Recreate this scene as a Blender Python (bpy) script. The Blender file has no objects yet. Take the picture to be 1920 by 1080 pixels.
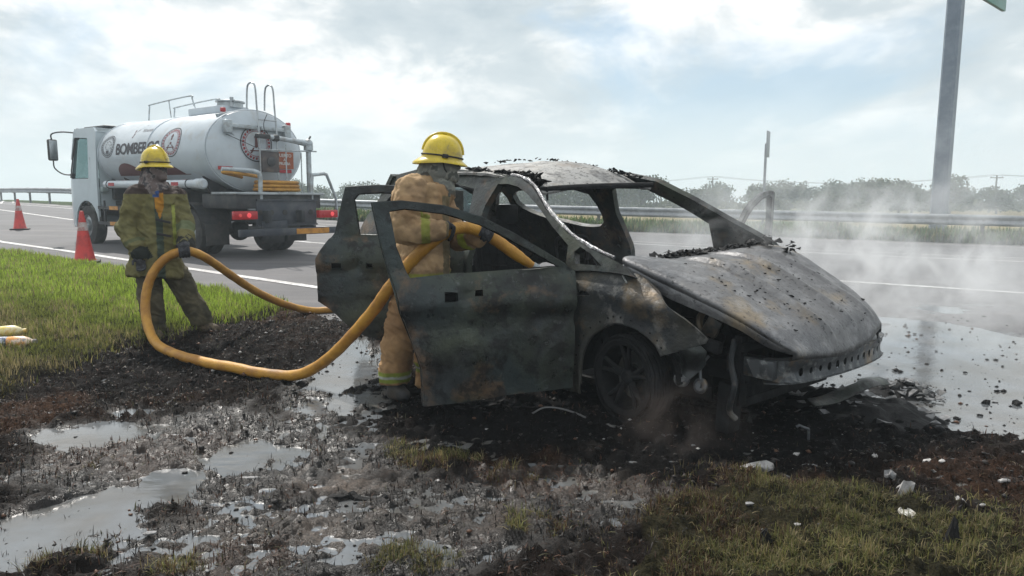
import bpy, bmesh, math, random
import numpy as np
from mathutils import Vector, Matrix, Quaternion
from mathutils.geometry import delaunay_2d_cdt

# ------------------------------------------------------------------ camera, world, sun, exposure
scene = bpy.context.scene
col = scene.collection
CAM_H, CAM_F, HORIZON = 1.4, 1300.0, 376.0
PITCH = math.atan((540 - HORIZON) / CAM_F)
cam_data = bpy.data.cameras.new("camera")
cam = bpy.data.objects.new("camera", cam_data)
col.objects.link(cam)
cam.location = (0, 0, CAM_H)
cam.rotation_euler = (math.pi / 2 - PITCH, 0, 0)
cam_data.sensor_width = 36
cam_data.lens = 36 * CAM_F / 1920
cam_data.clip_start = 0.05
cam_data.clip_end = 3000
scene.camera = cam

SUN_EL, SUN_AZ = math.radians(50), math.radians(-32)     # azimuth from +Y towards +X
world = bpy.data.worlds.new("World"); scene.world = world
world.use_nodes = True
def build_world():
    nt = world.node_tree; N = nt.nodes; L = nt.links; N.clear()
    out = N.new("ShaderNodeOutputWorld"); bg = N.new("ShaderNodeBackground")
    bg.inputs[1].default_value = 0.1
    sky = N.new("ShaderNodeTexSky"); sky.sky_type = 'NISHITA'; sky.sun_disc = False
    sky.sun_elevation = SUN_EL; sky.sun_rotation = SUN_AZ
    sky.air_density = 1.0; sky.dust_density = 1.2; sky.ozone_density = 1.5
    tc = N.new("ShaderNodeTexCoord")
    sep = N.new("ShaderNodeSeparateXYZ"); L.new(tc.outputs["Generated"], sep.inputs[0])
    # project the direction on a cloud deck: p = d.xy / (d.z + k)
    add = N.new("ShaderNodeMath"); add.operation = 'ADD'; add.inputs[1].default_value = 0.16
    ab = N.new("ShaderNodeMath"); ab.operation = 'ABSOLUTE'; L.new(sep.outputs[2], ab.inputs[0])
    L.new(ab.outputs[0], add.inputs[0])
    dx = N.new("ShaderNodeMath"); dx.operation = 'DIVIDE'; L.new(sep.outputs[0], dx.inputs[0]); L.new(add.outputs[0], dx.inputs[1])
    dy = N.new("ShaderNodeMath"); dy.operation = 'DIVIDE'; L.new(sep.outputs[1], dy.inputs[0]); L.new(add.outputs[0], dy.inputs[1])
    cmb = N.new("ShaderNodeCombineXYZ"); L.new(dx.outputs[0], cmb.inputs[0]); L.new(dy.outputs[0], cmb.inputs[1])
    cmb.inputs[2].default_value = 1.7
    def noise(scale, detail, rough, off=(0, 0, 0), dist=0.0):
        mp = N.new("ShaderNodeMapping"); mp.inputs[1].default_value = off
        L.new(cmb.outputs[0], mp.inputs[0])
        n = N.new("ShaderNodeTexNoise"); n.inputs["Scale"].default_value = scale
        n.inputs["Detail"].default_value = detail; n.inputs["Roughness"].default_value = rough
        n.inputs["Distortion"].default_value = dist
        L.new(mp.outputs[0], n.inputs["Vector"]); return n.outputs[0]
    def ramp(src, stops):
        r = N.new("ShaderNodeValToRGB"); L.new(src, r.inputs[0])
        el = r.color_ramp.elements
        while len(el) < len(stops): el.new(0.5)
        for e, (p, c) in zip(el, stops):
            e.position = p; e.color = (c, c, c, 1) if not isinstance(c, tuple) else c + (1,)
        return r.outputs[0]
    # puffs: the direction itself, stretched less near the horizon
    vm = N.new("ShaderNodeMapping"); vm.inputs[3].default_value = (1.0, 1.0, 2.1); L.new(tc.outputs["Generated"], vm.inputs[0]); L.new(vm.outputs[0], cmb.outputs[0].node.inputs[0]) if False else None
    class _P: outputs = [vm.outputs[0]]
    cmb = _P
    cover = ramp(noise(2.3, 10, 0.56, (2.3, 1.4, .3), 0.30), [(0.33, 0.12), (0.41, 0.7), (0.46, 1.0)])
    # cloud brightness: bright tufts against grey bellies
    bright = ramp(noise(5.2, 12, 0.56, (7.3, 2.2, .6), 0.25),
                  [(0.28, (4.6, 5.5, 6.1)), (0.43, (6.2, 6.9, 7.3)), (0.50, (8.6, 8.9, 9.0)), (0.57, (11.6, 11.5, 11.3))])
    # towards the horizon the layers close up into an even pale haze
    hz = ramp(ab.outputs[0], [(0.0, 1.0), (0.05, 0.75), (0.14, 0.22), (0.30, 0.0)])
    def mix(f, a, b):
        m = N.new("ShaderNodeMix"); m.data_type = 'RGBA'
        if isinstance(f, float): m.inputs[0].default_value = f
        else: L.new(f, m.inputs[0])
        for k, s in ((6, a), (7, b)):
            if isinstance(s, tuple): m.inputs[k].default_value = s + (1,)
            else: L.new(s, m.inputs[k])
        return m.outputs[2]
    blue = mix(0.45, sky.outputs[0], (3.9, 6.5, 8.6))
    c = mix(cover, blue, bright)
    c = mix(hz, c, (8.0, 8.8, 9.0))
    L.new(c, bg.inputs[0]); L.new(bg.outputs[0], out.inputs[0])
build_world()

sun_data = bpy.data.lights.new("sun", 'SUN'); sun_data.energy = 4.4
sun_data.angle = math.radians(0.9); sun_data.color = (1.0, 0.955, 0.89)
sun = bpy.data.objects.new("sun", sun_data); col.objects.link(sun)
sdir = Vector((math.sin(SUN_AZ) * math.cos(SUN_EL), math.cos(SUN_AZ) * math.cos(SUN_EL), math.sin(SUN_EL)))
sun.rotation_euler = sdir.to_track_quat('Z', 'Y').to_euler()
sun.location = sdir * 30

scene.view_settings.view_transform = 'Standard'
scene.view_settings.look = 'None'
scene.view_settings.exposure = 0.1
scene.view_settings.gamma = 1.0
scene.view_settings.use_curve_mapping = False
scene.cycles.max_bounces = 6
scene.cycles.diffuse_bounces = 2
scene.cycles.glossy_bounces = 3
scene.cycles.transparent_max_bounces = 12
scene.cycles.volume_bounces = 1
scene.cycles.volume_step_rate = 1.0
scene.cycles.volume_max_steps = 96
scene.cycles.use_denoising = True
scene.cycles.caustics_reflective = False
scene.cycles.caustics_refractive = False

# ------------------------------------------------------------------ helpers
rng = np.random.default_rng(11)
random.seed(5)
_c, _s = math.cos(PITCH), math.sin(PITCH)
def ray(u, v):
    a = (u - 960) / CAM_F; b = (540 - v) / CAM_F
    return np.array([a, _c + b * _s, -_s + b * _c])
def base_z(x, y):
    """gentle rise of the carriageway away to the left"""
    x = np.asarray(x, float); y = np.asarray(y, float)
    t = y * .9 - x * .4 - 3
    t = np.logaddexp(0, 2 * t) / 2
    z = .014 * t + .0004 * t * t
    return z / (1 + (z / 1.38) ** 4) ** .25
def on_ground(u, v, dz=0.0):
    r = ray(u, v); o = np.array([0, 0, CAM_H]); t = 1.5
    for k in range(4000):
        P = o + r * t
        g = float(base_z(P[0], P[1])) + dz
        if P[2] <= g: break
        t += max(0.004, (P[2] - g) * 0.5)
    return P
def at(u, v, y):
    r = ray(u, v); t = y / r[1]
    return np.array([0, 0, CAM_H]) + r * t

def _hash(ix, iy, seed):
    h = (ix.astype(np.int64) * 374761393 + iy.astype(np.int64) * 668265263 + seed * 1274126177) & 0xffffffff
    h = ((h ^ (h >> 13)) * 1274126177) & 0xffffffff
    return ((h ^ (h >> 16)) & 0xffff) / 65535.0
def vnoise(x, y, seed=0):
    x = np.asarray(x, float); y = np.asarray(y, float)
    ix = np.floor(x); iy = np.floor(y); fx = x - ix; fy = y - iy
    fx = fx * fx * (3 - 2 * fx); fy = fy * fy * (3 - 2 * fy)
    a = _hash(ix, iy, seed); b = _hash(ix + 1, iy, seed); c = _hash(ix, iy + 1, seed); d = _hash(ix + 1, iy + 1, seed)
    return (a * (1 - fx) + b * fx) * (1 - fy) + (c * (1 - fx) + d * fx) * fy
def fbm(x, y, seed=0, octaves=4, gain=.5):
    s = 0; a = 1; t = 0
    for o in range(octaves):
        s = s + a * vnoise(x * 2 ** o + 17.3 * o, y * 2 ** o - 9.1 * o, seed + o); t += a; a *= gain
    return s / t            # 0..1, mean .5
def sstep(a, b, x):
    t = np.clip((x - a) / (b - a), 0, 1); return t * t * (3 - 2 * t)

def tag(o, label=None, cat=None, group=None, kind=None):
    if label: o["label"] = label
    if cat: o["category"] = cat
    if group: o["group"] = group
    if kind: o["kind"] = kind
    return o
def empty(name, loc=(0, 0, 0), rz=0.0, parent=None):
    e = bpy.data.objects.new(name, None); e.empty_display_size = .1
    e.location = Vector(loc); e.rotation_euler = (0, 0, rz)
    col.objects.link(e)
    if parent: e.parent = parent
    return e
def thing(name, label, cat, loc=(0, 0, 0), rz=0.0, group=None):
    return tag(empty(name, loc, rz), label, cat, group)
def link(name, me, mat, parent=None, smooth=True, loc=None):
    o = bpy.data.objects.new(name, me)
    if mat is not None and len(me.materials) == 0: me.materials.append(mat)
    if smooth: me.shade_smooth()
    if parent: o.parent = parent
    if loc is not None: o.location = loc
    col.objects.link(o); return o
def mesh_from(name, V, F, mat=None, parent=None, smooth=True):
    me = bpy.data.meshes.new(name)
    me.from_pydata([tuple(map(float, v)) for v in V], [], [tuple(map(int, f)) for f in F]); me.update()
    return link(name, me, mat, parent, smooth)
def fast_mesh(name, V, F):
    """V (n,3), F (m,k) same-size polygons, through foreach_set"""
    me = bpy.data.meshes.new(name); V = np.asarray(V, np.float32); F = np.asarray(F, np.int32)
    me.vertices.add(len(V)); me.vertices.foreach_set("co", V.ravel())
    k = F.shape[1]
    me.loops.add(F.size); me.loops.foreach_set("vertex_index", F.ravel())
    me.polygons.add(len(F)); me.polygons.foreach_set("loop_start", np.arange(0, F.size, k, dtype=np.int32))
    me.polygons.foreach_set("loop_total", np.full(len(F), k, np.int32))
    me.update(calc_edges=True); return me
def point_attr(me, name, arr, color=False):
    if color:
        a = me.color_attributes.new(name, 'FLOAT_COLOR', 'POINT')
        A = np.ones((len(me.vertices), 4), np.float32); A[:, :3] = arr
        a.data.foreach_set("color", A.ravel())
    else:
        a = me.attributes.new(name, 'FLOAT', 'POINT'); a.data.foreach_set("value", np.asarray(arr, np.float32))
def smooth_by_angle(o, deg=35):
    me = o.data
    try:
        bm = bmesh.new(); bm.from_mesh(me)
        for e in bm.edges:
            e.smooth = not (len(e.link_faces) == 2 and e.calc_face_angle(0) > math.radians(deg))
        for f in bm.faces: f.smooth = True
        bm.to_mesh(me); bm.free()
    except Exception: pass
    return o

class MB:
    """collects shapes into one mesh"""
    def __init__(self): self.bm = bmesh.new()
    def box(self, c, s, rot=None, bevel=0.0, taper=None):
        r = bmesh.ops.create_cube(self.bm, size=1.0)
        vs = r['verts']
        for v in vs:
            v.co = Vector((v.co.x * s[0], v.co.y * s[1], v.co.z * s[2]))
            if taper and v.co.z > 0: v.co.x *= taper; v.co.y *= taper
        if bevel > 0:
            es = list({e for v in vs for e in v.link_edges})
            rr = bmesh.ops.bevel(self.bm, geom=es, offset=bevel, segments=2, profile=.5, affect='EDGES')
            vs = list({v for f in rr['faces'] for v in f.verts} | {v for v in vs if v.is_valid})
        M = Matrix.Translation(Vector(c))
        if rot is not None:
            R = rot if isinstance(rot, Matrix) else Matrix.Rotation(rot[2], 4, 'Z') @ Matrix.Rotation(rot[1], 4, 'Y') @ Matrix.Rotation(rot[0], 4, 'X')
            M = M @ R.to_4x4()
        bmesh.ops.transform(self.bm, matrix=M, verts=vs)
        return self
    def tube(self, pts, r, seg=10, cap=True, closed=False):
        P = [Vector(p) for p in pts]; n = len(P)
        R = [r] * n if np.isscalar(r) else list(r)
        up = None; rings = []
        for i in range(n):
            if closed: d = (P[(i + 1) % n] - P[i - 1])
            elif i == 0: d = P[1] - P[0]
            elif i == n - 1: d = P[-1] - P[-2]
            else: d = (P[i + 1] - P[i]).normalized() + (P[i] - P[i - 1]).normalized()
            if d.length < 1e-9: d = Vector((0, 0, 1))
            d.normalize()
            if up is None:
                up = Vector((0, 0, 1)) if abs(d.z) < .9 else Vector((1, 0, 0))
            a = d.cross(up)
            if a.length < 1e-6: a = d.orthogonal()
            a.normalize(); b = a.cross(d).normalized(); up = b
            rings.append([self.bm.verts.new(P[i] + (a * math.cos(t) + b * math.sin(t)) * R[i]) for t in [2 * math.pi * k / seg for k in range(seg)]])
        m = n if closed else n - 1
        for i in range(m):
            A, B = rings[i], rings[(i + 1) % n]
            for k in range(seg):
                self.bm.faces.new((A[k], A[(k + 1) % seg], B[(k + 1) % seg], B[k]))
        if cap and not closed:
            self.bm.faces.new(rings[0][::-1]); self.bm.faces.new(rings[-1])
        return self
    def lathe(self, prof, origin=(0, 0, 0), axis=(0, 0, 1), seg=24, cap=True):
        """prof: list of (radius, height along axis)"""
        ax = Vector(axis).normalized(); a = ax.orthogonal().normalized(); b = ax.cross(a); O = Vector(origin)
        rings = []
        for r, h in prof:
            rings.append([self.bm.verts.new(O + ax * h + (a * math.cos(t) + b * math.sin(t)) * max(r, 1e-4)) for t in [2 * math.pi * k / seg for k in range(seg)]])
        for A, B in zip(rings, rings[1:]):
            for k in range(seg): self.bm.faces.new((A[k], A[(k + 1) % seg], B[(k + 1) % seg], B[k]))
        if cap:
            if prof[0][0] > 1e-3: self.bm.faces.new(rings[0][::-1])
            if prof[-1][0] > 1e-3: self.bm.faces.new(rings[-1])
        return self
    def ball(self, c, r, seg=14, ring=10, rot=None):
        rr = bmesh.ops.create_uvsphere(self.bm, u_segments=seg, v_segments=ring, radius=1.0)
        r = (r, r, r) if np.isscalar(r) else r
        M = Matrix.Translation(Vector(c))
        if rot is not None: M = M @ rot.to_4x4()
        M = M @ Matrix.Diagonal((r[0], r[1], r[2], 1))
        bmesh.ops.transform(self.bm, matrix=M, verts=rr['verts']); return self
    def limb(self, a, b, ra, rb, seg=14):
        """tapered capsule"""
        self.ball(a, ra, seg, 10); self.ball(b, rb, seg, 10)
        if (Vector(b) - Vector(a)).length > 1e-5: self.tube([a, b], [ra, rb], seg)
        return self
    def slab(self, a, b, ra, rb, side):
        """tapered elliptical trunk: ra/rb = (half width along side, half depth)"""
        a = Vector(a); b = Vector(b); d = (b - a).normalized(); s = Vector(side); s = (s - d * s.dot(d)).normalized(); f = d.cross(s)
        rings = []
        for t in np.linspace(0, 1, 6):
            c = a.lerp(b, t); w = ra[0] * (1 - t) + rb[0] * t; h = ra[1] * (1 - t) + rb[1] * t
            rings.append([self.bm.verts.new(c + s * math.cos(q) * w + f * math.sin(q) * h) for q in [2 * math.pi * k / 24 for k in range(24)]])
        for A, B in zip(rings, rings[1:]):
            for k in range(24): self.bm.faces.new((A[k], A[(k + 1) % 24], B[(k + 1) % 24], B[k]))
        self.bm.faces.new(rings[0][::-1]); self.bm.faces.new(rings[-1]); return self
    def poly_prism(self, pts, off):
        """planar polygon (3d points) extruded by the vector off"""
        A = [self.bm.verts.new(Vector(p)) for p in pts]; B = [self.bm.verts.new(Vector(p) + Vector(off)) for p in pts]
        n = len(A)
        self.bm.faces.new(A[::-1]); self.bm.faces.new(B)
        for k in range(n): self.bm.faces.new((A[k], A[(k + 1) % n], B[(k + 1) % n], B[k]))
        return self
    def mesh(self, name):
        bmesh.ops.recalc_face_normals(self.bm, faces=self.bm.faces[:])
        me = bpy.data.meshes.new(name); self.bm.to_mesh(me); self.bm.free(); return me
    def build(self, name, mat, parent=None, smooth=True, angle=35):
        o = link(name, self.mesh(name), mat, parent, smooth)
        if smooth: smooth_by_angle(o, angle)
        return o

def spline(pts, n=8):
    """Catmull-Rom through points"""
    P = [np.array(p, float) for p in pts]; P = [2 * P[0] - P[1]] + P + [2 * P[-1] - P[-2]]
    out = []
    for i in range(1, len(P) - 2):
        for t in np.linspace(0, 1, n, endpoint=False):
            p0, p1, p2, p3 = P[i - 1:i + 3]
            out.append(.5 * ((2 * p1) + (-p0 + p2) * t + (2 * p0 - 5 * p1 + 4 * p2 - p3) * t * t + (-p0 + 3 * p1 - 3 * p2 + p3) * t ** 3))
    out.append(P[-2]); return out

def in_poly(P, poly):
    x, y = P[:, 0], P[:, 1]; c = np.zeros(len(P), bool); q = np.array(poly); n = len(q)
    for i in range(n):
        x1, y1 = q[i]; x2, y2 = q[(i + 1) % n]
        m = ((y1 > y) != (y2 > y))
        if y1 != y2:
            c ^= m & (x < (x2 - x1) * (y - y1) / (y2 - y1) + x1)
    return c
def densify(poly, step):
    out = []; n = len(poly)
    for i in range(n):
        a = np.array(poly[i], float); b = np.array(poly[(i + 1) % n], float)
        k = max(1, int(np.linalg.norm(b - a) / step))
        out += [tuple(a + (b - a) * j / k) for j in range(k)]
    return out
def round_poly(poly, it=2):
    """Chaikin corner cutting on a closed polygon"""
    for _ in range(it):
        q = []
        for i in range(len(poly)):
            a = np.array(poly[i], float); b = np.array(poly[(i + 1) % len(poly)], float)
            q += [tuple(a * .75 + b * .25), tuple(a * .25 + b * .75)]
        poly = q
    return poly
def sheet(name, outer, holes, fn, mat, parent, thick=.02, step=.04, smooth=True, angle=40):
    """a panel cut to an outline with openings, bent into shape by fn(u, v) -> xyz, with real thickness"""
    loops = [densify(outer, step)] + [densify(h, step) for h in holes]
    V = []; E = []
    for lp in loops:
        b = len(V); V += lp; E += [(b + i, b + (i + 1) % len(lp)) for i in range(len(lp))]
    A = np.array(outer); x0, y0 = A.min(0); x1, y1 = A.max(0)
    gx, gy = np.meshgrid(np.arange(x0 + step / 2, x1, step), np.arange(y0 + step / 2, y1, step))
    G = np.stack([gx.ravel() + (np.floor((gy.ravel() - y0) / step) % 2) * step * .5, gy.ravel()], 1)
    m = in_poly(G, outer)
    for h in holes: m &= ~in_poly(G, h)
    G = G[m]
    B = np.array(V); 
    if len(G):
        d = np.min(np.hypot(G[:, None, 0] - B[None, :, 0], G[:, None, 1] - B[None, :, 1]), 1); G = G[d > step * .45]
    pts = [Vector((float(p[0]), float(p[1]))) for p in V] + [Vector((float(p[0]), float(p[1]))) for p in G]
    vv, ee, ff, *_ = delaunay_2d_cdt(pts, E, [], 0, 1e-6)
    P = np.array([(v.x, v.y) for v in vv]); F = np.array([f for f in ff if len(f) == 3])
    cen = P[F].mean(1); k = in_poly(cen, outer)
    for h in holes: k &= ~in_poly(cen, h)
    F = F[k]
    used = np.unique(F); mp = -np.ones(len(P), int); mp[used] = np.arange(len(used)); P = P[used]; F = mp[F]
    X = np.array([fn(u, v) for u, v in P], float)
    # normals
    fnm = np.cross(X[F[:, 1]] - X[F[:, 0]], X[F[:, 2]] - X[F[:, 0]]); N = np.zeros_like(X)
    for j in range(3): np.add.at(N, F[:, j], fnm)
    N /= np.linalg.norm(N, axis=1)[:, None] + 1e-12
    n = len(X); V3 = np.vstack([X, X - N * thick])
    faces = [tuple(f) for f in F] + [tuple((f + n)[::-1]) for f in F]
    cnt = {}
    for f in F:
        for a, b in ((f[0], f[1]), (f[1], f[2]), (f[2], f[0])): cnt[(a, b)] = 1
    for (a, b) in cnt:
        if (b, a) not in cnt: faces.append((b, a, a + n, b + n))
    o = mesh_from(name, V3, faces, mat, parent, smooth)
    bm = bmesh.new(); bm.from_mesh(o.data); bmesh.ops.recalc_face_normals(bm, faces=bm.faces[:]); bm.to_mesh(o.data); bm.free()
    return smooth_by_angle(o, angle)

def remeshed(bm_builder, voxel, smooth_it=6):
    """union of overlapping closed shapes grown into ONE continuous surface"""
    me = bm_builder.mesh("tmp"); o = bpy.data.objects.new("tmp", me); col.objects.link(o)
    m = o.modifiers.new("r", 'REMESH'); m.mode = 'VOXEL'; m.voxel_size = voxel; m.adaptivity = 0
    if smooth_it:
        s = o.modifiers.new("s", 'SMOOTH'); s.factor = .5; s.iterations = smooth_it
    dg = bpy.context.evaluated_depsgraph_get(); dg.update()
    me2 = bpy.data.meshes.new_from_object(o.evaluated_get(dg))
    bpy.data.objects.remove(o); bpy.data.meshes.remove(me); return me2
def get_co(me):
    a = np.empty(len(me.vertices) * 3, np.float32); me.vertices.foreach_get("co", a); return a.reshape(-1, 3).astype(float)
def get_no(me):
    a = np.empty(len(me.vertices) * 3, np.float32); me.vertices.foreach_get("normal", a); return a.reshape(-1, 3).astype(float)
def set_co(me, X): me.vertices.foreach_set("co", np.asarray(X, np.float32).ravel()); me.update()

# ------------------------------------------------------------------ materials
def new_mat(name):
    m = bpy.data.materials.new(name); m.use_nodes = True
    nt = m.node_tree; return m, nt, nt.nodes, nt.links, nt.nodes["Principled BSDF"]
def nd_noise(N, L, vec, scale, detail=5, rough=.55, dist=0.0):
    n = N.new("ShaderNodeTexNoise"); n.inputs["Scale"].default_value = scale; n.inputs["Detail"].default_value = detail
    n.inputs["Roughness"].default_value = rough; n.inputs["Distortion"].default_value = dist
    L.new(vec, n.inputs["Vector"]); return n.outputs[0]
def nd_range(N, L, src, a, b, c=0.0, d=1.0):
    m = N.new("ShaderNodeMapRange"); m.inputs[1].default_value = a; m.inputs[2].default_value = b
    m.inputs[3].default_value = c; m.inputs[4].default_value = d; L.new(src, m.inputs[0]); return m.outputs[0]
def nd_mix(N, L, f, a, b, blend='MIX'):
    m = N.new("ShaderNodeMix"); m.data_type = 'RGBA'; m.blend_type = blend
    if isinstance(f, (float, int)): m.inputs[0].default_value = f
    else: L.new(f, m.inputs[0])
    for k, s in ((6, a), (7, b)):
        if isinstance(s, tuple): m.inputs[k].default_value = s[:3] + (1,)
        else: L.new(s, m.inputs[k])
    return m.outputs[2]
def nd_math(N, L, op, a, b=None):
    m = N.new("ShaderNodeMath"); m.operation = op
    for k, s in ((0, a), (1, b)):
        if s is None: continue
        if isinstance(s, (float, int)): m.inputs[k].default_value = s
        else: L.new(s, m.inputs[k])
    return m.outputs[0]
def mottled(name, base, layers=(), rough=.5, rough2=None, metal=0.0, bump=0.0, bump_scale=40, spec=.5, coat=0.0, stretch=(1, 1, 1)):
    """base colour with noise layers (colour, scale, lo, hi[, strength]); grain in the bump"""
    m, nt, N, L, P = new_mat(name)
    tc = N.new("ShaderNodeTexCoord"); mp = N.new("ShaderNodeMapping"); mp.inputs[3].default_value = stretch
    L.new(tc.outputs["Object"], mp.inputs[0]); vec = mp.outputs[0]
    c = base; first = True
    for i, ly in enumerate(layers):
        n = nd_noise(N, L, vec, ly[1], 7, .62, .2)
        f = nd_range(N, L, n, ly[2] - .045, ly[3] - .045, 0.0, ly[4] if len(ly) > 4 else 1.0)
        c = nd_mix(N, L, f, c, ly[0])
    if isinstance(c, tuple): P.inputs["Base Color"].default_value = c[:3] + (1,)
    else: L.new(c, P.inputs["Base Color"])
    P.inputs["Metallic"].default_value = metal
    P.inputs["Specular IOR Level"].default_value = spec
    if coat: P.inputs["Coat Weight"].default_value = coat; P.inputs["Coat Roughness"].default_value = .08
    if rough2 is not None:
        L.new(nd_range(N, L, nd_noise(N, L, vec, 9, 6, .6), .35, .65, rough, rough2), P.inputs["Roughness"])
    else: P.inputs["Roughness"].default_value = rough
    if bump:
        b = N.new("ShaderNodeBump"); b.inputs["Strength"].default_value = bump; b.inputs["Distance"].default_value = .01
        L.new(nd_noise(N, L, vec, bump_scale, 8, .65), b.inputs["Height"]); L.new(b.outputs[0], P.inputs["Normal"])
    return m
def emis(name, colr, strength, base=None):
    m, nt, N, L, P = new_mat(name)
    P.inputs["Base Color"].default_value = (base or colr) + (1,)
    P.inputs["Emission Color"].default_value = colr + (1,); P.inputs["Emission Strength"].default_value = strength
    P.inputs["Roughness"].default_value = .25
    return m
def attr_mat(name, attr, rough=.7, transl=0.0, bump=0.0, bump_scale=60, var=.0, spec=.3):
    m, nt, N, L, P = new_mat(name)
    a = N.new("ShaderNodeAttribute"); a.attribute_name = attr
    c = a.outputs["Color"]
    tc = N.new("ShaderNodeTexCoord")
    if var:
        n = nd_noise(N, L, tc.outputs["Object"], 7, 6, .6)
        c = nd_mix(N, L, 1.0, c, nd_mix(N, L, nd_range(N, L, n, .3, .7), (1 - var,) * 3, (1 + var,) * 3), 'MULTIPLY')
    L.new(c, P.inputs["Base Color"]); P.inputs["Roughness"].default_value = rough
    P.inputs["Specular IOR Level"].default_value = spec
    if bump:
        b = N.new("ShaderNodeBump"); b.inputs["Strength"].default_value = bump; b.inputs["Distance"].default_value = .004
        L.new(nd_noise(N, L, tc.outputs["Object"], bump_scale, 6, .6), b.inputs["Height"]); L.new(b.outputs[0], P.inputs["Normal"])
    if transl:
        t = N.new("ShaderNodeBsdfTranslucent"); L.new(c, t.inputs[0]); mx = N.new("ShaderNodeMixShader"); mx.inputs[0].default_value = transl
        out = [n for n in N if n.type == 'OUTPUT_MATERIAL'][0]
        L.new(P.outputs[0], mx.inputs[1]); L.new(t.outputs[0], mx.inputs[2]); L.new(mx.outputs[0], out.inputs[0])
    return m
# ------------------------------------------------------------------ the lie of the land
NEAR_X = np.array([-90, -60, -30, -20, -11.3, -7.1, -4.3, -2.15, 0.5, 1.8, 2.57, 3.1, 5, 10, 30, 80.])
NEAR_Y = np.array([96, 63, 30.5, 21.8, 15.2, 12.2, 9.8, 7.9, 6.1, 5.1, 4.25, 4.0, 3.1, -.6, -15, -60.])
FAR_X = np.array([-90, -60, -32, -20, -6, 8.1, 14, 30, 80.])
FAR_Y = np.array([116, 78, 45.0, 34.8, 27.2, 21.6, 18.9, 11.0, -18.])
def near_y(x): return np.interp(x, NEAR_X, NEAR_Y)
def far_y(x): return np.interp(x, FAR_X, FAR_Y)

def pxpoly(pts): return [tuple(on_ground(u, v)[:2]) for u, v in pts]
class Blob:
    def __init__(s, u, v, ru, rv, w=1.0):
        c = on_ground(u, v); s.c = c[:2]; s.w = w
        s.rx = abs(on_ground(u + ru, v)[0] - c[0]); s.ry = abs(on_ground(u, v - rv)[1] - on_ground(u, v + rv)[1]) / 2
    def f(s, x, y):
        d = np.sqrt(((x - s.c[0]) / s.rx) ** 2 + ((y - s.c[1]) / s.ry) ** 2)
        d = d + (fbm(x * 2.6, y * 2.6, 31, 4) - .5) * 1.1
        return s.w * (1 - sstep(.75, 1.15, d))
PUDDLES = [Blob(120, 990, 190, 62), Blob(20, 1050, 90, 30), Blob(285, 935, 90, 26), Blob(160, 812, 120, 26), Blob(250, 775, 60, 12),
           Blob(455, 862, 62, 36), Blob(520, 850, 70, 16), Blob(650, 700, 48, 34), Blob(665, 752, 50, 14), Blob(660, 650, 44, 24), Blob(330, 903, 62, 24),
           Blob(1090, 905, 60, 12, .6), Blob(120, 1010, 90, 40), Blob(630, 1030, 90, 40, .55), Blob(900, 1040, 110, 30, .5), Blob(1140, 950, 80, 12, .7), Blob(560, 960, 120, 22, .5), Blob(880, 830, 120, 10, .6), Blob(430, 960, 90, 30, .5)]
SAND = [Blob(650, 905, 130, 34), Blob(640, 1000, 120, 50, .6), Blob(430, 985, 170, 45, .4), Blob(330, 900, 80, 24, .5), Blob(80, 1000, 60, 25, .8), Blob(880, 985, 120, 40, .35), Blob(1100, 915, 110, 30, .35)]
RED = [Blob(230, 850, 190, 40), Blob(60, 780, 90, 40), Blob(980, 880, 90, 45), Blob(1060, 920, 60, 30), Blob(440, 1050, 160, 40), Blob(1350, 920, 260, 25, .7), Blob(1850, 900, 150, 50, .6), Blob(560, 590, 60, 16, .8)]
TUFT = [Blob(125, 880, 60, 20), Blob(120, 1060, 90, 25), Blob(330, 1068, 80, 18), Blob(770, 1055, 90, 26), Blob(1000, 1000, 60, 26, .7), Blob(820, 870, 90, 22, .7), Blob(760, 850, 50, 16, .6), Blob(960, 905, 40, 18, .7)]
WETZ = [Blob(650, 720, 110, 100, .95), Blob(420, 850, 420, 110, .85), Blob(600, 1000, 420, 120, .80), Blob(1060, 920, 220, 60, .7)]
BLACK = [Blob(930, 800, 260, 60), Blob(1250, 810, 330, 75), Blob(1560, 790, 200, 70), Blob(760, 790, 120, 45, .8), Blob(420, 690, 260, 55, .6), Blob(1000, 740, 330, 50)]  # scorched soil, with the shade under car and door painted in
GREEN_L = pxpoly([(-900, 760), (-300, 770), (0, 748), (70, 715), (130, 682), (200, 664), (270, 648), (330, 634), (430, 606), (520, 590), (560, 580), (500, 560), (200, 500), (0, 465), (-900, 400)])
GREEN_R = pxpoly([(1090, 1250), (1130, 1080), (1165, 1000), (1240, 935), (1400, 912), (1560, 925), (1700, 955), (1830, 985), (1920, 992), (2300, 1000), (2300, 1250)])
def blobsum(bl, x, y):
    s = np.zeros_like(x)
    for b in bl: s = np.maximum(s, b.f(x, y))
    return s
def green_mask(x, y, jitter=None):
    wx = x + (fbm(x * 2, y * 2, 41) - .5) * .5; wy = y + (fbm(x * 2, y * 2, 47) - .5) * .6
    if jitter is not None: wx = wx + jitter[0]; wy = wy + jitter[1]
    P = np.stack([wx.ravel(), wy.ravel()], 1)
    return (in_poly(P, GREEN_L) | in_poly(P, GREEN_R)).reshape(x.shape).astype(float)
def relief(x, y):
    """height above the water table on the verge"""
    g = green_mask(x, y); near = (y < 14) & (np.abs(x) < 12)
    wet = blobsum(WETZ, x, y) * near; pud = blobsum(PUDDLES, x, y) * near
    e = .030 - .026 * wet - .034 * pud + .035 * g
    e = e + .030 * (fbm(x * 1.6, y * 1.6, 3, 3) - .5) + .050 * (fbm(x * 6, y * 8, 5, 4) - .5) * (1 - .5 * (pud > .7)) + .085 * (fbm(x * 20, y * 24, 9, 2) - .5) * (1 - .78 * sstep(.80, .97, pud))
    return e
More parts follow.
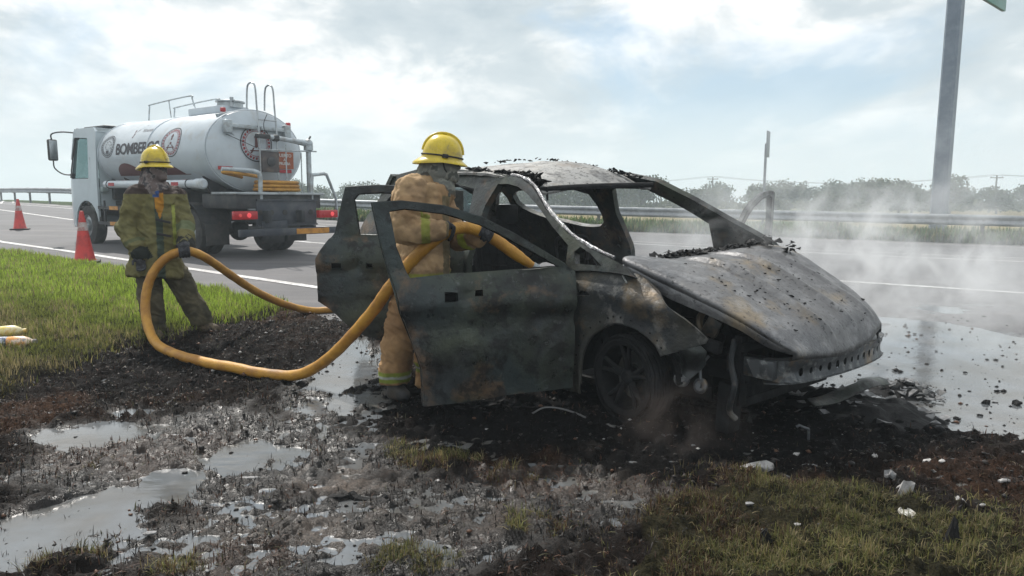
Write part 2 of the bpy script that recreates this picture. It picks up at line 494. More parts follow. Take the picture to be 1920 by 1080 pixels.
def flood(x, y):
    """where water stands on the carriageway beside the wreck"""
    d = np.minimum(sstep(1.2, 3.0, x + (fbm(x, y, 61) - .5)), 1 - sstep(6.6, 9.2, y + .10 * (x - 3) + (fbm(x * .9, y * 1.4, 67, 5) - .5) * 5.5))
    l = (1 - sstep(0, 1.3, np.hypot((x + 1.4) / 1.3, (y - 7.4) / .8)))
    return np.maximum(d, .75 * l)
def road_z(x, y):
    f = flood(x, y) * (fbm(x * 2.2, y * 2.2, 71, 4) * .8 + .45)
    return base_z(x, y) + .022 - .045 * f + .006 * (fbm(x * 5, y * 5, 77, 3) - .5)
def verge_z(x, y):
    dn = (near_y(x) - y) * .78; df = (y - far_y(x)) * .9
    b = base_z(x, y)
    z = b - .09 + (.09 + relief(x, y)) * sstep(-.02, .16, dn + (fbm(x * 4, y * 4, 81) - .5) * .28)
    s = sstep(1.6, 22, df)
    berm = (.10 + .10 * (fbm(x * 1.2, y * 1.2, 87) - .5)) * sstep(0, .4, df)
    zf = (b + berm) * (1 - s) + (-.25 + .5 * (fbm(x * .03, y * .03, 91) - .5)) * s
    return np.where(df > 0, zf - .09 * (1 - sstep(0, .3, df)), z)

def build_ground():
    def grow(a, b, st, g=1.09):
        out = [a]
        while out[-1] < b: out.append(out[-1] + st); st *= g
        return out[1:]
    xf = np.arange(-5.2, 5.0, .0145)
    xs = np.concatenate([-np.array(grow(5.2, 420, .03, 1.10))[::-1], xf, grow(5.0, 420, .03, 1.10)])
    ys = [1.85]
    while ys[-1] < 9.5: ys.append(ys[-1] + .0105 * (ys[-1] / 2.2) ** 1.25)
    ys = np.array([-6, -3, -1, .4, 1.2, 1.6] + ys + grow(ys[-1], 420, .08, 1.07))
    X, Y = np.meshgrid(xs, ys); Z = verge_z(X, Y)
    n, m = X.shape
    V = np.stack([X.ravel(), Y.ravel(), Z.ravel()], 1)
    i = (np.arange(n - 1)[:, None] * m + np.arange(m - 1)[None]).ravel()
    F = np.stack([i, i + 1, i + m + 1, i + m], 1)
    # drop cells well under the carriageway
    dn = (Y - near_y(X)) * .78; df = (far_y(X) - Y) * .9
    under = ((dn > .6) & (df > .6)).ravel()
    F = F[~(under[F].all(1))]
    me = fast_mesh("ground", V, F)
    x, y = V[:, 0], V[:, 1]
    g = green_mask(x, y); sand = blobsum(SAND, x, y); red = blobsum(RED, x, y)
    fine = fbm(x * 24, y * 24, 101, 3); mid = fbm(x * 5, y * 5, 103, 4)
    burnt = np.array([.012, .0088, .0075]); redc = np.array([.050, .027, .016]); sandc = np.array([.17, .135, .110]); soil = np.array([.026, .024, .013]); ash = np.array([.10, .098, .095])
    c = np.repeat(burnt[None], len(x), 0)
    def mx(c, k, f): return c * (1 - f[:, None]) + k * f[:, None]
    c = mx(c, redc, np.clip(red * .8 + .25 * sstep(.52, .7, mid), 0, 1))
    c = mx(c, ash, .22 * sstep(.60, .72, fbm(x * 9, y * 9, 107, 4)))
    c = mx(c, sandc, np.clip(sand * sstep(.30, .62, fbm(x * 6, y * 6, 109, 4)) * .95, 0, 1))
    c = mx(c, np.array([.006, .006, .0065]), blobsum(BLACK, x, y) * .92)
    c = mx(c, soil, g)
    df = (y - far_y(x)) * .9
    field = np.array([.24, .20, .10]); weeds = np.array([.055, .095, .028])
    c = mx(c, weeds, sstep(0, .3, df)); c = mx(c, field, sstep(8, 30, df) * sstep(.38, .55, fbm(x * .03, y * .08, 111, 3)))
    c = c * (.55 + .9 * fine)[:, None] * (1 - .5 * blobsum(WETZ, x, y))[:, None]
    point_attr(me, "gcol", c, True)
    pud = blobsum(PUDDLES, x, y); wet = np.clip(blobsum(WETZ, x, y) + pud, 0, 1) * (1 - g)
    point_attr(me, "wet", np.clip(wet * .75 + .10 * (1 - g) * (df < 0) - .6 * blobsum(BLACK, x, y), 0, 1))
    m_, nt, N, L, P = new_mat("ground_soil")
    a = N.new("ShaderNodeAttribute"); a.attribute_name = "gcol"; w = N.new("ShaderNodeAttribute"); w.attribute_name = "wet"
    tc = N.new("ShaderNodeTexCoord")
    n1 = nd_noise(N, L, tc.outputs["Object"], 95, 6, .7); n2 = nd_noise(N, L, tc.outputs["Object"], 22, 6, .65)
    cc = nd_mix(N, L, 1.0, a.outputs["Color"], nd_mix(N, L, nd_range(N, L, n1, .35, .68), (.22, .21, .21), (1.55, 1.5, 1.45)), 'MULTIPLY')
    L.new(cc, P.inputs["Base Color"])
    r = nd_math(N, L, 'ADD', nd_range(N, L, w.outputs["Fac"], 0, .8, .85, .27), nd_range(N, L, n2, .35, .65, -.10, .16))
    L.new(r, P.inputs["Roughness"]); L.new(nd_range(N, L, w.outputs["Fac"], .1, .8, .06, .55), P.inputs["Specular IOR Level"])
    b = N.new("ShaderNodeBump"); b.inputs["Strength"].default_value = 1.0; b.inputs["Distance"].default_value = .012
    L.new(nd_math(N, L, 'ADD', n1, n2), b.inputs["Height"]); L.new(b.outputs[0], P.inputs["Normal"])
    tag(link("ground", me, m_), kind="structure")
build_ground()

def build_road():
    xs = np.concatenate([np.linspace(-90, -12, 80), np.arange(-11.6, 0, .12), np.arange(0, 9, .045), np.arange(9, 80, .8)])
    ts = np.concatenate([np.linspace(-.012, .35, 190), np.linspace(.36, 1.01, 40)])
    X = np.repeat(xs[None], len(ts), 0); NY = near_y(xs); FY = far_y(xs)
    Y = NY[None] + (FY - NY)[None] * ts[:, None]
    Z = road_z(X, Y)
    n, m = X.shape; i = (np.arange(n - 1)[:, None] * m + np.arange(m - 1)[None]).ravel()
    me = fast_mesh("road", np.stack([X.ravel(), Y.ravel(), Z.ravel()], 1), np.stack([i, i + 1, i + m + 1, i + m], 1))
    fl = flood(X, Y).ravel()
    point_attr(me, "wet", np.clip(fl * 1.3, 0, 1))
    m_, nt, N, L, P = new_mat("asphalt")
    tc = N.new("ShaderNodeTexCoord"); v = tc.outputs["Object"]
    w = N.new("ShaderNodeAttribute"); w.attribute_name = "wet"
    n1 = nd_noise(N, L, v, 130, 4, .8); n2 = nd_noise(N, L, v, .55, 6, .6); n3 = nd_noise(N, L, v, 6, 5, .6)
    c = nd_mix(N, L, nd_range(N, L, n1, .3, .7), (.045, .045, .049), (.145, .142, .148))
    c = nd_mix(N, L, 1.0, c, nd_mix(N, L, nd_range(N, L, n2, .35, .65), (.80, .80, .80), (1.15, 1.14, 1.15)), 'MULTIPLY')
    # long wear streaks along the lanes
    mp = N.new("ShaderNodeMapping"); mp.inputs[2].default_value = (0, 0, math.radians(34)); mp.inputs[3].default_value = (.06, 1.6, 1); L.new(v, mp.inputs[0])
    n4 = nd_noise(N, L, mp.outputs[0], 1.3, 4, .55)
    c = nd_mix(N, L, nd_range(N, L, n4, .52, .66, 0, .45), c, (.165, .152, .15))
    c = nd_mix(N, L, nd_range(N, L, w.outputs["Fac"], .1, .9, 0, .6), c, (.05, .05, .055))
    L.new(c, P.inputs["Base Color"])
    wr = nd_range(N, L, nd_math(N, L, 'ADD', w.outputs["Fac"], nd_range(N, L, n3, .3, .7, -.35, .25)), .15, .7, .80, .12)
    L.new(wr, P.inputs["Roughness"])
    b = N.new("ShaderNodeBump"); b.inputs["Strength"].default_value = .35; b.inputs["Distance"].default_value = .006
    L.new(n1, b.inputs["Height"]); L.new(b.outputs[0], P.inputs["Normal"])
    tag(link("road", me, m_), kind="structure")
build_road()

def ribbon(name, pts, width, mat, dz=.005):
    pts = [np.array(p, float) for p in pts]; Q = []
    for a, b in zip(pts, pts[1:]):
        k = max(1, int(np.linalg.norm(b - a) / .35)); Q += [a + (b - a) * t / k for t in range(k)]
    Q.append(pts[-1]); Q = np.array(Q); d = np.gradient(Q, axis=0); d /= np.linalg.norm(d, axis=1)[:, None]; n = np.stack([-d[:, 1], d[:, 0]], 1)
    V = []
    for k, s in enumerate((-1, -.33, .33, 1)):
        p = Q + n * s * width / 2; V.append(np.stack([p[:, 0], p[:, 1], road_z(p[:, 0], p[:, 1]) + dz + .002], 1))
    V = np.stack(V, 1).reshape(-1, 3); F = []
    for i in range(len(Q) - 1):
        for k in range(3): F.append((i * 4 + k, i * 4 + k + 1, i * 4 + k + 5, i * 4 + k + 4))
    me = fast_mesh(name, V, F); o = link(name, me, mat); return tag(o, kind="structure")
paint = mottled("road_paint", (.62, .62, .62), [((.25, .25, .25), 14, .52, .66), ((.36, .34, .33), 2.2, .5, .64, .7)], rough=.6, bump=.2, bump_scale=90)
paint2 = mottled("worn_paint", (.46, .44, .42), [((.25, .24, .24), 9, .42, .60)], rough=.65, bump=.2, bump_scale=90)
ribbon("edge_line", [(-60, 68.5), (-30, 34.5), (-20, 24.2), (-12.66, 17.15), (-9.81, 15.16), (-7.47, 13.44), (-5.45, 11.98), (-2.79, 9.98), (-1.2, 8.95)], .16, paint)
ribbon("lane_line", [(-60, 73), (-30, 37.8), (-16.4, 26.0), (-10, 21.4), (-5.24, 17.9), (0, 14.6), (5.43, 11.12), (7.41, 9.95), (14, 6.1)], .15, paint)
ribbon("lane_line", [(-60, 83), (-30, 41.0), (-16, 29.8), (-4, 22.6), (2, 19.2), (6.28, 16.64), (8.81, 15.44), (10.9, 14.5), (20, 9.9)], .12, paint)
ribbon("lane_line", [(-60, 84.2), (-30, 42.0), (-15.6, 30.6), (-3.6, 23.4), (2.4, 19.8), (6.6, 17.4), (9.26, 16.25), (11.5, 15.3), (20.5, 10.8)], .12, paint2)
ribbon("edge_line", [(-32, 44.1), (-20, 34.0), (-6, 26.4), (8.0, 20.9), (13.8, 18.2), (29.6, 10.4)], .13, paint2)

def build_water():
    xs = np.arange(-5.4, 12, .12); ys = np.arange(1.5, 11.5, .12)
    X, Y = np.meshgrid(xs, ys); Z = base_z(X, Y) + .001
    n, m = X.shape; i = (np.arange(n - 1)[:, None] * m + np.arange(m - 1)[None]).ravel()
    F = np.stack([i, i + 1, i + m + 1, i + m], 1)
    me = fast_mesh("water", np.stack([X.ravel(), Y.ravel(), Z.ravel()], 1), F)
    m_, nt, N, L, P = new_mat("muddy_water")
    tc = N.new("ShaderNodeTexCoord"); v = tc.outputs["Object"]
    n = nd_noise(N, L, v, 1.7, 5, .55)
    c = nd_mix(N, L, nd_range(N, L, n, .42, .62), (.125, .135, .145), (.085, .08, .072))
    L.new(c, P.inputs["Base Color"]); P.inputs["IOR"].default_value = 1.5; P.inputs["Specular IOR Level"].default_value = .8
    L.new(nd_range(N, L, nd_noise(N, L, v, 5, 6, .6), .45, .7, .05, .22), P.inputs["Roughness"])
    b = N.new("ShaderNodeBump"); b.inputs["Strength"].default_value = .25; b.inputs["Distance"].default_value = .006
    mp = N.new("ShaderNodeMapping"); mp.inputs[3].default_value = (1, 2.2, 1); L.new(v, mp.inputs[0])
    L.new(nd_noise(N, L, mp.outputs[0], 9, 4, .55), b.inputs["Height"]); L.new(b.outputs[0], P.inputs["Normal"])
    tag(link("water", me, m_), kind="structure")
build_water()

# ------------------------------------------------------------------ grass, stubble, crumbs (uncountable)
def blades(x, y, z, h, w, colr, lean=.5, flat=None):
    n = len(x); az = rng.uniform(0, 2 * np.pi, n); la = rng.uniform(0, 2 * np.pi, n)
    ln = np.abs(rng.normal(0, lean, n)) if flat is None else flat
    dx, dy = np.cos(la), np.sin(la)
    sx, sy = -np.sin(la + rng.normal(0, .5, n)), np.cos(la + rng.normal(0, .5, n))
    p0 = np.stack([x, y, z], 1); t1 = np.clip(ln * .5, 0, 1.4); t2 = np.clip(ln * 1.2, 0, 1.65)
    p1 = p0 + np.stack([dx * np.sin(t1), dy * np.sin(t1), np.cos(t1)], 1) * (h * .55)[:, None]
    p2 = p1 + np.stack([dx * np.sin(t2), dy * np.sin(t2), np.cos(t2)], 1) * (h * .5)[:, None]
    s = np.stack([sx, sy, np.zeros(n)], 1) * (w / 2)[:, None]
    V = np.stack([p0 - s, p0 + s, p1 - s * .75, p1 + s * .75, p2 - s * .12, p2 + s * .12], 1)
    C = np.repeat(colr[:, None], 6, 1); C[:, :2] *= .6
    return V, C
def blade_object(name, parts, mat, label=None, cat=None):
    V = np.concatenate([p[0] for p in parts]); C = np.concatenate([p[1] for p in parts]); n = len(V)
    b = np.arange(n)[:, None] * 6
    F = np.concatenate([b + [0, 1, 3, 2], b + [2, 3, 5, 4]])
    me = fast_mesh(name, V.reshape(-1, 3), F); point_attr(me, "tint", C.reshape(-1, 3), True)
    return tag(link(name, me, mat, smooth=False), label, cat, kind="stuff")
def scatter(n, x0, x1, y0, y1, dens):
    x = rng.uniform(x0, x1, n); y = rng.uniform(y0, y1, n)
    k = rng.uniform(0, 1, n) < dens(x, y); x, y = x[k], y[k]
    k = (np.abs(x) < y * .80 + .35) & (near_y(x) - y > .05 * rng.normal(1, 1.5, len(x))); return x[k], y[k]
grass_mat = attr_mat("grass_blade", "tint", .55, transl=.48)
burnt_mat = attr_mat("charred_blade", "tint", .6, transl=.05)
def build_grass():
    parts = []
    # sunlit lawn on the left
    x, y = scatter(420000, -11, .5, 4.4, 14.5, lambda x, y: np.clip(1.15 - (y - 5) * .075, .30, 1))
    g = green_mask(x, y, (rng.normal(0, .10, len(x)), rng.normal(0, .16, len(x)))) > .5; x, y = x[g], y[g]
    d = near_y(x) - y; lush = np.clip(sstep(4.6, 1.9, d + (fbm(x * .9, y * .9, 131) - .5) * 2.6), 0, 1)
    lush *= sstep(-1.2, -3.2, x - .5 * (y - 8))
    v = fbm(x * 3, y * 3, 133); r = rng.uniform(0, 1, len(x))
    c = np.array([.135, .115, .045])[None] * (1 - lush)[:, None] + np.array([.27, .37, .045])[None] * lush[:, None]
    straw = r < (.22 + .25 * (1 - lush)) * (v > .45); c[straw] = [.25, .205, .105]
    c[(r > .93)] = [.06, .075, .02]
    c = c * (.6 + .9 * rng.uniform(0, 1, len(x)))[:, None] * (.6 + .8 * v)[:, None]
    h = (.035 + .05 * rng.uniform(0, 1, len(x)) + .05 * lush * v) * (.7 + .6 * v)
    parts.append(blades(x, y, verge_z(x, y) - .005, h, rng.uniform(.004, .008, len(x)) * (1 + .09 * (y - 5)), c, .65))
    # the olive, flattened grass in the right foreground
    x, y = scatter(300000, -2.2, 3.2, 1.9, 3.9, lambda x, y: np.ones_like(x))
    gj = green_mask(x, y, (rng.normal(0, .09, len(x)), rng.normal(0, .09, len(x)))) > .5
    tf = blobsum(TUFT, x, y) * sstep(.40, .55, fbm(x * 9, y * 9, 137)) > rng.uniform(.1, 1, len(x))
    k = (gj & (fbm(x * 6, y * 7, 139, 4) + rng.uniform(-.12, .12, len(x)) > .43)) | tf
    x, y = x[k], y[k]; n = len(x); r = rng.uniform(0, 1, n); v = fbm(x * 4, y * 4, 141)
    c = np.repeat(np.array([[.150, .150, .048]]), n, 0); c[r < .34] = [.21, .17, .080]; c[(r > .28) & (r < .46)] = [.07, .085, .026]; c[(r > .90)] = [.27, .22, .125]
    brown = sstep(.44, .58, fbm(x * 2.2, y * 2.2, 143)) > rng.uniform(0, 1, n); c[brown & (r < .7)] = [.085, .05, .028]
    c = c * (.45 + .85 * rng.uniform(0, 1, n))[:, None] * (.45 + 1.1 * v)[:, None]
    h = rng.uniform(.018, .065, n) * (.5 + .8 * v)
    parts.append(blades(x, y, verge_z(x, y) - .004, h, rng.uniform(.0018, .0042, n), c, 1.5))
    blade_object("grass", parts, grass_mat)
    # burnt stubble
    parts = []
    x, y = scatter(330000, -6, 4.4, 1.9, 8.6, lambda x, y: np.clip(1.2 - (y - 2.5) * .12, .35, 1))
    z = verge_z(x, y); el = z - base_z(x, y)
    k = (green_mask(x, y, (rng.normal(0, .12, len(x)), rng.normal(0, .12, len(x)))) < .5) & (el > -.008) & (rng.uniform(0, 1, len(x)) < .25 + 1.1 * sstep(.40, .62, fbm(x * 7, y * 7, 151)))
    sandy = (blobsum(SAND, x, y) > rng.uniform(.15, 1, len(x))) | (blobsum(BLACK, x, y) * .9 > rng.uniform(0, 1, len(x))); k &= ~sandy
    x, y, z = x[k], y[k], z[k]; n = len(x); r = rng.uniform(0, 1, n); red = blobsum(RED, x, y)
    c = np.repeat(np.array([[.013, .0105, .0095]]), n, 0)
    m = r < .22 + .5 * red; c[m] = np.array([.078, .036, .021]) * np.ones((m.sum(), 1))
    m = r > .98; c[m] = [.20, .165, .115]
    m = (r > .90) & (r < .955); c[m] = [.075, .072, .03]
    c = c * (.5 + .9 * rng.uniform(0, 1, n))[:, None]
    parts.append(blades(x, y, z - .003, rng.uniform(.010, .045, n), rng.uniform(.0024, .0055, n) * (1 + .08 * (y - 2)), c, 1.9))
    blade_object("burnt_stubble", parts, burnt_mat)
    # weeds along the far guardrail
    parts = []; n = 30000
    x = rng.uniform(-16, 34, n); off = rng.exponential(1.0, n) + .12; y = far_y(x) + off * 1.1
    hgt = fbm(x * .5, y * .5, 161); h = (.10 + .38 * hgt) * rng.uniform(.5, 1.2, n)
    c = np.array([[.085, .145, .035]]) * (.4 + 1.0 * rng.uniform(0, 1, (n, 1))); m = rng.uniform(0, 1, n) < .22; c[m] = [.19, .18, .07]
    parts.append(blades(x, y, verge_z(x, y) - .02, h, rng.uniform(.03, .075, n), c, .55))
    blade_object("roadside_weeds", parts, grass_mat)
build_grass()
def build_crumbs():
    n = 26000
    x = rng.uniform(-4.6, 5.6, n); y = rng.uniform(2.0, 8.2, n) ** 1.0
    k = (np.abs(x) < y * .8 + .2); x, y = x[k], y[k]
    on_road = y > near_y(x) - .1
    dcar = np.hypot(x - 1.9, (y - 3.7) * .9)
    keep = np.where(on_road, rng.uniform(0, 1, len(x)) < .05 + .5 * np.exp(-(y - near_y(x)) * 1.1), rng.uniform(0, 1, len(x)) < (.40 + .6 * np.exp(-dcar * .8)) * (1 - .75 * (blobsum(PUDDLES, x, y) > .8)))
    gm = green_mask(x, y); keep &= rng.uniform(0, 1, len(x)) > gm * .9
    x, y, on_road = x[keep], y[keep], on_road[keep]; n = len(x)
    z = np.where(on_road, road_z(x, y), verge_z(x, y)); z = np.maximum(z, base_z(x, y))
    s = (.0035 + .011 * rng.uniform(0, 1, n) ** 3 + .010 * (rng.uniform(0, 1, n) > .94)) * (1 + .10 * (y - 3))
    O = np.array([[1, 0, 0], [-1, 0, 0], [0, 1, 0], [0, -1, 0], [0, 0, 1], [0, 0, -1]], float)
    Fb = np.array([[0, 2, 4], [2, 1, 4], [1, 3, 4], [3, 0, 4], [2, 0, 5], [1, 2, 5], [3, 1, 5], [0, 3, 5]])
    J = O[None] * rng.uniform(.5, 1.5, (n, 6, 1)); J[:, :, 2] *= .55
    a = rng.uniform(0, 6.28, n); ca, sa = np.cos(a), np.sin(a)
    R = np.stack([J[:, :, 0] * ca[:, None] - J[:, :, 1] * sa[:, None], J[:, :, 0] * sa[:, None] + J[:, :, 1] * ca[:, None], J[:, :, 2]], 2) * s[:, None, None]
    V = R + np.stack([x, y, z + s * .3], 1)[:, None]
    F = (Fb[None] + (np.arange(n) * 6)[:, None, None]).reshape(-1, 3)
    me = fast_mesh("char_crumbs", V.reshape(-1, 3), F)
    r = rng.uniform(0, 1, n); c = np.repeat(np.array([[.013, .0115, .011]]), n, 0)
    c[r > .85] = [.04, .035, .032]; c[r > .975] = [.36, .35, .34]; c[(r > .6) & (r < .66)] = [.10, .05, .03]
    point_attr(me, "tint", np.repeat(c[:, None], 6, 1).reshape(-1, 3), True)
    tag(link("char_crumbs", me, attr_mat("char_crumb", "tint", .55), smooth=False), kind="stuff")
build_crumbs()

# ------------------------------------------------------------------ guardrails
galv = mottled("galvanised_steel", (.34, .36, .38), [((.22, .235, .25), 1.1, .42, .62), ((.46, .47, .48), 9, .5, .68, .5)], rough=.42, rough2=.6, metal=.55, bump=.05, bump_scale=30)
post_mat = mottled("post_steel", (.22, .23, .24), [((.14, .13, .12), 4, .45, .65)], rough=.6, metal=.4)
def guardrail(name, pts, label, top=.80, spacing=3.8):
    t = thing(name, label, "guardrail", (pts[0][0], pts[0][1], float(base_z(*pts[0]))))
    o = np.array(t.location)
    P = spline(pts, 10); P = np.array(P); seg = np.linalg.norm(np.diff(P, axis=0), axis=1); S = np.concatenate([[0], np.cumsum(seg)])
    prof = [(.0, 0), (.035, -.02), (.055, -.055), (.055, -.085), (.0, -.13), (-.005, -.155), (0, -.18), (.055, -.225), (.055, -.255), (.035, -.29), (0, -.31)]
    m = MB(); rows = []
    for p, d in zip(P, np.gradient(P, axis=0)):
        d = d / np.linalg.norm(d); n = np.array([-d[1], d[0]]) * -1.0
        if n[1] > 0: n = -n                                   # bulges face the road
        z = float(base_z(*p)) + top
        rows.append([m.bm.verts.new((p[0] + n[0] * q - o[0], p[1] + n[1] * q - o[1], z + h - o[2])) for q, h in prof])
    for A, B in zip(rows, rows[1:]):
        for k in range(len(prof) - 1): m.bm.faces.new((A[k], A[k + 1], B[k + 1], B[k]))
    me = m.mesh("rail_beam"); ob = link("rail_beam", me, galv, t)
    sol = ob.modifiers.new("thickness", 'SOLIDIFY'); sol.thickness = .004
    pm = MB().box((0, 0, -.25), (.10, .006, 1.0)).box((-.05, 0, -.25), (.006, .09, 1.0)).box((.05, 0, -.25), (.006, .09, 1.0)).mesh("post")
    bk = MB().box((0, 0, .14), (.12, .09, .34), bevel=.006).mesh("spacer")
    s = 1.0
    while s < S[-1]:
        p = np.array([np.interp(s, S, P[:, 0]), np.interp(s, S, P[:, 1])]); q = np.array([np.interp(s + .1, S, P[:, 0]), np.interp(s + .1, S, P[:, 1])]); d = q - p
        n = np.array([-d[1], d[0]]); n = n / np.linalg.norm(n); n = n if n[1] > 0 else -n
        a = math.atan2(n[1], n[0]); z = float(base_z(*p)) + top - .30
        po = link("post", pm, post_mat, t, False); po.location = (p[0] + n[0] * .14 - o[0], p[1] + n[1] * .14 - o[1], z - o[2]); po.rotation_euler = (0, 0, a)
        so = link("spacer", bk, post_mat, t, False); so.location = (p[0] + n[0] * .055 - o[0], p[1] + n[1] * .055 - o[1], z - o[2]); so.rotation_euler = (0, 0, a)
        s += spacing
    return t
guardrail("guardrail", [(-15, 33.0), (-6, 28.2), (1, 25.1), (8.1, 22.4), (14, 19.7), (22, 15.9), (30, 11.9)], "long grey steel guardrail running behind the smoke across the far side of the road", .82)
guardrail("guardrail", [(-66, 86), (-48, 61.5), (-33, 46.6), (-23.6, 38.6)], "short far guardrail seen at the left beyond the front of the water truck", .95)

# ------------------------------------------------------------------ far scrub, poles, signs
leaf_mat = attr_mat("tree_leaf", "tint", .65, transl=.25)
bark = mottled("bark", (.09, .07, .055), [((.04, .032, .028), 6, .4, .6)], rough=.9, bump=.4, bump_scale=14)
def crown_mesh(seed, w, h, n=1500):
    g = np.random.default_rng(seed); lobes = []
    for k in range(g.integers(7, 12)):
        a = g.uniform(0, 6.28); r = g.uniform(0, .36) * w
        lobes.append((r * math.cos(a), r * math.sin(a), h * g.uniform(.30, .82), w * g.uniform(.14, .25), h * g.uniform(.14, .24)))
    V = []; C = []
    for k in range(n):
        L = lobes[g.integers(len(lobes))]; d = g.normal(0, 1, 3); d /= np.linalg.norm(d); rr = g.uniform(.35, 1.08)
        c = np.array([L[0], L[1], L[2]]) + d * np.array([L[3], L[3], L[4]]) * rr
        u = g.normal(0, 1, 3); u /= np.linalg.norm(u); v = np.cross(u, g.normal(0, 1, 3)); v /= np.linalg.norm(v); s = g.uniform(.10, .24)
        V += [c - u * s - v * s * .6, c + u * s - v * s * .6, c + u * s * .8 + v * s * .7, c - u * s * .8 + v * s * .7]
        t = g.uniform(.45, 1.4); C += [np.array([.042, .062, .028]) * t + np.array([.02, .015, .0]) * g.uniform(0, 1)] * 4
    me = fast_mesh("crown", np.array(V), np.arange(4 * n).reshape(-1, 4)); point_attr(me, "tint", np.array(C), True); return me
def trunk_mesh(seed, h):
    g = np.random.default_rng(seed); m = MB(); m.tube([(0, 0, -.3), (.05, 0, h * .2), (.0, .06, h * .45)], [.20, .15, .10], 7)
    for k in range(5):
        a = g.uniform(0, 6.28); z0 = h * g.uniform(.18, .4)
        m.tube([(0, 0, z0), (math.cos(a) * h * .14, math.sin(a) * h * .14, z0 + h * .15), (math.cos(a) * h * .28, math.sin(a) * h * .28, z0 + h * .33)], [.09, .06, .03], 5)
    return m.mesh("trunk")
def build_trees():
    kinds = [(crown_mesh(s, w, h), trunk_mesh(s, h)) for s, w, h in ((1, 8.5, 5.2), (2, 7, 4.6), (3, 10, 5.6), (4, 6.5, 5.9), (5, 9, 4.2))]
    for c, t in kinds:
        c.materials.append(leaf_mat); t.materials.append(bark)
    g = np.random.default_rng(77)
    def place(x, y, s, k, sz, rot):
        z = float(verge_z(np.array([x]), np.array([y]))[0]); return (x, y, z - .1), rot, (s, s, s * sz), k
    spots = []; u = -36.0
    while u < 104:
        x = u + g.normal(0, .8); y = 96 + g.normal(0, 4) - .12 * u
        spots.append(place(x, y, g.uniform(.68, 1.0), kinds[int(g.integers(len(kinds)))], g.uniform(.78, 1.05), g.uniform(0, 6.28))); u += 4.3 * g.uniform(.7, 1.25)
    px_ = lambda L: 960 + CAM_F * L[0] / L[1]
    marks = [(560, "truck's rear"), (966, "thin pole behind the burnt car"), (1332, "left utility pole"), (1433, "slim road sign"), (1765, "tall sign column"), (1857, "right utility pole")]
    order = ["nearest", "second", "third", "fourth", "fifth", "sixth", "seventh", "eighth", "ninth", "tenth", "eleventh", "twelfth", "thirteenth", "fourteenth"]; size = ["small", "low", "mid-sized", "tall", "large"]
    cnt = {}
    for L_, rot, sc, k in spots:
        m_ = max([q for q in marks if q[0] <= px_(L_)], default=marks[0]); i = cnt.get(m_, 0); cnt[m_] = i + 1
        t = thing("scrub_tree", "%s scrub tree in hazy belt, %s right of the %s" % (size[min(4, int((sc[2] - .6) / .14))], order[min(i, 13)], m_[1]), "tree", L_, rot, "scrub trees along the horizon")
        t.scale = sc; link("trunk", k[1], None, t); link("crown", k[0], None, t, False)
    # the wood behind them reads as one mass
    V_ = []; C_ = []
    u = -40.0
    while u < 125:
        k = kinds[int(g.integers(len(kinds)))][0]; s = g.uniform(.8, 1.1); x = u + g.normal(0, 1.2); y = 126 + g.normal(0, 6) - .12 * u; a_ = g.uniform(0, 6.28)
        X = get_co(k) * s; R_ = np.array([[math.cos(a_), -math.sin(a_), 0], [math.sin(a_), math.cos(a_), 0], [0, 0, 1]]); X = X @ R_.T + np.array([x, y, float(verge_z(np.array([x]), np.array([y]))[0]) - .3])
        cc = np.empty(len(k.vertices) * 4, np.float32); k.color_attributes["tint"].data.foreach_get("color", cc); V_.append(X); C_.append(cc.reshape(-1, 4)[:, :3]); u += 4.2 * g.uniform(.7, 1.2)
    V_ = np.concatenate(V_); me = fast_mesh("woodland", V_, np.arange(len(V_)).reshape(-1, 4)); point_attr(me, "tint", np.concatenate(C_), True)
    tag(link("woodland", me, leaf_mat, smooth=False), kind="stuff")
    # low brush closing the gaps at the foot of the belt
    n = 9000; x = g.uniform(-45, 120, n); y = 92 + g.uniform(0, 40, n) - .12 * x; h = .3 + 2.1 * fbm(x * .11, y * .11, 171, 4) * g.uniform(.2, 1, n)
    z = verge_z(x, y); V = []; 
    c = np.stack([x, y, z + h], 1); u = g.normal(0, 1, (n, 3)); u /= np.linalg.norm(u, axis=1)[:, None]; v = np.cross(u, g.normal(0, 1, (n, 3))); v /= np.linalg.norm(v, axis=1)[:, None]
    s = g.uniform(.15, .4, (n, 1)); V = np.stack([c - u * s - v * s * .6, c + u * s - v * s * .6, c + u * s + v * s * .6, c - u * s + v * s * .6], 1).reshape(-1, 3)
    me = fast_mesh("brush", V, np.arange(4 * n).reshape(-1, 4)); point_attr(me, "tint", np.repeat(np.array([[.07, .08, .035]]) * g.uniform(.5, 1.3, (n, 1)), 4, 0), True)
    tag(link("brush", me, leaf_mat, smooth=False), kind="stuff")
build_trees()

wood = mottled("pole_wood", (.13, .11, .09), [((.07, .06, .05), 3, .4, .6)], rough=.85)
def utility_pole(x, y, h, label, cross=True, arm=2.0):
    z = float(verge_z(np.array([x]), np.array([y]))[0])
    t = thing("utility_pole", label, "utility pole", (x, y, z), 0, "utility poles beyond the road")
    MB().tube([(0, 0, -.3), (0, 0, h)], [.17, .12], 8).build("pole", wood, t)
    if cross:
        MB().box((0, 0, h - .35), (arm, .14, .14)).build("crossarm", wood, t)
        for s in (-.9, 0, .9): MB().lathe([(.05, 0), (.06, .1), (.02, .2)], (s * arm / 2, 0, h - .28), seg=8).build("insulator", galv, t)
    return t
utility_pole(37.5, 131, 6.1, "utility pole with crossarm standing over the trees left of the slim road sign")
utility_pole(76.0, 110, 5.6, "utility pole with crossarm at the far right edge behind the guardrail")
utility_pole(.55, 118, 4.4, "thin pole seen through the front side window opening of the burnt car", False)
wz = 5.3
wm = MB()
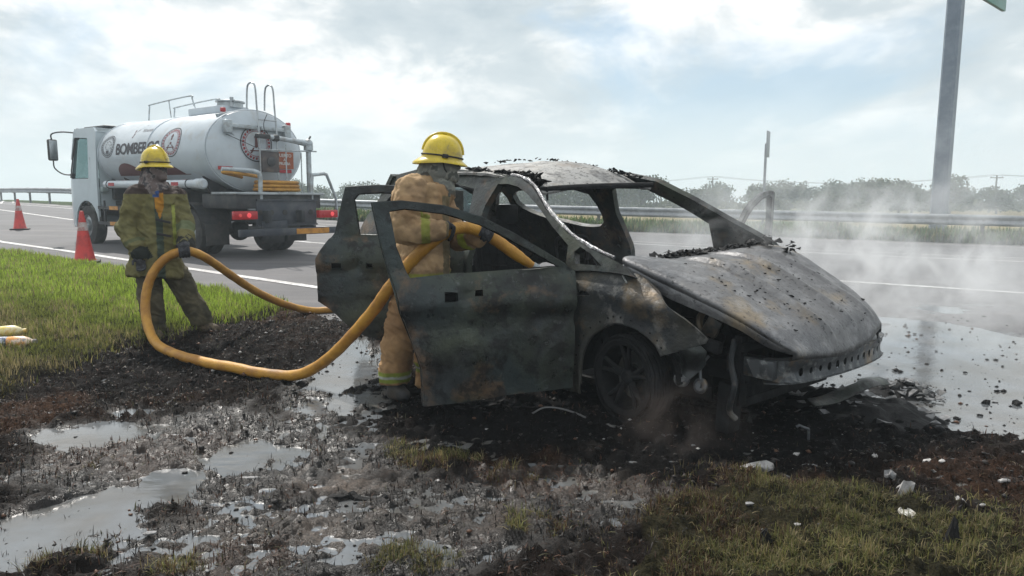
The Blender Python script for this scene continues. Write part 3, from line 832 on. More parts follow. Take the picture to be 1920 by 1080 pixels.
for off in (-.9, .9):
    a = Vector((37.5 + off, 131, wz + .6)); b = Vector((76.0 + off, 110, wz + .1)); c = Vector((130, 80, wz)); z = Vector((-8, 156, wz + .5))
    for p, q in ((z, a), (a, b), (b, c)):
        wm.tube([p.lerp(q, t) - Vector((0, 0, 1.3 * 4 * t * (1 - t))) for t in np.linspace(0, 1, 13)], .022, 4)
tag(wm.build("power_line", mottled("wire", (.05, .05, .05)), None), "pair of thin overhead wires strung between the distant utility poles", "cable")

sign_green = mottled("sign_green", (.012, .16, .115), [((.02, .20, .15), 2, .4, .6)], rough=.4)
steel_blue = mottled("painted_column", (.165, .20, .245), [((.12, .15, .19), .9, .42, .60), ((.21, .25, .29), 5, .5, .7, .5)], rough=.5, metal=.25, bump=.08, bump_scale=12)
def build_big_sign():
    b = at(1760, 400, 22.0); zz = float(verge_z(np.array([b[0]]), np.array([22.0]))[0])
    t = thing("overhead_sign", "tall grey steel column of an overhead road sign with green panel at the top right", "road sign", (b[0], 22.0, zz), math.radians(41))
    m = MB()
    w0, w1, h = .215, .20, 9.6
    # eight-sided tapering column
    sq = [(.72, 1), (1, .72), (1, -.72), (.72, -1), (-.72, -1), (-1, -.72), (-1, .72), (-.72, 1)]
    A = [m.bm.verts.new((x * w0, y * w0, -.3)) for x, y in sq]; B = [m.bm.verts.new((x * w1 + .12, y * w1, h)) for x, y in sq]
    m.bm.faces.new(A[::-1]); m.bm.faces.new(B)
    for k in range(8): m.bm.faces.new((A[k], A[(k + 1) % 8], B[(k + 1) % 8], B[k]))
    m.build("column", steel_blue, t, angle=20)
    MB().box((0, 0, .02), (1.0, 1.0, .05), bevel=.01).build("base_plate", steel_blue, t)
    MB().tube([(0, 0, 9.2), (5.9, 0, 9.45)], .13, 10).tube([(0, 0, 8.6), (5.9, 0, 8.75)], .11, 10).build("arm", steel_blue, t)
    MB().box((2.85, -.22, 9.03 - zz), (2.7, .05, 2.5), bevel=.02).build("sign_panel", sign_green, t)
    MB().box((2.85, -.17, 7.82 - zz), (2.74, .09, .05)).build("panel_frame", steel_blue, t)
build_big_sign()
def build_slim_sign():
    y = 23.2; b = at(1432, 372, y); zz = float(verge_z(np.array([b[0]]), np.array([y]))[0])
    t = thing("road_sign", "slim grey road sign seen nearly edge-on above the guardrail amid the smoke", "road sign", (b[0], y, zz), math.radians(60))
    ht = at(1436, 246, y)[2] - zz
    MB().box((0, 0, ht / 2 - .4), (.075, .075, ht), rot=(0, .0, 0), bevel=.008).build("post", galv, t)
    MB().box((0, -.06, ht - .42), (.56, .02, .84), bevel=.006).build("plate", mottled("plate_back", (.36, .38, .40), rough=.5, metal=.5), t)
build_slim_sign()
cone_red = mottled("cone_red", (.58, .035, .03), [((.30, .02, .02), 5, .48, .66, .8)], rough=.5)
cone_white = mottled("cone_band", (.50, .48, .47), [((.34, .16, .15), 11, .42, .6)], rough=.5)
rubber = mottled("black_rubber", (.028, .028, .028), [((.06, .055, .05), 6, .5, .7)], rough=.75)
def cone(u, v, hpx, label):
    g = on_ground(u, v); h = hpx * g[1] / CAM_F
    z = float(road_z(np.array(g[0]), np.array(g[1])))
    t = thing("traffic_cone", label, "traffic cone", (g[0], g[1], z + .001), .5, "traffic cones on the hard shoulder")
    MB().box((0, 0, .02), (h * .52, h * .52, .04), bevel=.012).build("base", rubber, t)
    R = lambda q: h * (.185 * (1 - q) + .034 * q)
    MB().lathe([(R(.03) + .025, .035), (R(.05), .07), (R(.3), h * .3), (R(.62), h * .62)], seg=24, cap=False).build("body", cone_red, t)
    MB().lathe([(R(.62) + .003, h * .62), (R(.78) + .003, h * .78)], seg=24, cap=False).build("reflective_band", cone_white, t)
    MB().lathe([(R(.78), h * .78), (R(.97), h * .97), (R(1), h * .995), (.012, h)], seg=24).build("tip", cone_red, t)
cone(160, 494, 96, "large red traffic cone with pale band, nearer the camera beside the truck's front wheel")
cone(38, 432, 57, "small distant red traffic cone at the left edge of the picture on the road")
# ------------------------------------------------------------------ the burnt-out car
slate = mottled("scorched_paint", (.036, .048, .049), [((.052, .062, .042), 1.3, .44, .58), ((.018, .021, .023), .9, .48, .62, .7), ((.010, .010, .011), 1.5, .48, .62, .9), ((.10, .118, .128), 1.6, .56, .72, .6), ((.16, .095, .05), 3.3, .60, .70, .6), ((.012, .012, .012), 7, .58, .66, .8), ((.17, .18, .185), 17, .66, .78, .40), ((.011, .011, .012), 12, .60, .68, .7)],
                rough=.24, rough2=.55, metal=.40, bump=.55, bump_scale=22)
tanmetal = mottled("scorched_wing", (.060, .058, .048), [((.030, .034, .038), 2.0, .44, .60), ((.19, .135, .075), 3.4, .56, .70, .75), ((.012, .012, .013), 2.4, .58, .70, .9), ((.24, .235, .22), 7, .62, .74, .6)],
                   rough=.34, rough2=.7, metal=.35, bump=.7, bump_scale=26)
ashmetal = mottled("ash_grey_metal", (.145, .145, .148), [((.075, .077, .085), 1.9, .48, .66, .8), ((.24, .19, .125), 2.6, .57, .70, .8), ((.30, .30, .305), 8, .54, .72, .6), ((.03, .03, .03), 42, .63, .69, .85), ((.05, .048, .045), 5.5, .64, .72, .6)],
                   rough=.28, rough2=.56, metal=.50, bump=.5, bump_scale=46)
roofmetal = mottled("ash_grey_roof", (.26, .26, .255), [((.06, .06, .062), 6, .55, .68, .8), ((.34, .335, .32), 11, .5, .7, .7), ((.16, .12, .085), 3.5, .58, .7, .6), ((.02, .02, .02), 30, .60, .67, .9)], rough=.5, rough2=.7, metal=.3, bump=.6, bump_scale=40)
soot = mottled("soot_black", (.007, .0072, .008), [((.022, .023, .025), 5, .56, .7), ((.035, .028, .02), 9, .64, .74, .7)], rough=.6, rough2=.9, bump=.5, bump_scale=30, spec=.22)
bare = mottled("bare_steel", (.10, .11, .12), [((.07, .075, .08), 5, .46, .62), ((.20, .135, .075), 6, .60, .70, .7), ((.34, .35, .35), 14, .58, .7, .6)], rough=.35, rough2=.6, metal=.6, bump=.25, bump_scale=40)
brightm = mottled("bright_trim", (.55, .57, .58), [((.25, .26, .27), 7, .5, .66)], rough=.3, metal=.75)

ashmetal_ = ashmetal
car = thing("burnt_car", "burnt-out five-door car with all glass gone and its doors hanging open", "car", (1.383, 4.775, 0), -.88)
def tumble(z): return .905 - .012 * ((z - .6) / .5) ** 2 if z < .93 else .900 - .29 * ((z - .93) / .62) ** 1.05
def car_pt(p): return Vector((1.383 + p[0] * math.cos(-.88) - p[1] * math.sin(-.88), 4.775 + p[0] * math.sin(-.88) + p[1] * math.cos(-.88), p[2]))
def wob(a, b, k=1.0): return .004 * k * (2 * float(fbm(np.array(a * 5.), np.array(b * 5.), 201, 3)) - 1)

def arc(cx, cz, r, a0, a1, n): return [(cx + r * math.cos(math.radians(a)), cz + r * math.sin(math.radians(a))) for a in np.linspace(a0, a1, n)]
def body_side(sgn, name, mat):
    outer = [(-.44, .12), (-.455, .94), (-.28, .955), (-.08, .955), (.06, .945), (-.03, 1.0), (-.15, 1.035), (-.37, 1.09), (-.63, 1.18), (-.92, 1.335), (-1.16, 1.50), (-1.34, 1.572), (-1.64, 1.615), (-2.17, 1.665), (-2.9, 1.70), (-3.3, 1.65), (-3.55, 1.25), (-3.63, .98), (-3.66, .55), (-3.5, .34)]
    outer += arc(-2.69, .36, .385, 0, 180, 11) + [(-3.09 + .8 * 1.0 - .0, .2)] if False else []
    outer += arc(-2.69, .36, .385, 3, 177, 11)[::1][::1]
    # arch runs from the rear to the front of the wheel
    a = arc(-2.69, .36, .385, 180, 0, 11)
    outer = outer[:20] + a + [(-2.29, .16)]
    front = [(-.53, .24), (-.515, .90), (-.58, 1.10), (-.80, 1.222), (-1.01, 1.352), (-1.20, 1.455), (-1.33, 1.505), (-1.48, 1.53), (-1.60, 1.53), (-1.66, 1.36), (-1.645, .90), (-1.63, .26)]
    holes = [front]
    if sgn < 0:
        holes.append([(-1.80, .26), (-1.81, .9), (-1.84, 1.3), (-1.90, 1.50), (-2.2, 1.545), (-2.62, 1.55), (-2.74, 1.12), (-2.42, .78), (-2.26, .42), (-2.24, .26)])
        holes.append([(-.50, 1.06), (-.46, .985), (-.22, .99), (-.34, 1.055), (-.46, 1.095)])
    else:
        holes.append(round_poly([(-1.86, 1.51), (-2.61, 1.515), (-2.97, 1.485), (-2.93, 1.34), (-2.65, 1.24), (-2.26, 1.18), (-1.98, 1.14), (-1.75, 1.16), (-1.74, 1.3)], 1))
    holes.append(round_poly([(-3.02, 1.22), (-3.08, 1.50), (-3.22, 1.48), (-3.38, 1.25)], 1))
    f = lambda x, z: (x, sgn * (tumble(z) + wob(x, z)), z + .5 * wob(z + 3, x))
    if sgn > 0:
        outer = outer[:3] + [(-.04, .96), (.0, 1.0), (-.04, 1.06), (-.18, 1.14), (-.39, 1.25), (-.66, 1.40), (-.99, 1.56), (-1.40, 1.635), (-1.64, 1.65), (-2.17, 1.68)] + outer[14:]
        holes[0] = [(-.60, .24), (-.585, .97), (-.572, 1.21), (-.72, 1.30), (-.86, 1.375), (-1.13, 1.50), (-1.47, 1.505), (-1.52, 1.49), (-1.56, 1.28), (-1.50, .98), (-1.50, .26)]
        outer = outer[::-1]; 
    o = sheet(name, outer, holes, f, mat, car, thick=.055 if sgn < 0 else .055, step=.05, angle=40)
    return o
body_side(-1, "body_side", slate); body_side(1, "body_side", slate)
# the gutter over the doors, its glare painted in as a bright metal colour
glare_edge = mottled("glare_metal", (.34, .36, .38), [((.08, .08, .085), 22, .46, .56), ((.20, .20, .21), 7, .45, .6)], rough=.16, rough2=.4, metal=.8, bump=.8, bump_scale=60)
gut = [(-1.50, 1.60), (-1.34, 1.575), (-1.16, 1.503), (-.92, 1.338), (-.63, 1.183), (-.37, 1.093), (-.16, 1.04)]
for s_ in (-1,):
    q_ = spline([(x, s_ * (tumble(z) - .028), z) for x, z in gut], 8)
    MB().tube([np.array(p) + [0, 0, .006 * (float(fbm(np.array(p[0] * 30), np.array(1.0), 205, 2)) - .5)] for p in q_], [.010 + .012 * float(fbm(np.array(p[0] * 14), np.array(2.0), 206, 2)) for p in q_], 8).build("roof_gutter", glare_edge if s_ < 0 else ashmetal_, car)

def fender(sgn):
    o = [(-.455, .13), (-.455, .935), (-.28, .948), (-.08, .958), (.02, .952), (.10, .918), (.25, .848), (.32, .795), (.43, .735), (.56, .63), (.55, .605), (.30, .50), (.24, .575), (.115, .635), (-.03, .655), (-.12, .63), (-.26, .545), (-.34, .42), (-.365, .28), (-.36, .13)]
    if sgn > 0: o = [(-.455, .13), (-.455, .935), (-.08, .945), (.25, .835), (.56, .70), (.72, .62), (.74, .5), (.40, .35), (.32, .50), (.24, .575), (.115, .635), (-.03, .655), (-.12, .63), (-.26, .545), (-.34, .42), (-.365, .28), (-.36, .13)]
    slot = [(-.40, .785), (-.40, .82), (-.30, .822), (-.28, .792)]
    def f(x, z):
        y = .912 - .05 * max(0, (z - .80) / .15) ** 2 - .07 * max(0, (x - .1) / .5) ** 1.5
        tp = float(np.interp(x, [-.46, -.08, .02, .10, .25, .32], [1.2, 1.0, .955, .92, .85, .80])); y -= .070 * float(sstep(.0, .07, np.array(.07 - (tp - z)))) * float(sstep(-.12, .05, np.array(x))) * (1 - float(sstep(.15, .32, np.array(x))))
        y += .014 * math.exp(-((z - .80 + .12 * x) / .03) ** 2) - .012 * sstep(.72, .66, z)
        d = math.hypot(x + .01, (z - .29)) - .37; y += .022 * math.exp(-(d / .03) ** 2)
        return (x, sgn * (y + wob(x, z, 1.6)), z)
    return sheet("fender", o, [slot], f, tanmetal, car, thick=.012, step=.028, angle=50)
fender(-1); fender(1)
# wheel-arch flange with its row of empty clip holes
m = MB()
ap = [(-.365, .20), (-.362, .30), (-.34, .42), (-.26, .545), (-.12, .63), (-.03, .655), (.115, .635), (.24, .575), (.30, .505)]
sp = spline(ap, 6)
m.tube([(p[0], -.905, p[1] - .004) for p in sp], .011, 8)
m.build("arch_lip", tanmetal, car)
m = MB()
for p in sp[4:-2:3]:
    c = np.array([-.02, .27]); d = (p - c) / np.linalg.norm(p - c); q = p + d * .035
    m.lathe([(.0065, 0), (.0065, .003)], (q[0], -.9275, q[1]), (0, 1, 0), 8)
tag(m.build("clip_hole", soot, car), kind="stuff")

def build_hood():
    nf = spline([(-0.062, -0.8, 0.94), (0.1, -0.772, 0.867), (0.285, -0.748, 0.8), (0.507, -0.722, 0.739), (0.687, -0.687, 0.675), (0.818, -0.646, 0.605), (0.941, -0.59, 0.576)], 6)
    nt_ = spline([(-0.125, -0.745, 1.037), (0.136, -0.725, 0.967), (0.377, -0.7, 0.887), (0.561, -0.68, 0.815), (0.724, -0.655, 0.738), (0.861, -0.62, 0.662), (0.958, -0.565, 0.584)], 6)
    md = spline([(-.15, -.30, 1.005), (.06, -.3, 1.00), (.28, -.3, .965), (.48, -.3, .875), (.70, -.3, .755), (.87, -.3, .655), (.955, -.3, .55)], 6)
    ce = spline([(-.16, .0, 1.01), (.05, 0, 1.015), (.27, .0, .985), (.47, 0, .895), (.69, 0, .775), (.86, 0, .665), (.945, 0, .535)], 6)
    mr = spline([(-.14, .32, 1.03), (.05, .32, 1.035), (.26, .32, 1.0), (.46, .32, .915), (.68, .32, .795), (.84, .32, .69), (.925, .32, .555)], 6)
    fe = spline([(-.04, .74, 1.06), (.10, .72, 1.05), (.25, .70, 1.01), (.46, .66, .905), (.68, .63, .785), (.82, .59, .69), (.90, .55, .61)], 6)
    nf, nt_, md, ce, mr, fe = [[A[i] for i in range(len(A))] for A in (nf, nt_, md, ce, mr, fe)]
    ff = [p + np.array([-.01, .02, -.10]) for p in fe]
    rows = []
    for k in range(len(ce)):
        ctr = [nf[k], .5 * (nf[k] + nt_[k]) + np.array([0, -.018, .004]), nt_[k], md[k], ce[k], mr[k], fe[k], ff[k]]
        rows.append(np.array(spline(ctr, 22)))
    R = np.array(rows); n, m_, _ = R.shape
    s = np.linspace(0, 1, n)[:, None]; y = R[:, :, 1]
    for y0, y1, a in ((-.30, -.12, .034), (.06, .20, .030), (.40, .48, .016)):
        yc = y0 + (y1 - y0) * s; R[:, :, 2] += a * (sstep(-.03, .0, y - yc) - sstep(.0, .055, y - yc)) * sstep(0.05, .25, s) * (1 - sstep(.9, 1, s))
    R[:, :, 2] += .012 * (fbm(R[:, :, 0] * 3.5, R[:, :, 1] * 3.5, 211, 4) - .5) + .005 * (fbm(R[:, :, 0] * 16, R[:, :, 1] * 16, 213, 3) - .5)
    # front edge rolled under, rear edge torn
    lipr = R[-1] + np.array([.0, 0, -.035]); R = np.concatenate([R, lipr[None]], 0); n += 1
    V = R.reshape(-1, 3); i = (np.arange(n - 1)[:, None] * m_ + np.arange(m_ - 1)[None]).ravel()
    F = np.stack([i, i + 1, i + m_ + 1, i + m_], 1)
    me = fast_mesh("hood", V, F); o = link("hood", me, ashmetal, car)
    sd = o.modifiers.new("thickness", 'SOLIDIFY'); sd.thickness = .012; sd.offset = -1
    return R
HOOD = build_hood()
def hood_z(x, y):
    d = (HOOD[:-1, :, 0] - x) ** 2 + (HOOD[:-1, :, 1] - y) ** 2; k = np.unravel_index(np.argmin(d), d.shape); return HOOD[:-1][k][2]

def build_roof():
    outer = [(-1.135, -.545), (-1.14, -.2), (-1.11, .2), (-1.0, .555), (-1.6, .60), (-2.4, .62), (-3.1, .60), (-3.32, .52), (-3.36, 0), (-3.32, -.52), (-3.1, -.60), (-2.4, -.61), (-1.6, -.60)]
    xs = [-3.4, -3.3, -2.9, -2.4, -1.9, -1.6, -1.35, -1.2, -1.1, -1.0]; zs = [1.60, 1.655, 1.745, 1.765, 1.745, 1.715, 1.66, 1.60, 1.545, 1.545]
    def f(x, y):
        z = float(np.interp(x, xs, zs)); t = (.60 - y) / 1.2
        z -= .115 * t ** 1.7 + .05 * max(0, (y - .35) / .25) ** 2
        z += .028 * (float(fbm(np.array(x * 2.2), np.array(y * 2.2), 221, 4)) - .5) + .016 * (float(fbm(np.array(x * 9), np.array(y * 9), 223, 3)) - .5)
        z += .035 * math.exp(-(((x + 1.75) / .35) ** 2 + ((y - .1) / .3) ** 2))
        return (x, y, z)
    sheet("roof", outer, [], f, roofmetal, car, thick=.02, step=.05, angle=60)
    MB().tube(spline([(-1.20, -.56, 1.475), (-1.145, -.35, 1.497), (-1.13, 0, 1.515), (-1.08, .3, 1.525), (-1.0, .57, 1.53)], 6), .022, 8).build("windscreen_header", soot, car)
    MB().tube([(-1.15, -.50, 1.50), (-1.145, -.497, 1.40)], [.012, .008], 6).build("sensor_stub", soot, car)
build_roof()
def crumpled(m, path, r, n, seed, sq=(1, 1, .5)):
    """strip of charred crumpled flakes along a path"""
    g = np.random.default_rng(seed); P = np.array(spline(path, 10))
    for k in range(n):
        p = P[g.integers(len(P))] + g.normal(0, r, 3) * np.array(sq) * .5
        s = r * g.uniform(.25, .9); a = g.uniform(0, 6.28)
        pts = []
        for q in range(5):
            t = a + q * 1.256; rr = s * g.uniform(.5, 1.2); pts.append(Vector(p) + Vector((math.cos(t) * rr, math.sin(t) * rr, g.normal(0, .35) * s)))
        m.poly_prism(pts, (g.normal(0, .004), g.normal(0, .004), max(.003, s * .12)))
m = MB(); crumpled(m, [(-2.1, -.50, 1.665), (-1.7, -.50, 1.625), (-1.4, -.49, 1.60), (-1.2, -.49, 1.535)], .045, 230, 5, (1.4, .9, .35)); m.build("melted_trim", soot, car, False)
m = MB(); crumpled(m, [(-2.5, .0, 1.76), (-2.1, .3, 1.78), (-1.5, .45, 1.70)], .032, 40, 6, (4, 2.5, .2)); crumpled(m, [(-1.35, .42, 1.665), (-1.1, .50, 1.60)], .04, 40, 8, (1, .6, .3)); tag(m.build("roof_debris", soot, car, False), kind="stuff")
m = MB(); crumpled(m, [(-.14, -.52, 1.005), (-.16, -.1, 1.03), (-.12, .35, 1.045), (-.06, .68, 1.075)], .036, 330, 7, (1.6, 1.2, .55)); m.build("scuttle_debris", soot, car, False)
# charred flakes lying on the bonnet
g = np.random.default_rng(9)
flm = MB()
for k in range(420):
    x = g.uniform(-.05, .88); y = g.uniform(-.6, .58); z = hood_z(x, y) + .004; s = .0035 + .011 * g.uniform() ** 2 + (.008 if g.uniform() > .97 else 0); a = g.uniform(0, 3.14)
    pts = [Vector((x + math.cos(a + t) * s * rr * 1.5, y + math.sin(a + t) * s * rr * .8, z + g.normal(0, .002))) for t, rr in zip((0, 1.2, 2.4, 3.6, 4.9), g.uniform(.6, 1.2, 5))]
    flm.poly_prism(pts, (0, 0, .002 + s * .25))
tag(flm.build("hood_flakes", soot, car, False), kind="stuff")
# a few larger lumps at the far rear corner of the bonnet
for (x, y, r) in ((.05, .62, .035), (.22, .60, .03), (-.02, .45, .03)):
    m = MB(); crumpled(m, [(x, y, hood_z(x, y) + .03), (x + .03, y, hood_z(x, y) + .05)], r * 1.3, 14, int(x * 100) + 50, (1, 1, .8)); m.build("melted_lump", soot, car, False)

# shut line fin between scuttle and bonnet, near side
MB().tube(spline([(-.13, -.765, 1.035), (-.10, -.80, 1.00), (-.06, -.86, .955), (.01, -.895, .90)], 5), .006, 6).build("shut_line_edge", brightm, car)

def build_front():
    # bumper beam: open channel with punched holes, brackets behind
    C = [(.70, -.60), (.84, -.50), (.89, -.36), (.925, -.05), (.925, .25), (.905, .50), (.86, .72), (.80, .80)]
    P = np.array(spline([(a, b, 0) for a, b in C], 8)); L_ = np.concatenate([[0], np.cumsum(np.linalg.norm(np.diff(P, axis=0), axis=1))]); tot = L_[-1]
    def f(s, z):
        x = np.interp(s, L_, P[:, 0]) - .012 * math.exp(-((z + .012) / .035) ** 4); y = np.interp(s, L_, P[:, 1]); return (x + .010 * math.sin(z * 60) * 0, y, .445 + z + .008 * (float(fbm(np.array(s * 5), np.array(z * 9), 231, 3)) - .5) - .012 * (y > .4) * (y - .4))
    holes = []
    for s in np.linspace(.30, tot - .22, 12):
        r = .019 if int(s * 40) % 2 else .025; holes.append([(s + r * math.cos(t) * .8, -.014 + r * math.sin(t)) for t in np.linspace(0, 6.28, 9)[:-1]])
    o = [(0.16, -.06), (.12, .055), (.30, .062), (tot - .3, .062), (tot, .05), (tot, -.055), (tot - .3, -.068), (.3, -.075)]
    t = sheet("bumper_beam", o, holes, f, bare, car, thick=.006, step=.03, angle=40)
    sheet("beam_back", [(.16, -.055), (.16, .045), (tot - .05, .045), (tot - .05, -.055)], [], lambda s, z: (f(s, z)[0] - .055, f(s, z)[1], f(s, z)[2]), soot, car, thick=.005, step=.08)
    m = MB(); top = [(P[k][0] - .03, P[k][1], .505) for k in range(4, len(P), 3)]; bot = [(P[k][0] - .03, P[k][1], .375) for k in range(4, len(P), 3)]
    for line in (top, bot):
        for a, b in zip(line, line[1:]):
            a, b = Vector(a), Vector(b); c = (a + b) / 2; d = b - a; m.box(c, (d.length + .004, .075, .006), rot=(0, 0, math.atan2(d.y, d.x)))
    tag(m.build("beam_flange", bare, car), kind="stuff")
    m = MB(); m.poly_prism([(.66, -.60, .50), (.84, -.51, .505), (.84, -.51, .375), (.70, -.585, .40)], (.0, .02, 0)); m.box((.66, -.52, .45), (.30, .10, .11), bevel=.008)
    m.build("beam_bracket", bare, car)
    MB().box((.66, .60, .45), (.30, .10, .11), bevel=.008).build("beam_bracket", bare, car)
    # radiator support, slam panel, rails, firewall, engine lumps: all black with soot
    m = MB()
    for y in (-.56, .56): m.box((.60, y, .42), (.05, .08, .42), bevel=.01)
    m.box((.62, 0, .56), (.05, 1.2, .05), bevel=.01); m.box((.56, 0, .20), (.05, 1.1, .06), bevel=.01); m.box((.56, 0, .38), (.03, 1.0, .36), bevel=.005)
    m.build("radiator_support", soot, car)
    for y in (-.50, .50): MB().box((.15, y, .40), (1.0, .10, .12), bevel=.012).build("chassis_rail", soot, car)
    for y in (-.72, .72):
        MB().box((.20, y, .62), (.75, .05, .07), rot=(0, .16, 0), bevel=.01).build("upper_rail", soot, car)
    g = np.random.default_rng(21); m = MB()
    for k in range(26):
        m.box((g.uniform(-.1, .5), g.uniform(-.45, .45), g.uniform(.3, .62)), (g.uniform(.08, .3), g.uniform(.08, .3), g.uniform(.08, .28)), rot=tuple(g.uniform(-.5, .5, 3)), bevel=.012)
    for k in range(10): m.tube([tuple(g.uniform(-.3, .5, 2).tolist() + [g.uniform(.3, .6)]) for _ in range(4)], .016, 6)
    m.build("engine", soot, car)
    m = MB(); m.box((-.22, 0, .55), (.03, 1.62, .84)); m.box((-.30, 0, .30), (.1, 1.5, .35), rot=(0, -.5, 0)); m.build("firewall", soot, car)
    for s in (-1, 1):
        m = MB(); 
        pts = [( -.02 + .40 * math.cos(a), .29 + .40 * math.sin(a)) for a in np.linspace(math.pi * 1.02, 0.1, 12)]
        for (a, b) in zip(pts, pts[1:]):
            m.poly_prism([(a[0], s * .86, a[1]), (b[0], s * .86, b[1]), (b[0], s * .52, b[1]), (a[0], s * .52, a[1])], (0, 0, .01))
        m.box((-.02, s * .50, .42), (.8, .02, .5)); m.build("wheel_well", soot, car)
    # torn lower corner of the wing, strut and wiring, loose horns
    sheet("torn_liner", [(.30, .50), (.55, .60), (.585, .57), (.57, .49), (.50, .40), (.44, .42), (.40, .45), (.36, .47)], [], lambda x, z: (x, -.885 + .03 * math.sin(x * 23) + .02 * math.sin(z * 31), z), slate, car, thick=.006, step=.03, angle=60)
    for (x, z, y, a) in ((.365, .355, -.80, .2), (.475, .335, -.77, -.35)):
        m = MB(); ax = Vector((.35 + a, -1, .25)).normalized()
        m.lathe([(.0, -.016), (.036, -.016), (.046, -.008), (.046, .004), (.034, .012), (.030, .006), (.014, .006), (.014, .018), (0, .018)], (x, y, z), ax, 22, cap=False)
        m.tube([(x, y, z + .035), (x - .02, y + .02, z + .11), (x + .01, y + .06, z + .17)], .010, 7); m.build("horn", bare, car)
    m = MB()
    m.tube(spline([(.58, -.60, .60), (.60, -.66, .48), (.64, -.68, .36), (.60, -.66, .2), (.62, -.62, .14)], 5), .018, 7)
    m.tube(spline([(.42, -.64, .60), (.38, -.66, .66), (.36, -.62, .72), (.40, -.6, .76)], 5), .022, 7)
    m.box((.47, -.66, .67), (.09, .05, .12), rot=(.2, .5, .3), bevel=.01)
    m.build("headlamp_bracket", tanmetal, car)
    MB().box((.56, -.60, .20), (.09, .13, .30), rot=(0, .05, 0), bevel=.01).build("lower_bracket", soot, car)
build_front()

def build_wheel(x, y, z, steer, r=.235, sgn=-1):
    w = empty("wheel", (x, y, z), steer, car)
    m = MB(); m.lathe([(r, -.10), (r + .012, -.098), (r + .010, -.085), (r - .022, -.07), (r - .035, 0), (r - .022, .07), (r + .010, .085), (r + .012, .1), (r, .1), (r - .03, .09), (r - .045, 0), (r - .03, -.09), (r, -.10)], (0, 0, 0), (0, 1, 0), 40, cap=False)
    m.build("rim", soot, w)
    m = MB()
    for k in range(5):
        a0 = k * 2 * math.pi / 5 + .35
        for da in (-.13, .13):
            a1 = a0 + da * 1.5; a2 = a0 + da
            p = [(math.cos(a2 + 0) * .05, -.045 if sgn < 0 else .045, math.sin(a2) * .05), (math.cos(a2) * .13, sgn * .058, math.sin(a2) * .13), (math.cos(a1) * (r - .02), sgn * .075, math.sin(a1) * (r - .02))]
            m.tube(p, [.020, .016, .014], 7)
    m.lathe([(.0, .075), (.034, .075), (.055, .055), (.058, .0)], (0, 0, 0), (0, sgn, 0), 18, cap=False); m.build("spokes", soot, w)
    MB().lathe([(.155, .0), (.155, .02), (.08, .02), (.08, .03), (.0, .03)], (0, -sgn * .03, 0), (0, sgn, 0), 30).build("brake_disc", tanmetal, w)
    # what is left of the tyre: wire cords and char sagging at the bottom
    m = MB(); g = np.random.default_rng(int(abs(x) * 10) + 3)
    for k in range(9):
        pts = []
        for a in np.linspace(0, 2 * math.pi, 26)[:-1]:
            rr = r + .020 + .012 * g.uniform() + .02 * max(0, -math.sin(a)); pts.append((math.cos(a) * rr, -.09 + .022 * k + g.normal(0, .003), math.sin(a) * rr))
        m.tube(pts, .011, 5, closed=True)
    m.build("burnt_tyre", soot, w)
build_wheel(.0, -.80, .305, -.10); build_wheel(0, .80, .305, -.10, sgn=1); build_wheel(-2.69, -.80, .335, 0); build_wheel(-2.69, .80, .335, 0, sgn=1)

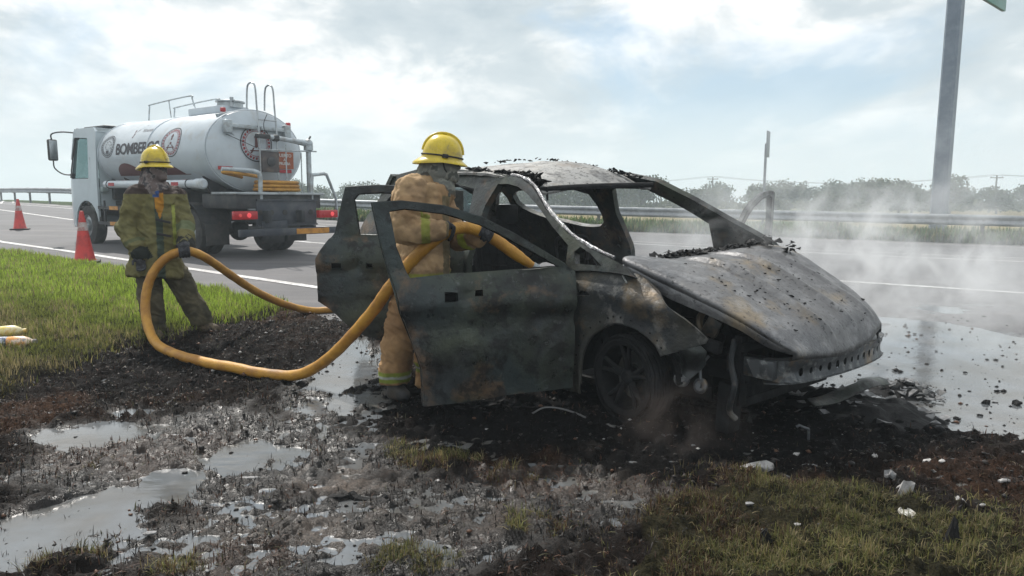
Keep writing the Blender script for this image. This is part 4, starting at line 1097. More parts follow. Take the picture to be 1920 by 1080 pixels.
def build_interior():
    m = MB(); m.box((-1.85, 0, .20), (3.3, 1.6, .03)); m.box((-1.3, 0, .28), (2.0, .25, .16), bevel=.03); m.box((-3.0, 0, .42), (1.1, 1.3, .20), bevel=.03); m.build("floor_pan", soot, car)
    for s in (-1, 1): MB().box((-1.40, s * .87, .175), (1.85, .09, .11), bevel=.012).build("sill", slate, car)
    m = MB(); m.tube([(-.42, -.74, .86), (-.40, 0, .90), (-.42, .74, .86)], .045, 10); 
    for y in (-.5, -.1, .3, .6): m.tube([(-.40, y, .88), (-.24, y, .70)], .018, 6)
    m.box((-.40, .02, .64), (.22, 1.50, .44), bevel=.04); m.box((-.75, .0, .50), (.7, .26, .34), bevel=.04); m.build("dashboard_frame", soot, car)
    MB().tube([(-.45, .38, .86), (-.74, .38, .80)], .022, 8).tube([(-.76 + .17 * math.sin(t) * .3, .38 + .17 * math.cos(t), .79 + .17 * math.sin(t)) for t in np.linspace(0, 6.28, 22)[:-1]], .010, 6, closed=True).build("steering_wheel", soot, car)
    def seat(x, y, lean, w=.46, rust=False):
        s = empty("seat_frame", (x, y, .22), 0, car)
        m = MB(); h = .82
        T = lambda q, zz: (-(zz) * math.tan(lean) , q, zz)
        m.tube(spline([T(-w / 2, .22), T(-w / 2 * 1.0, .6), T(-w / 2 * .85, h), T(0, h + .03), T(w / 2 * .85, h), T(w / 2, .6), T(w / 2, .22)], 6), .017, 7)
        for zz in (.35, .45, .55, .65, .75): m.tube([T(-w / 2, zz), (T(0, zz)[0] + .03, 0, zz - .02), T(w / 2, zz)], .005, 5)
        for q in (-.12, -.04, .04, .12): m.tube([T(q, .3), T(q, h - .02)], .006, 5)
        for q in (-.05, .05): m.tube([T(q, h), T(q, h + .13)], .006, 6)
        m.build("back_frame", bare if rust else soot, s)
        m = MB(); m.tube([(0, -w / 2, .22), (.48, -w / 2, .25), (.50, 0, .24), (.48, w / 2, .25), (0, w / 2, .22)], .020, 7)
        for xx in np.linspace(.05, .42, 6): m.tube([(xx, -w / 2, .23), (xx, 0, .20), (xx, w / 2, .23)], .005, 5)
        for q in (-w / 2 + .03, w / 2 - .03): m.box((.22, q, .09), (.5, .04, .16), bevel=.01)
        m.build("cushion_frame", soot, s)
    seat(-1.62, -.40, .28); seat(-1.55, .40, .28)
    # scorched remains of the near seat back, with its torn edge, and the rear bench
    sheet("seat_shell", [(-.22, .30), (.22, .30), (.22, .80), (.17, .98), (.06, 1.02), (.02, .93), (-.05, 1.0), (-.17, .97), (-.22, .8)], [], lambda a, z: (-1.70 - z * .26, -.40 + a, .22 + z + 0 * a), soot, car, thick=.05, step=.06)
    sheet("rear_bench", [(-.66, .0), (.66, .0), (.66, .60), (.52, .80), (.36, .80), (.30, .66), (-.28, .66), (-.36, .84), (-.50, .84), (-.66, .62)], [], lambda a, z: (-2.62 - z * .30, a, .45 + z), soot, car, thick=.10, step=.08)
    for y in (-.45, .45):
        MB().box((-2.80, y, 1.26), (.09, .26, .20), bevel=.03).build("headrest", soot, car)
    # tailgate frame round its empty window
    sheet("tailgate", [(-.78, .45), (.78, .45), (.78, 1.02), (.60, 1.62), (-.60, 1.62), (-.78, 1.02)], [round_poly([(-.64, 1.06), (.64, 1.06), (.50, 1.52), (-.50, 1.52)], 1)], lambda a, z: (-3.58 + .28 * max(0, z - 1.0) / .6, a, z + .02), slate, car, thick=.05, step=.07)
    # hanging belt reel and charred bits at the near B-post and door hinge area
    g = np.random.default_rng(31); m = MB()
    for k in range(22):
        p = np.array([-.52 + g.normal(0, .05), -.70 + g.normal(0, .08), g.uniform(.45, 1.0)]); m.tube([p, p + g.normal(0, .05, 3), p + g.normal(0, .08, 3) - [0, 0, .05]], g.uniform(.004, .014), 5)
    m.build("burnt_wiring", soot, car)
build_interior()

# doors: outline in (distance from hinge, height); the car's outside faces -n
def make_door(rear, hinge, ang, side, name):
    h = car_pt(hinge); h.z = 0
    d = empty(name, (hinge[0], hinge[1], 0), 0, car); d.rotation_euler = (0, 0, math.radians(ang) + .88)
    # local x runs from the hinge towards the free edge; outside of the door is +y*out
    out = 1.0 if side < 0 else -1.0
    if rear:
        o = [(.02, .28), (.0, 1.10), (.0, 1.47), (.3, 1.50), (.65, 1.515), (.90, 1.50), (.985, 1.15), (1.10, 1.00), (1.13, .95), (1.12, .64), (.99, .52), (.86, .40), (.76, .345), (.5, .31)]
        hole = [(.07, 1.13), (.07, 1.42), (.3, 1.445), (.62, 1.46), (.80, 1.45), (.835, 1.41), (.80, 1.135)]
    else:
        o = [(.02, .18), (.0, .93), (.06, .99), (.22, 1.085), (.40, 1.19), (.61, 1.295), (.85, 1.365), (1.11, 1.395), (1.285, 1.385), (1.235, 1.12), (1.17, .875), (1.135, .72), (1.06, .52), (1.01, .36), (1.0, .12), (.5, .15)]
        hole = [(.10, .975), (.24, 1.05), (.42, 1.15), (.62, 1.25), (.85, 1.32), (1.09, 1.35), (1.185, 1.335), (1.15, 1.12), (1.075, .915)]
    zb = .93 if not rear else 1.10
    def bul(z):
        if z > zb: return -.02 * (z - zb)
        a = min(1, (zb - z) / .17); b = max(0, min(1, (zb - .20 - z) / .03))
        return .052 * (1 - (1 - a) ** 1.6) - .016 * b + .012 * math.sin(max(0, (zb - .23 - z)) * 3.6) - .03 * max(0, .32 - z)
    def f(u, z):
        y = bul(z) + .016 * (float(fbm(np.array(u * 2.3 + 5), np.array(z * 2.3), 243, 3)) - .5) * 3 * (1.6 - min(1.4, z)) + .010 * float(sstep(.665, .68, np.array(z + .03 * u))) + wob(u, z, 2.2)
        y += .010 * (float(fbm(np.array(u * 4), np.array(z * 4), 241, 3)) - .5)
        # handle scoop
        cu, cz = ((.73, .80) if not rear else (.83, .90)); y -= .022 * math.exp(-(((u - cu) / .055) ** 2 + ((z - cz) / .045) ** 2) ** 2)
        return (u, out * (y + .02), z)
    oo, hh = (o, [hole]) if side < 0 else (o, [hole])
    scoop = []
    if not rear: hh = hh + [[(.79, .775), (.79, .825), (.865, .825), (.865, .775)], [(.62, .80), (.62, .835), (.665, .835), (.665, .80)]]
    else: hh = hh + [[(.94, .88), (.94, .925), (1.02, .925), (1.02, .88)], [(.70, .885), (.70, .92), (.745, .92), (.745, .885)]]
    s = sheet("door_skin", oo, hh, f, slate, d, thick=.045, step=.035, angle=45)
    # flip the thickness to the inside when needed
    if not rear:
        belt = [(u, f(u, z)[1] + out * .010, z + .006) for u, z in zip(np.linspace(1.165, .02, 24), np.linspace(.880, .935, 24))]
        MB().tube(belt, .011, 8).build("belt_trim", brightm, d)
    else:
        MB().tube(spline([(.98, out * .03, 1.135), (.5, out * .04, 1.12), (.02, out * .04, 1.105)], 6), .012, 8).build("belt_trim", slate, d)
    cu, cz = ((.73, .80) if not rear else (.83, .90))
    MB().lathe([(.050, 0), (.053, .004), (.047, .006)], (cu, out * .045, cz), (0, out, 0), 20, cap=False).build("handle_recess", mottled("recess_metal", (.20, .22, .23), rough=.4, metal=.5), d)
    lb = [(.83, .80), (.64, .82)] if not rear else [(.98, .90), (.72, .90)]
    for (a_, b_) in lb: MB().box((a_, -out * .012, b_), (.22, .085, .20), bevel=.004).build("hole_backing", soot, d)  # dark boxes added behind the handle openings so they read black
    MB().tube([(u, f(u, z)[1] - out * .004, z) for u, z in densify(oo, .05)], .008, 6, closed=True).build("hem_flange", slate, d)
    MB().tube([(u, f(u, z)[1] + out * .002, z) for u, z in densify(hole, .05)], .0065, 6, closed=True).build("window_channel", soot, d)
    for hz1 in ((.36, .72) if not rear else (.48, .92)):
        MB().box((-.03, -out * .02, hz1), (.10, .05, .07), bevel=.008).lathe([(.014, -.045), (.014, .045)], (-.045, -out * .02, hz1), seg=10).build("hinge", bare, d)
    # inner pressing, seen edge-on and through the window line
    a = [(u * .97 + .015, z) for u, z in o if z < .93]
    lo = [(.04, .22), (.04, .86), (1.08, .80), (1.02, .5), (.97, .2)] if not rear else [(.04, .32), (.04, 1.02), (1.04, 1.0), (1.06, .68), (.74, .40)]
    sheet("inner_panel", lo, [round_poly([(.25, .35), (.25, .68), (.75, .66), (.72, .38)] if not rear else [(.25, .48), (.25, .85), (.72, .85), (.70, .55)], 1)], lambda u, z: (u, -out * .055, z), soot, d, thick=.012, step=.06)
    return d
make_door(False, (-.47, -.90, 0), 195, -1, "front_door")
make_door(True, (-1.70, -.895, 0), 185, -1, "rear_door")
make_door(False, (-.47, .90, 0), 55, 1, "front_door").location.z = .095
# remnant of the far door mirror, melted
m = MB(); crumpled(m, [(-.42, .98, 1.06), (-.40, 1.02, 1.16)], .05, 16, 44, (.8, .8, 1)); m.build("melted_mirror", soot, car, False)
# drooping near sill / lower door remains under the open door
g = np.random.default_rng(51)
# ------------------------------------------------------------------ water tanker
white = mottled("tank_white", (.52, .58, .63), [((.40, .45, .49), 1.1, .48, .66, .6), ((.42, .41, .38), 3.5, .60, .74, .45)], rough=.30, rough2=.45, coat=.25, bump=.02, bump_scale=8)
cabw = mottled("cab_white", (.46, .53, .57), [((.36, .42, .45), 1.5, .5, .68, .5)], rough=.3, coat=.3)
chassis = mottled("chassis_black", (.020, .022, .026), [((.06, .06, .062), 3, .52, .70), ((.09, .075, .06), 7, .62, .74, .6)], rough=.55, bump=.1, bump_scale=14)
darkblue = mottled("frame_blue_black", (.030, .036, .050), [((.07, .075, .085), 3, .5, .7)], rough=.5)
tyre = mottled("tyre", (.020, .020, .021), [((.05, .048, .045), 5, .5, .68)], rough=.8, bump=.3, bump_scale=30)
alu = mottled("aluminium", (.40, .43, .45), [((.26, .28, .29), 4, .48, .66)], rough=.35, metal=.75)
greytube = mottled("painted_tube", (.42, .47, .50), [((.27, .28, .28), 6, .5, .68)], rough=.4, metal=.3)
redm = mottled("marker_red", (.38, .02, .025), rough=.4); maroon = mottled("maroon_print", (.115, .035, .035), rough=.45)
orange = mottled("orange_reflective", (.58, .26, .03), [((.40, .17, .02), 8, .5, .66)], rough=.4)
inkm = mottled("dark_print", (.035, .03, .04), rough=.5); inkr = mottled("red_print", (.30, .05, .06), rough=.5); inkg = mottled("grey_print", (.22, .22, .24), rough=.5)
signor = mottled("orange_placard", (.42, .12, .05), [((.30, .085, .04), 4, .45, .65)], rough=.5); ink_w = mottled("white_print", (.62, .60, .58), rough=.5)
def glass_mat(name, c=(.05, .07, .08), tr=.86):
    m, nt, N, L, P = new_mat(name); P.inputs["Base Color"].default_value = c + (1,); P.inputs["Roughness"].default_value = .06
    t = N.new("ShaderNodeBsdfTransparent"); t.inputs[0].default_value = (.72, .80, .80, 1); mx = N.new("ShaderNodeMixShader"); mx.inputs[0].default_value = tr
    out = [n for n in N if n.type == 'OUTPUT_MATERIAL'][0]; L.new(P.outputs[0], mx.inputs[1]); L.new(t.outputs[0], mx.inputs[2]); L.new(mx.outputs[0], out.inputs[0]); return m
glass = glass_mat("window_glass")
TX, TY, TYAW = -5.95, 15.18, 2.51
TZ = float(road_z(np.array(TX), np.array(TY))) + .002
truck = thing("water_tanker_truck", "white water tanker truck lettered BOMBEROS, parked on the road behind the olive-coated firefighter", "truck", (TX, TY, TZ), TYAW)
truck.rotation_euler = (0, -.010, TYAW)
TC, TA, TB = 2.15, 1.12, .84         # tank centre height, half width, half height
T0, T1 = -.72, 3.92
def tank_pt(x, th, off=0.0):         # th measured from the near (+y) side upwards
    return np.array([x, (TA + off) * math.cos(th), TC + (TB + off) * math.sin(th)])
def text_mesh(s, size, font_bold=.0, align='CENTER', space=1.0):
    c = bpy.data.curves.new("t", 'FONT'); c.body = s; c.size = size; c.align_x = align; c.align_y = 'CENTER'; c.offset = font_bold; c.space_character = space; c.resolution_u = 3
    o = bpy.data.objects.new("t", c); col.objects.link(o); dg = bpy.context.evaluated_depsgraph_get(); dg.update()
    me = bpy.data.meshes.new_from_object(o.evaluated_get(dg)); bpy.data.objects.remove(o); bpy.data.curves.remove(c)
    bm = bmesh.new(); bm.from_mesh(me); bmesh.ops.triangulate(bm, faces=bm.faces[:])
    bmesh.ops.subdivide_edges(bm, edges=[e for e in bm.edges if e.calc_length() > size * .3], cuts=2)
    bmesh.ops.triangulate(bm, faces=bm.faces[:]); bm.to_mesh(me); bm.free(); return me
def wrap_on_tank(me, x, th, name, mat, parent):
    """flat print (u right, v up, seen from outside on the near side) laid on the shell"""
    X = get_co(me); out = []
    for u, v, w in X:
        out.append(tank_pt(x - u, th + v / ((TA + TB) / 2), .004))
    set_co(me, np.array(out)); return link(name, me, mat, parent, False)
def ring_mesh(r0, r1, n=40, sx=1.0):
    V = []; F = []
    for k in range(n):
        a = 2 * math.pi * k / n; V += [(r0 * math.cos(a) * sx, r0 * math.sin(a), 0), (r1 * math.cos(a) * sx, r1 * math.sin(a), 0)]
    for k in range(n): F.append((2 * k, 2 * k + 1, (2 * k + 3) % (2 * n), (2 * k + 2) % (2 * n)))
    me = bpy.data.meshes.new("ring"); me.from_pydata(V, [], F); me.update(); return me
def build_tank():
    m = MB(); xs = [T0, T0 + .02, T0 + .06, T1 - .06, T1 - .02, T1]; sc = [.955, .985, 1, 1, .985, .955]; rings = []
    for x, s in zip([T0 - .10, T0 - .07] + xs + [T1 + .07, T1 + .10], [.5, .8] + sc + [.8, .5]):
        rings.append([m.bm.verts.new((x, TA * s * math.cos(a), TC + TB * s * math.sin(a))) for a in np.linspace(0, 2 * math.pi, 57)[:-1]])
    for A, B in zip(rings, rings[1:]):
        for k in range(56): m.bm.faces.new((A[k], A[(k + 1) % 56], B[(k + 1) % 56], B[k]))
    m.bm.faces.new(rings[0][::-1]); m.bm.faces.new(rings[-1])
    t = m.build("tank", white, truck, angle=30)
    for x in (T0 + .03, T1 - .03, 1.6):
        MB().tube([tank_pt(x, a, .006) for a in np.linspace(0, 2 * math.pi, 57)[:-1]], .012, 6, closed=True).build("tank_seam", white, t)
    # lettering and emblems
    wrap_on_tank(text_mesh("BOMBEROS", .40, .012, 'LEFT', .92), 3.02, .10, "lettering", inkm, t)
    wrap_on_tank(text_mesh("Vicente", .15, .002, 'LEFT'), 2.10, .62, "lettering", inkg, t)
    me = bpy.data.meshes.new("swoosh"); me.from_pydata([(0, .10, 0), (.05, .10, 0), (.075, -.06, 0), (.30, .30, 0), (.08, -.14, 0), (.05, -.14, 0), (.16, .10, 0)], [], [(0, 4, 2, 1), (0, 5, 4), (2, 4, 6), (6, 4, 3)]); me.update()
    wrap_on_tank(me, 2.45, .55, "swoosh_mark", maroon, t)
    def emblem(x, th, R, kind, back=False):
        def put(me, mat, nm):
            if not back: return wrap_on_tank(me, x, th, nm, mat, t)
            X = get_co(me); X = np.array([[T0 - .112 + 0 * u, x - u, th + v] for u, v, w in X]); set_co(me, X); return link(nm, me, mat, t, False)
        put(ring_mesh(R * .97, R * 1.03), inkm, "emblem_ring"); put(ring_mesh(R * .70, R * .73), inkr if kind else inkm, "emblem_ring")
        # ring of marks standing for the small letters round the seal
        V = []; F = []; g = np.random.default_rng(int(R * 100) + kind)
        for k in range(26):
            a = 2 * math.pi * (k + .5) / 26; r0, r1 = R * .78, R * .91; d = .35 * 2 * math.pi / 26; b = len(V)
            V += [(r0 * math.cos(a - d), r0 * math.sin(a - d), 0), (r1 * math.cos(a - d), r1 * math.sin(a - d), 0), (r1 * math.cos(a + d * g.uniform(.0, 1)), r1 * math.sin(a + d), 0), (r0 * math.cos(a + d), r0 * math.sin(a + d), 0)]; F.append((b, b + 1, b + 2, b + 3))
        me = bpy.data.meshes.new("m"); me.from_pydata(V, [], F); me.update(); put(me, inkr if kind else inkm, "emblem_lettering")
        V = []; F = []
        def quad(a, b, c, d): i = len(V); V.extend([a + (0,), b + (0,), c + (0,), d + (0,)]); F.append((i, i + 1, i + 2, i + 3))
        if kind:                       # a tower over a crossed base
            quad((-.10 * R, -.2 * R), (.10 * R, -.2 * R), (.07 * R, .35 * R), (-.07 * R, .35 * R)); quad((-.14 * R, .35 * R), (.14 * R, .35 * R), (.03 * R, .55 * R), (-.03 * R, .55 * R))
            for s in (-1, 1): quad((s * .42 * R, -.55 * R), (s * .30 * R, -.55 * R), (s * .12 * R, -.22 * R), (s * .22 * R, -.22 * R))
            quad((-.45 * R, -.42 * R), (.45 * R, -.42 * R), (.40 * R, -.36 * R), (-.40 * R, -.36 * R))
        else:                          # scroll-like shield
            for k in range(14):
                a0 = -.6 + k * .62; a1 = a0 + .4; r = R * (.58 - .03 * k)
                quad((r * math.cos(a0), r * math.sin(a0)), (r * math.cos(a1), r * math.sin(a1)), (r * .82 * math.cos(a1), r * .82 * math.sin(a1)), (r * .82 * math.cos(a0), r * .82 * math.sin(a0)))
            quad((-.16 * R, -.66 * R), (.16 * R, -.66 * R), (.25 * R, -.38 * R), (-.25 * R, -.38 * R))
        me = bpy.data.meshes.new("m"); me.from_pydata(V, [], F); me.update(); put(me, maroon if kind else inkm, "emblem_figure")
    emblem(3.42, .22, .30, 0); emblem(.62, .22, .36, 1); emblem(.06, 2.30, .36, 1, True)
    for x0, x1 in ((3.25, 1.75), (1.60, .20)):                     # maroon swags low on the flank
        V = []; F = []; n = 16
        for k in range(n + 1):
            q = k / n; x = x0 + (x1 - x0) * q; lo = -.62; hi = lo + .36 * math.sin(math.pi * min(1, q * 1.15) ** .8) ** .8 if q < .87 else lo + .02
            V += [tank_pt(x, lo + (max(hi, lo + .02) - lo) * j / 6, .006) for j in range(7)]
        for k in range(n):
            for j in range(6): F.append((7 * k + j, 7 * k + 7 + j, 7 * k + 8 + j, 7 * k + 1 + j))
        mesh_from("maroon_swag", V, F, maroon, t)
    for x in (3.3, .60):
        MB().box(tank_pt(x, -.80, .02), (.30, .006, .07), rot=(-.65, 0, 0)).build("reflector", redm, t)
    # rear face: reflectors, placard, brackets
    rx = T0 - .105
    MB().box((rx - .004, .78, 1.78), (.008, .32, .07)).build("reflector", redm, t)
    MB().box((rx - .004, -.62, 1.76), (.008, .32, .07)).build("reflector", redm, t)
    pl = MB().box((rx - .012, -.60, 1.99), (.012, .46, .36)).build("placard", signor, t)
    for s, z, sz in (("PUERTO", 2.09, .095), ("A", 2.00, .075), ("PRUEBA", 1.92, .08)):
        me = text_mesh(s, sz, .003); X = get_co(me); set_co(me, np.array([[rx - .021, -.60 - u, z + v] for u, v, w in X])); link("lettering", me, ink_w, pl, False)
    for y, s in ((.62, 1), (-.55, -1)):
        m = MB(); m.box((rx - .05, y - s * .22, 2.62), (.10, .62, .08), bevel=.01); m.box((rx - .05, y + s * .10, 2.60), (.12, .16, .26), bevel=.02); m.tube([(rx, y + s * .05, 2.5), (rx + .05, y - s * .25, 2.35)], .01, 5); m.build("lamp_bracket", greytube, t)
    # catwalk, handrail, hatches, beacons on top
    for s in (-1, 1):
        m = MB(); zt = TC + TB
        pts = [(3.05, s * .30, zt - .02), (2.98, s * .30, zt + .28), (2.88, s * .30, zt + .33), (1.25, s * .30, zt + .40), (1.12, s * .30, zt + .34), (1.06, s * .30, zt + .18)]
        m.tube(spline(pts, 5), .016, 7); m.tube([(2.1, s * .30, zt + .37), (2.0, s * .32, zt - .02)], .014, 6); m.build("handrail", greytube, t)
    m = MB(); m.box((.62, 0, TC + TB + .05), (1.35, .62, .16), bevel=.02); m.build("catwalk", white, t)
    MB().lathe([(.26, 0), (.26, .10), (.30, .11), (.30, .14), (.10, .18), (0, .18)], (.15, .0, TC + TB + .10), seg=24).build("hatch", alu, t)
    m = MB(); m.tube([(-.1, .12, TC + TB + .1), (-.1, .12, TC + TB + .30)], .04, 10).tube([(-.2, .12, TC + TB + .22), (.02, .12, TC + TB + .22)], .025, 8); m.build("relief_valve", alu, t); m = MB(); m.tube([(.35, .1, TC + TB + .12), (.38, .1, TC + TB + .30), (.45, .1, TC + TB + .30), (.48, .1, TC + TB + .12)], .014, 6); m.build("lifting_eye", alu, t)
    for y in (.62, -.92):
        MB().box((T0 + .15, y, TC + TB * (.86 if y > 0 else .66) + .08), (.09, .09, .09), bevel=.02).build("beacon", redm, t)
        MB().box((T0 + .25, y * .86, TC + TB * (.84 if y > 0 else .66) + .03), (.10, .34, .05), rot=(.25 * (1 if y > 0 else -1) * -1, 0, 0)).build("beacon_bracket", greytube, t)
build_tank()
def wheel_at(x, y, r, w, dual=False):
    e = empty("wheel", (x, y, r), 0, truck); s = 1 if y > 0 else -1
    for q in ((0, -s * (w + .04)) if dual else (0,)):
        MB().lathe([(r * .56, -w / 2), (r * .80, -w / 2 - .01), (r * .96, -w / 2 + .02), (r, -w / 2 + .05), (r, w / 2 - .05), (r * .96, w / 2 - .02), (r * .80, w / 2 + .01), (r * .56, w / 2)], (0, q, 0), (0, 1, 0), 40, cap=False).build("tyre", tyre, e)
    m = MB(); d = -.10 if dual else .02
    m.lathe([(r * .58, w / 2 - .02), (r * .54, w / 2 - .05), (r * .48, w / 2 - .07 + d), (r * .30, w / 2 - .06 + d), (r * .28, w / 2 + d), (r * .16, w / 2 + .02 + d), (0, w / 2 + .02 + d)], (0, 0, 0), (0, s, 0), 30, cap=False)
    m.build("rim", alu, e)
    m = MB()
    for k in range(10):
        a = k * .628; m.lathe([(.018, 0), (.018, .03), (0, .035)], (r * .23 * math.cos(a), s * (w / 2 + d - .0), r * .23 * math.sin(a)), (0, s, 0), 6)
    tag(m.build("wheel_nuts", alu, e), kind="stuff")
wheel_at(0, 1.02, .48, .26, True); wheel_at(0, -1.02, .48, .26, True); wheel_at(4.61, 1.02, .48, .28); wheel_at(4.61, -1.02, .48, .28)
def build_chassis():
    for y in (-.40, .40): MB().box((1.75, y, .82), (6.9, .08, .24), bevel=.01).build("chassis_rail", chassis, truck)
    MB().box((1.5, 0, 1.02), (5.0, 1.5, .12), bevel=.02).build("subframe", chassis, truck)
    for x in (-.4, 1.2, 2.9): MB().poly_prism([(x, -1.0, 1.62), (x, -.75, 1.05), (x, .75, 1.05), (x, 1.0, 1.62), (x, .5, 1.38), (x, -.5, 1.38)], (.06, 0, 0)).build("tank_saddle", chassis, truck)
    MB().tube([(0, -1.0, .48), (0, 1.0, .48)], .09, 12).ball((0, 0, .48), .22).build("rear_axle", chassis, truck)
    # mudguards
    for s in (-1, 1):
        pts = [(.62 * math.cos(a), .48 + .60 * math.sin(a)) for a in np.linspace(.15, math.pi - .15, 12)]
        m = MB()
        for a, b in zip(pts, pts[1:]): m.poly_prism([(a[0], s * 1.2, a[1]), (b[0], s * 1.2, b[1]), (b[0], s * .55, b[1]), (a[0], s * .55, a[1])], (0, 0, .008))
        m.build("mudguard", chassis, truck)
        MB().box((-.72, s * .95, .45), (.02, .5, .42), bevel=.004).build("mud_flap", rubber, truck)
    MB().box((-.80, -.28, .36), (.03, .55, .26), bevel=.005).build("number_panel", chassis, truck)
    m = MB(); m.box((1.7, 1.05, .75), (.9, .30, .5), bevel=.03); m.build("side_tank", chassis, truck)
    m = MB(); m.lathe([(.22, -.5), (.24, -.48), (.24, .48), (.22, .5)], (2.3, -.98, .8), (1, 0, 0), 20); m.build("fuel_tank", alu, truck)
    # hose tube along the flank, below the tank
    MB().lathe([(.0, -1.95), (.085, -1.95), (.085, 1.90), (.105, 1.92), (.105, 2.12), (.07, 2.15), (0, 2.15)], (1.42, 1.20, 1.46), (-1, 0, 0), 20, cap=False).build("hose_tube", white, truck)
    for x in (2.95, .20): MB().box((x, 1.29, 1.46), (.26, .012, .07)).build("reflector", redm, truck)
    for x in (3.2, 1.5, -.2): MB().tube([(x, 1.20 + .09 * math.cos(a), 1.46 + .09 * math.sin(a)) for a in np.linspace(0, 6.28, 18)[:-1]], .010, 5, closed=True).build("clamp", chassis, truck)
    # side guard rails with orange reflective strips
    for z in (.92, .56):
        MB().box((2.55, 1.14, z), (2.9, .03, .07)).build("side_guard", chassis, truck)
        for x in (1.55, 3.2): MB().box((x, 1.158, z), (.42, .006, .085)).build("reflective_strip", orange, truck)
    for x in (1.3, 2.3, 3.75): MB().box((x, 1.11, .78), (.05, .03, .62)).build("guard_post", chassis, truck)
    # rear deck and frame
    MB().box((-1.15, 0, 1.28), (.85, 2.1, .05), bevel=.006).build("rear_platform", alu, truck)
    MB().box((-.9, 0, 1.12), (1.2, 2.0, .28), bevel=.01).build("rear_box", chassis, truck)
    m = MB(); m.box((-1.50, -.15, .90), (.03, 1.45, .52), bevel=.004); m.box((-1.52, -.15, 1.15), (.06, 1.45, .03)); m.box((-1.52, -.15, .64), (.06, 1.45, .03)); m.build("rear_panel", darkblue, truck)
    for y in (-.72, -.40, -.08, .24, .5):
        MB().lathe([(.055, 0), (.055, .006)], (-1.522, y, .90), (-1, 0, 0), 18).build("panel_hole", rubber, truck)
    MB().box((-1.55, .20, .62), (.05, .6, .22), bevel=.01).build("step", darkblue, truck)
    MB().box((-1.80, -.02, .52), (.09, 2.35, .14), bevel=.012).build("rear_bumper", darkblue, truck)
    MB().box((-1.85, -.52, .52), (.008, .82, .11)).build("reflective_strip", orange, truck)
    for y in (.62, -.62): MB().box((-1.55, y, .58), (.45, .06, .10)).build("bumper_arm", chassis, truck)
    lens = emis("tail_lens", (.9, .02, .03), .06, (.30, .008, .012)); hot = emis("tail_lamp_lit", (1.0, .10, .12), .45, (.7, .05, .05))
    for s in (1, -1):
        e = MB().box((-1.74, s * .98, .86), (.10, .50, .16), bevel=.015).build("tail_light", lens, truck)
        MB().lathe([(.048, 0), (.04, .012), (0, .016)], (-1.79, s * .98 - (.06 if s > 0 else .1), .86), (-1, 0, 0), 16).build("lamp", hot, e)
        MB().lathe([(.035, 0), (.03, .012), (0, .016)], (-1.79, s * .98 + .13, .86), (-1, 0, 0), 16).build("lamp", emis("tail_lamp_dim", (1.0, .12, .1), .2, (.5, .03, .03)) if s > 0 else lens, e)
    # pump-bay goalposts of thick grey tube, one each side of the rear deck
    m = MB(); m.tube(spline([(-1.45, .42, .70), (-1.47, .44, 1.2), (-1.47, .44, 1.62), (-1.45, .50, 1.70), (-1.35, .62, 1.73), (-1.25, 1.12, 1.74)], 6), .045, 10); m.tube([(-1.46, .43, .95), (-1.46, .72, .98)], .03, 8); m.build("grab_frame", greytube, truck)
    m = MB(); m.tube([(-1.45, -.80, .70), (-1.47, -.80, 1.55), (-1.46, -.83, 1.68), (-1.44, -1.15, 1.72), (-1.42, -1.25, 1.70), (-1.38, -1.52, 1.2), (-1.36, -1.58, .72)], [.045, .045, .045, .04, .035, .03, .03], 10); m.build("grab_frame", greytube, truck)
    # ladder up the rear of the tank
    for y in (.10, -.32):
        m = MB()
        pts = [(-1.02, y, 1.30), (-1.00, y, 2.4), (-.95, y, 3.05), (-.92, y, 3.42), (-.84, y, 3.52), (-.72, y, 3.52), (-.64, y, 3.42), (-.60, y, 3.02)]
        m.tube(spline(pts, 5), .018, 8); m.build("ladder_rail", alu, truck)
    for k, z in enumerate((1.55, 1.85, 2.15, 2.45, 2.78)): MB().tube([(-1.0, .10, z), (-1.0, -.32, z)], .014, 6).build("rung", alu, truck)
    # control cabinet and monitor pipework
    MB().box((-1.08, -.06, 1.93), (.12, .40, .42), bevel=.01).build("control_cabinet", mottled("cabinet", (.07, .06, .06), [((.14, .11, .09), 6, .5, .65)], rough=.6), truck)
    MB().lathe([(.10, 0), (.10, .01), (.07, .02), (.0, .02)], (-1.145, -.06, 1.93), (-1, 0, 0), 20, cap=False).build("dial", chassis, truck)
    m = MB(); m.tube([(-1.12, -1.02, 1.30), (-1.12, -1.02, 2.28)], .055, 12); m.lathe([(.10, 0), (.10, .10)], (-1.12, -1.02, 2.22), seg=12); m.tube([(-1.12, -1.02, 2.36), (-1.13, -.55, 2.40), (-1.12, .02, 2.44)], [.075, .05, .05], 10); m.ball((-1.12, -1.02, 2.36), .10); m.build("monitor_pipe", greytube, truck)
    m = MB(); m.box((-1.12, .10, 2.44), (.12, .30, .09), bevel=.02); m.box((-1.12, -.20, 2.42), (.12, .14, .13), bevel=.03); m.build("valve", chassis, truck); m = MB(); m.tube([(-1.12, -1.0, 2.4), (-1.10, -1.1, 2.52)], .02, 6); m.build("lever", chassis, truck)
    for z in (2.16,): MB().tube([(-1.18, .22, z), (-1.18, -1.18, z + .04)], .016, 7).build("crossbar", greytube, truck)
    for y in (.22, -.40, -.78): MB().tube([(-1.18, y, 1.30), (-1.18, y, 2.30 if y == -.40 else 2.16)], .014, 6).build("stanchion", greytube, truck)
    MB().tube(spline([(-1.0, -.10, 2.9), (-1.05, .02, 2.7), (-1.03, -.02, 2.5)], 5), .008, 5).tube(spline([(T0 - .12, .75, 2.45), (-.95, .4, 2.3), (-1.05, .2, 2.2)], 5), .007, 5).build("cable", chassis, truck)
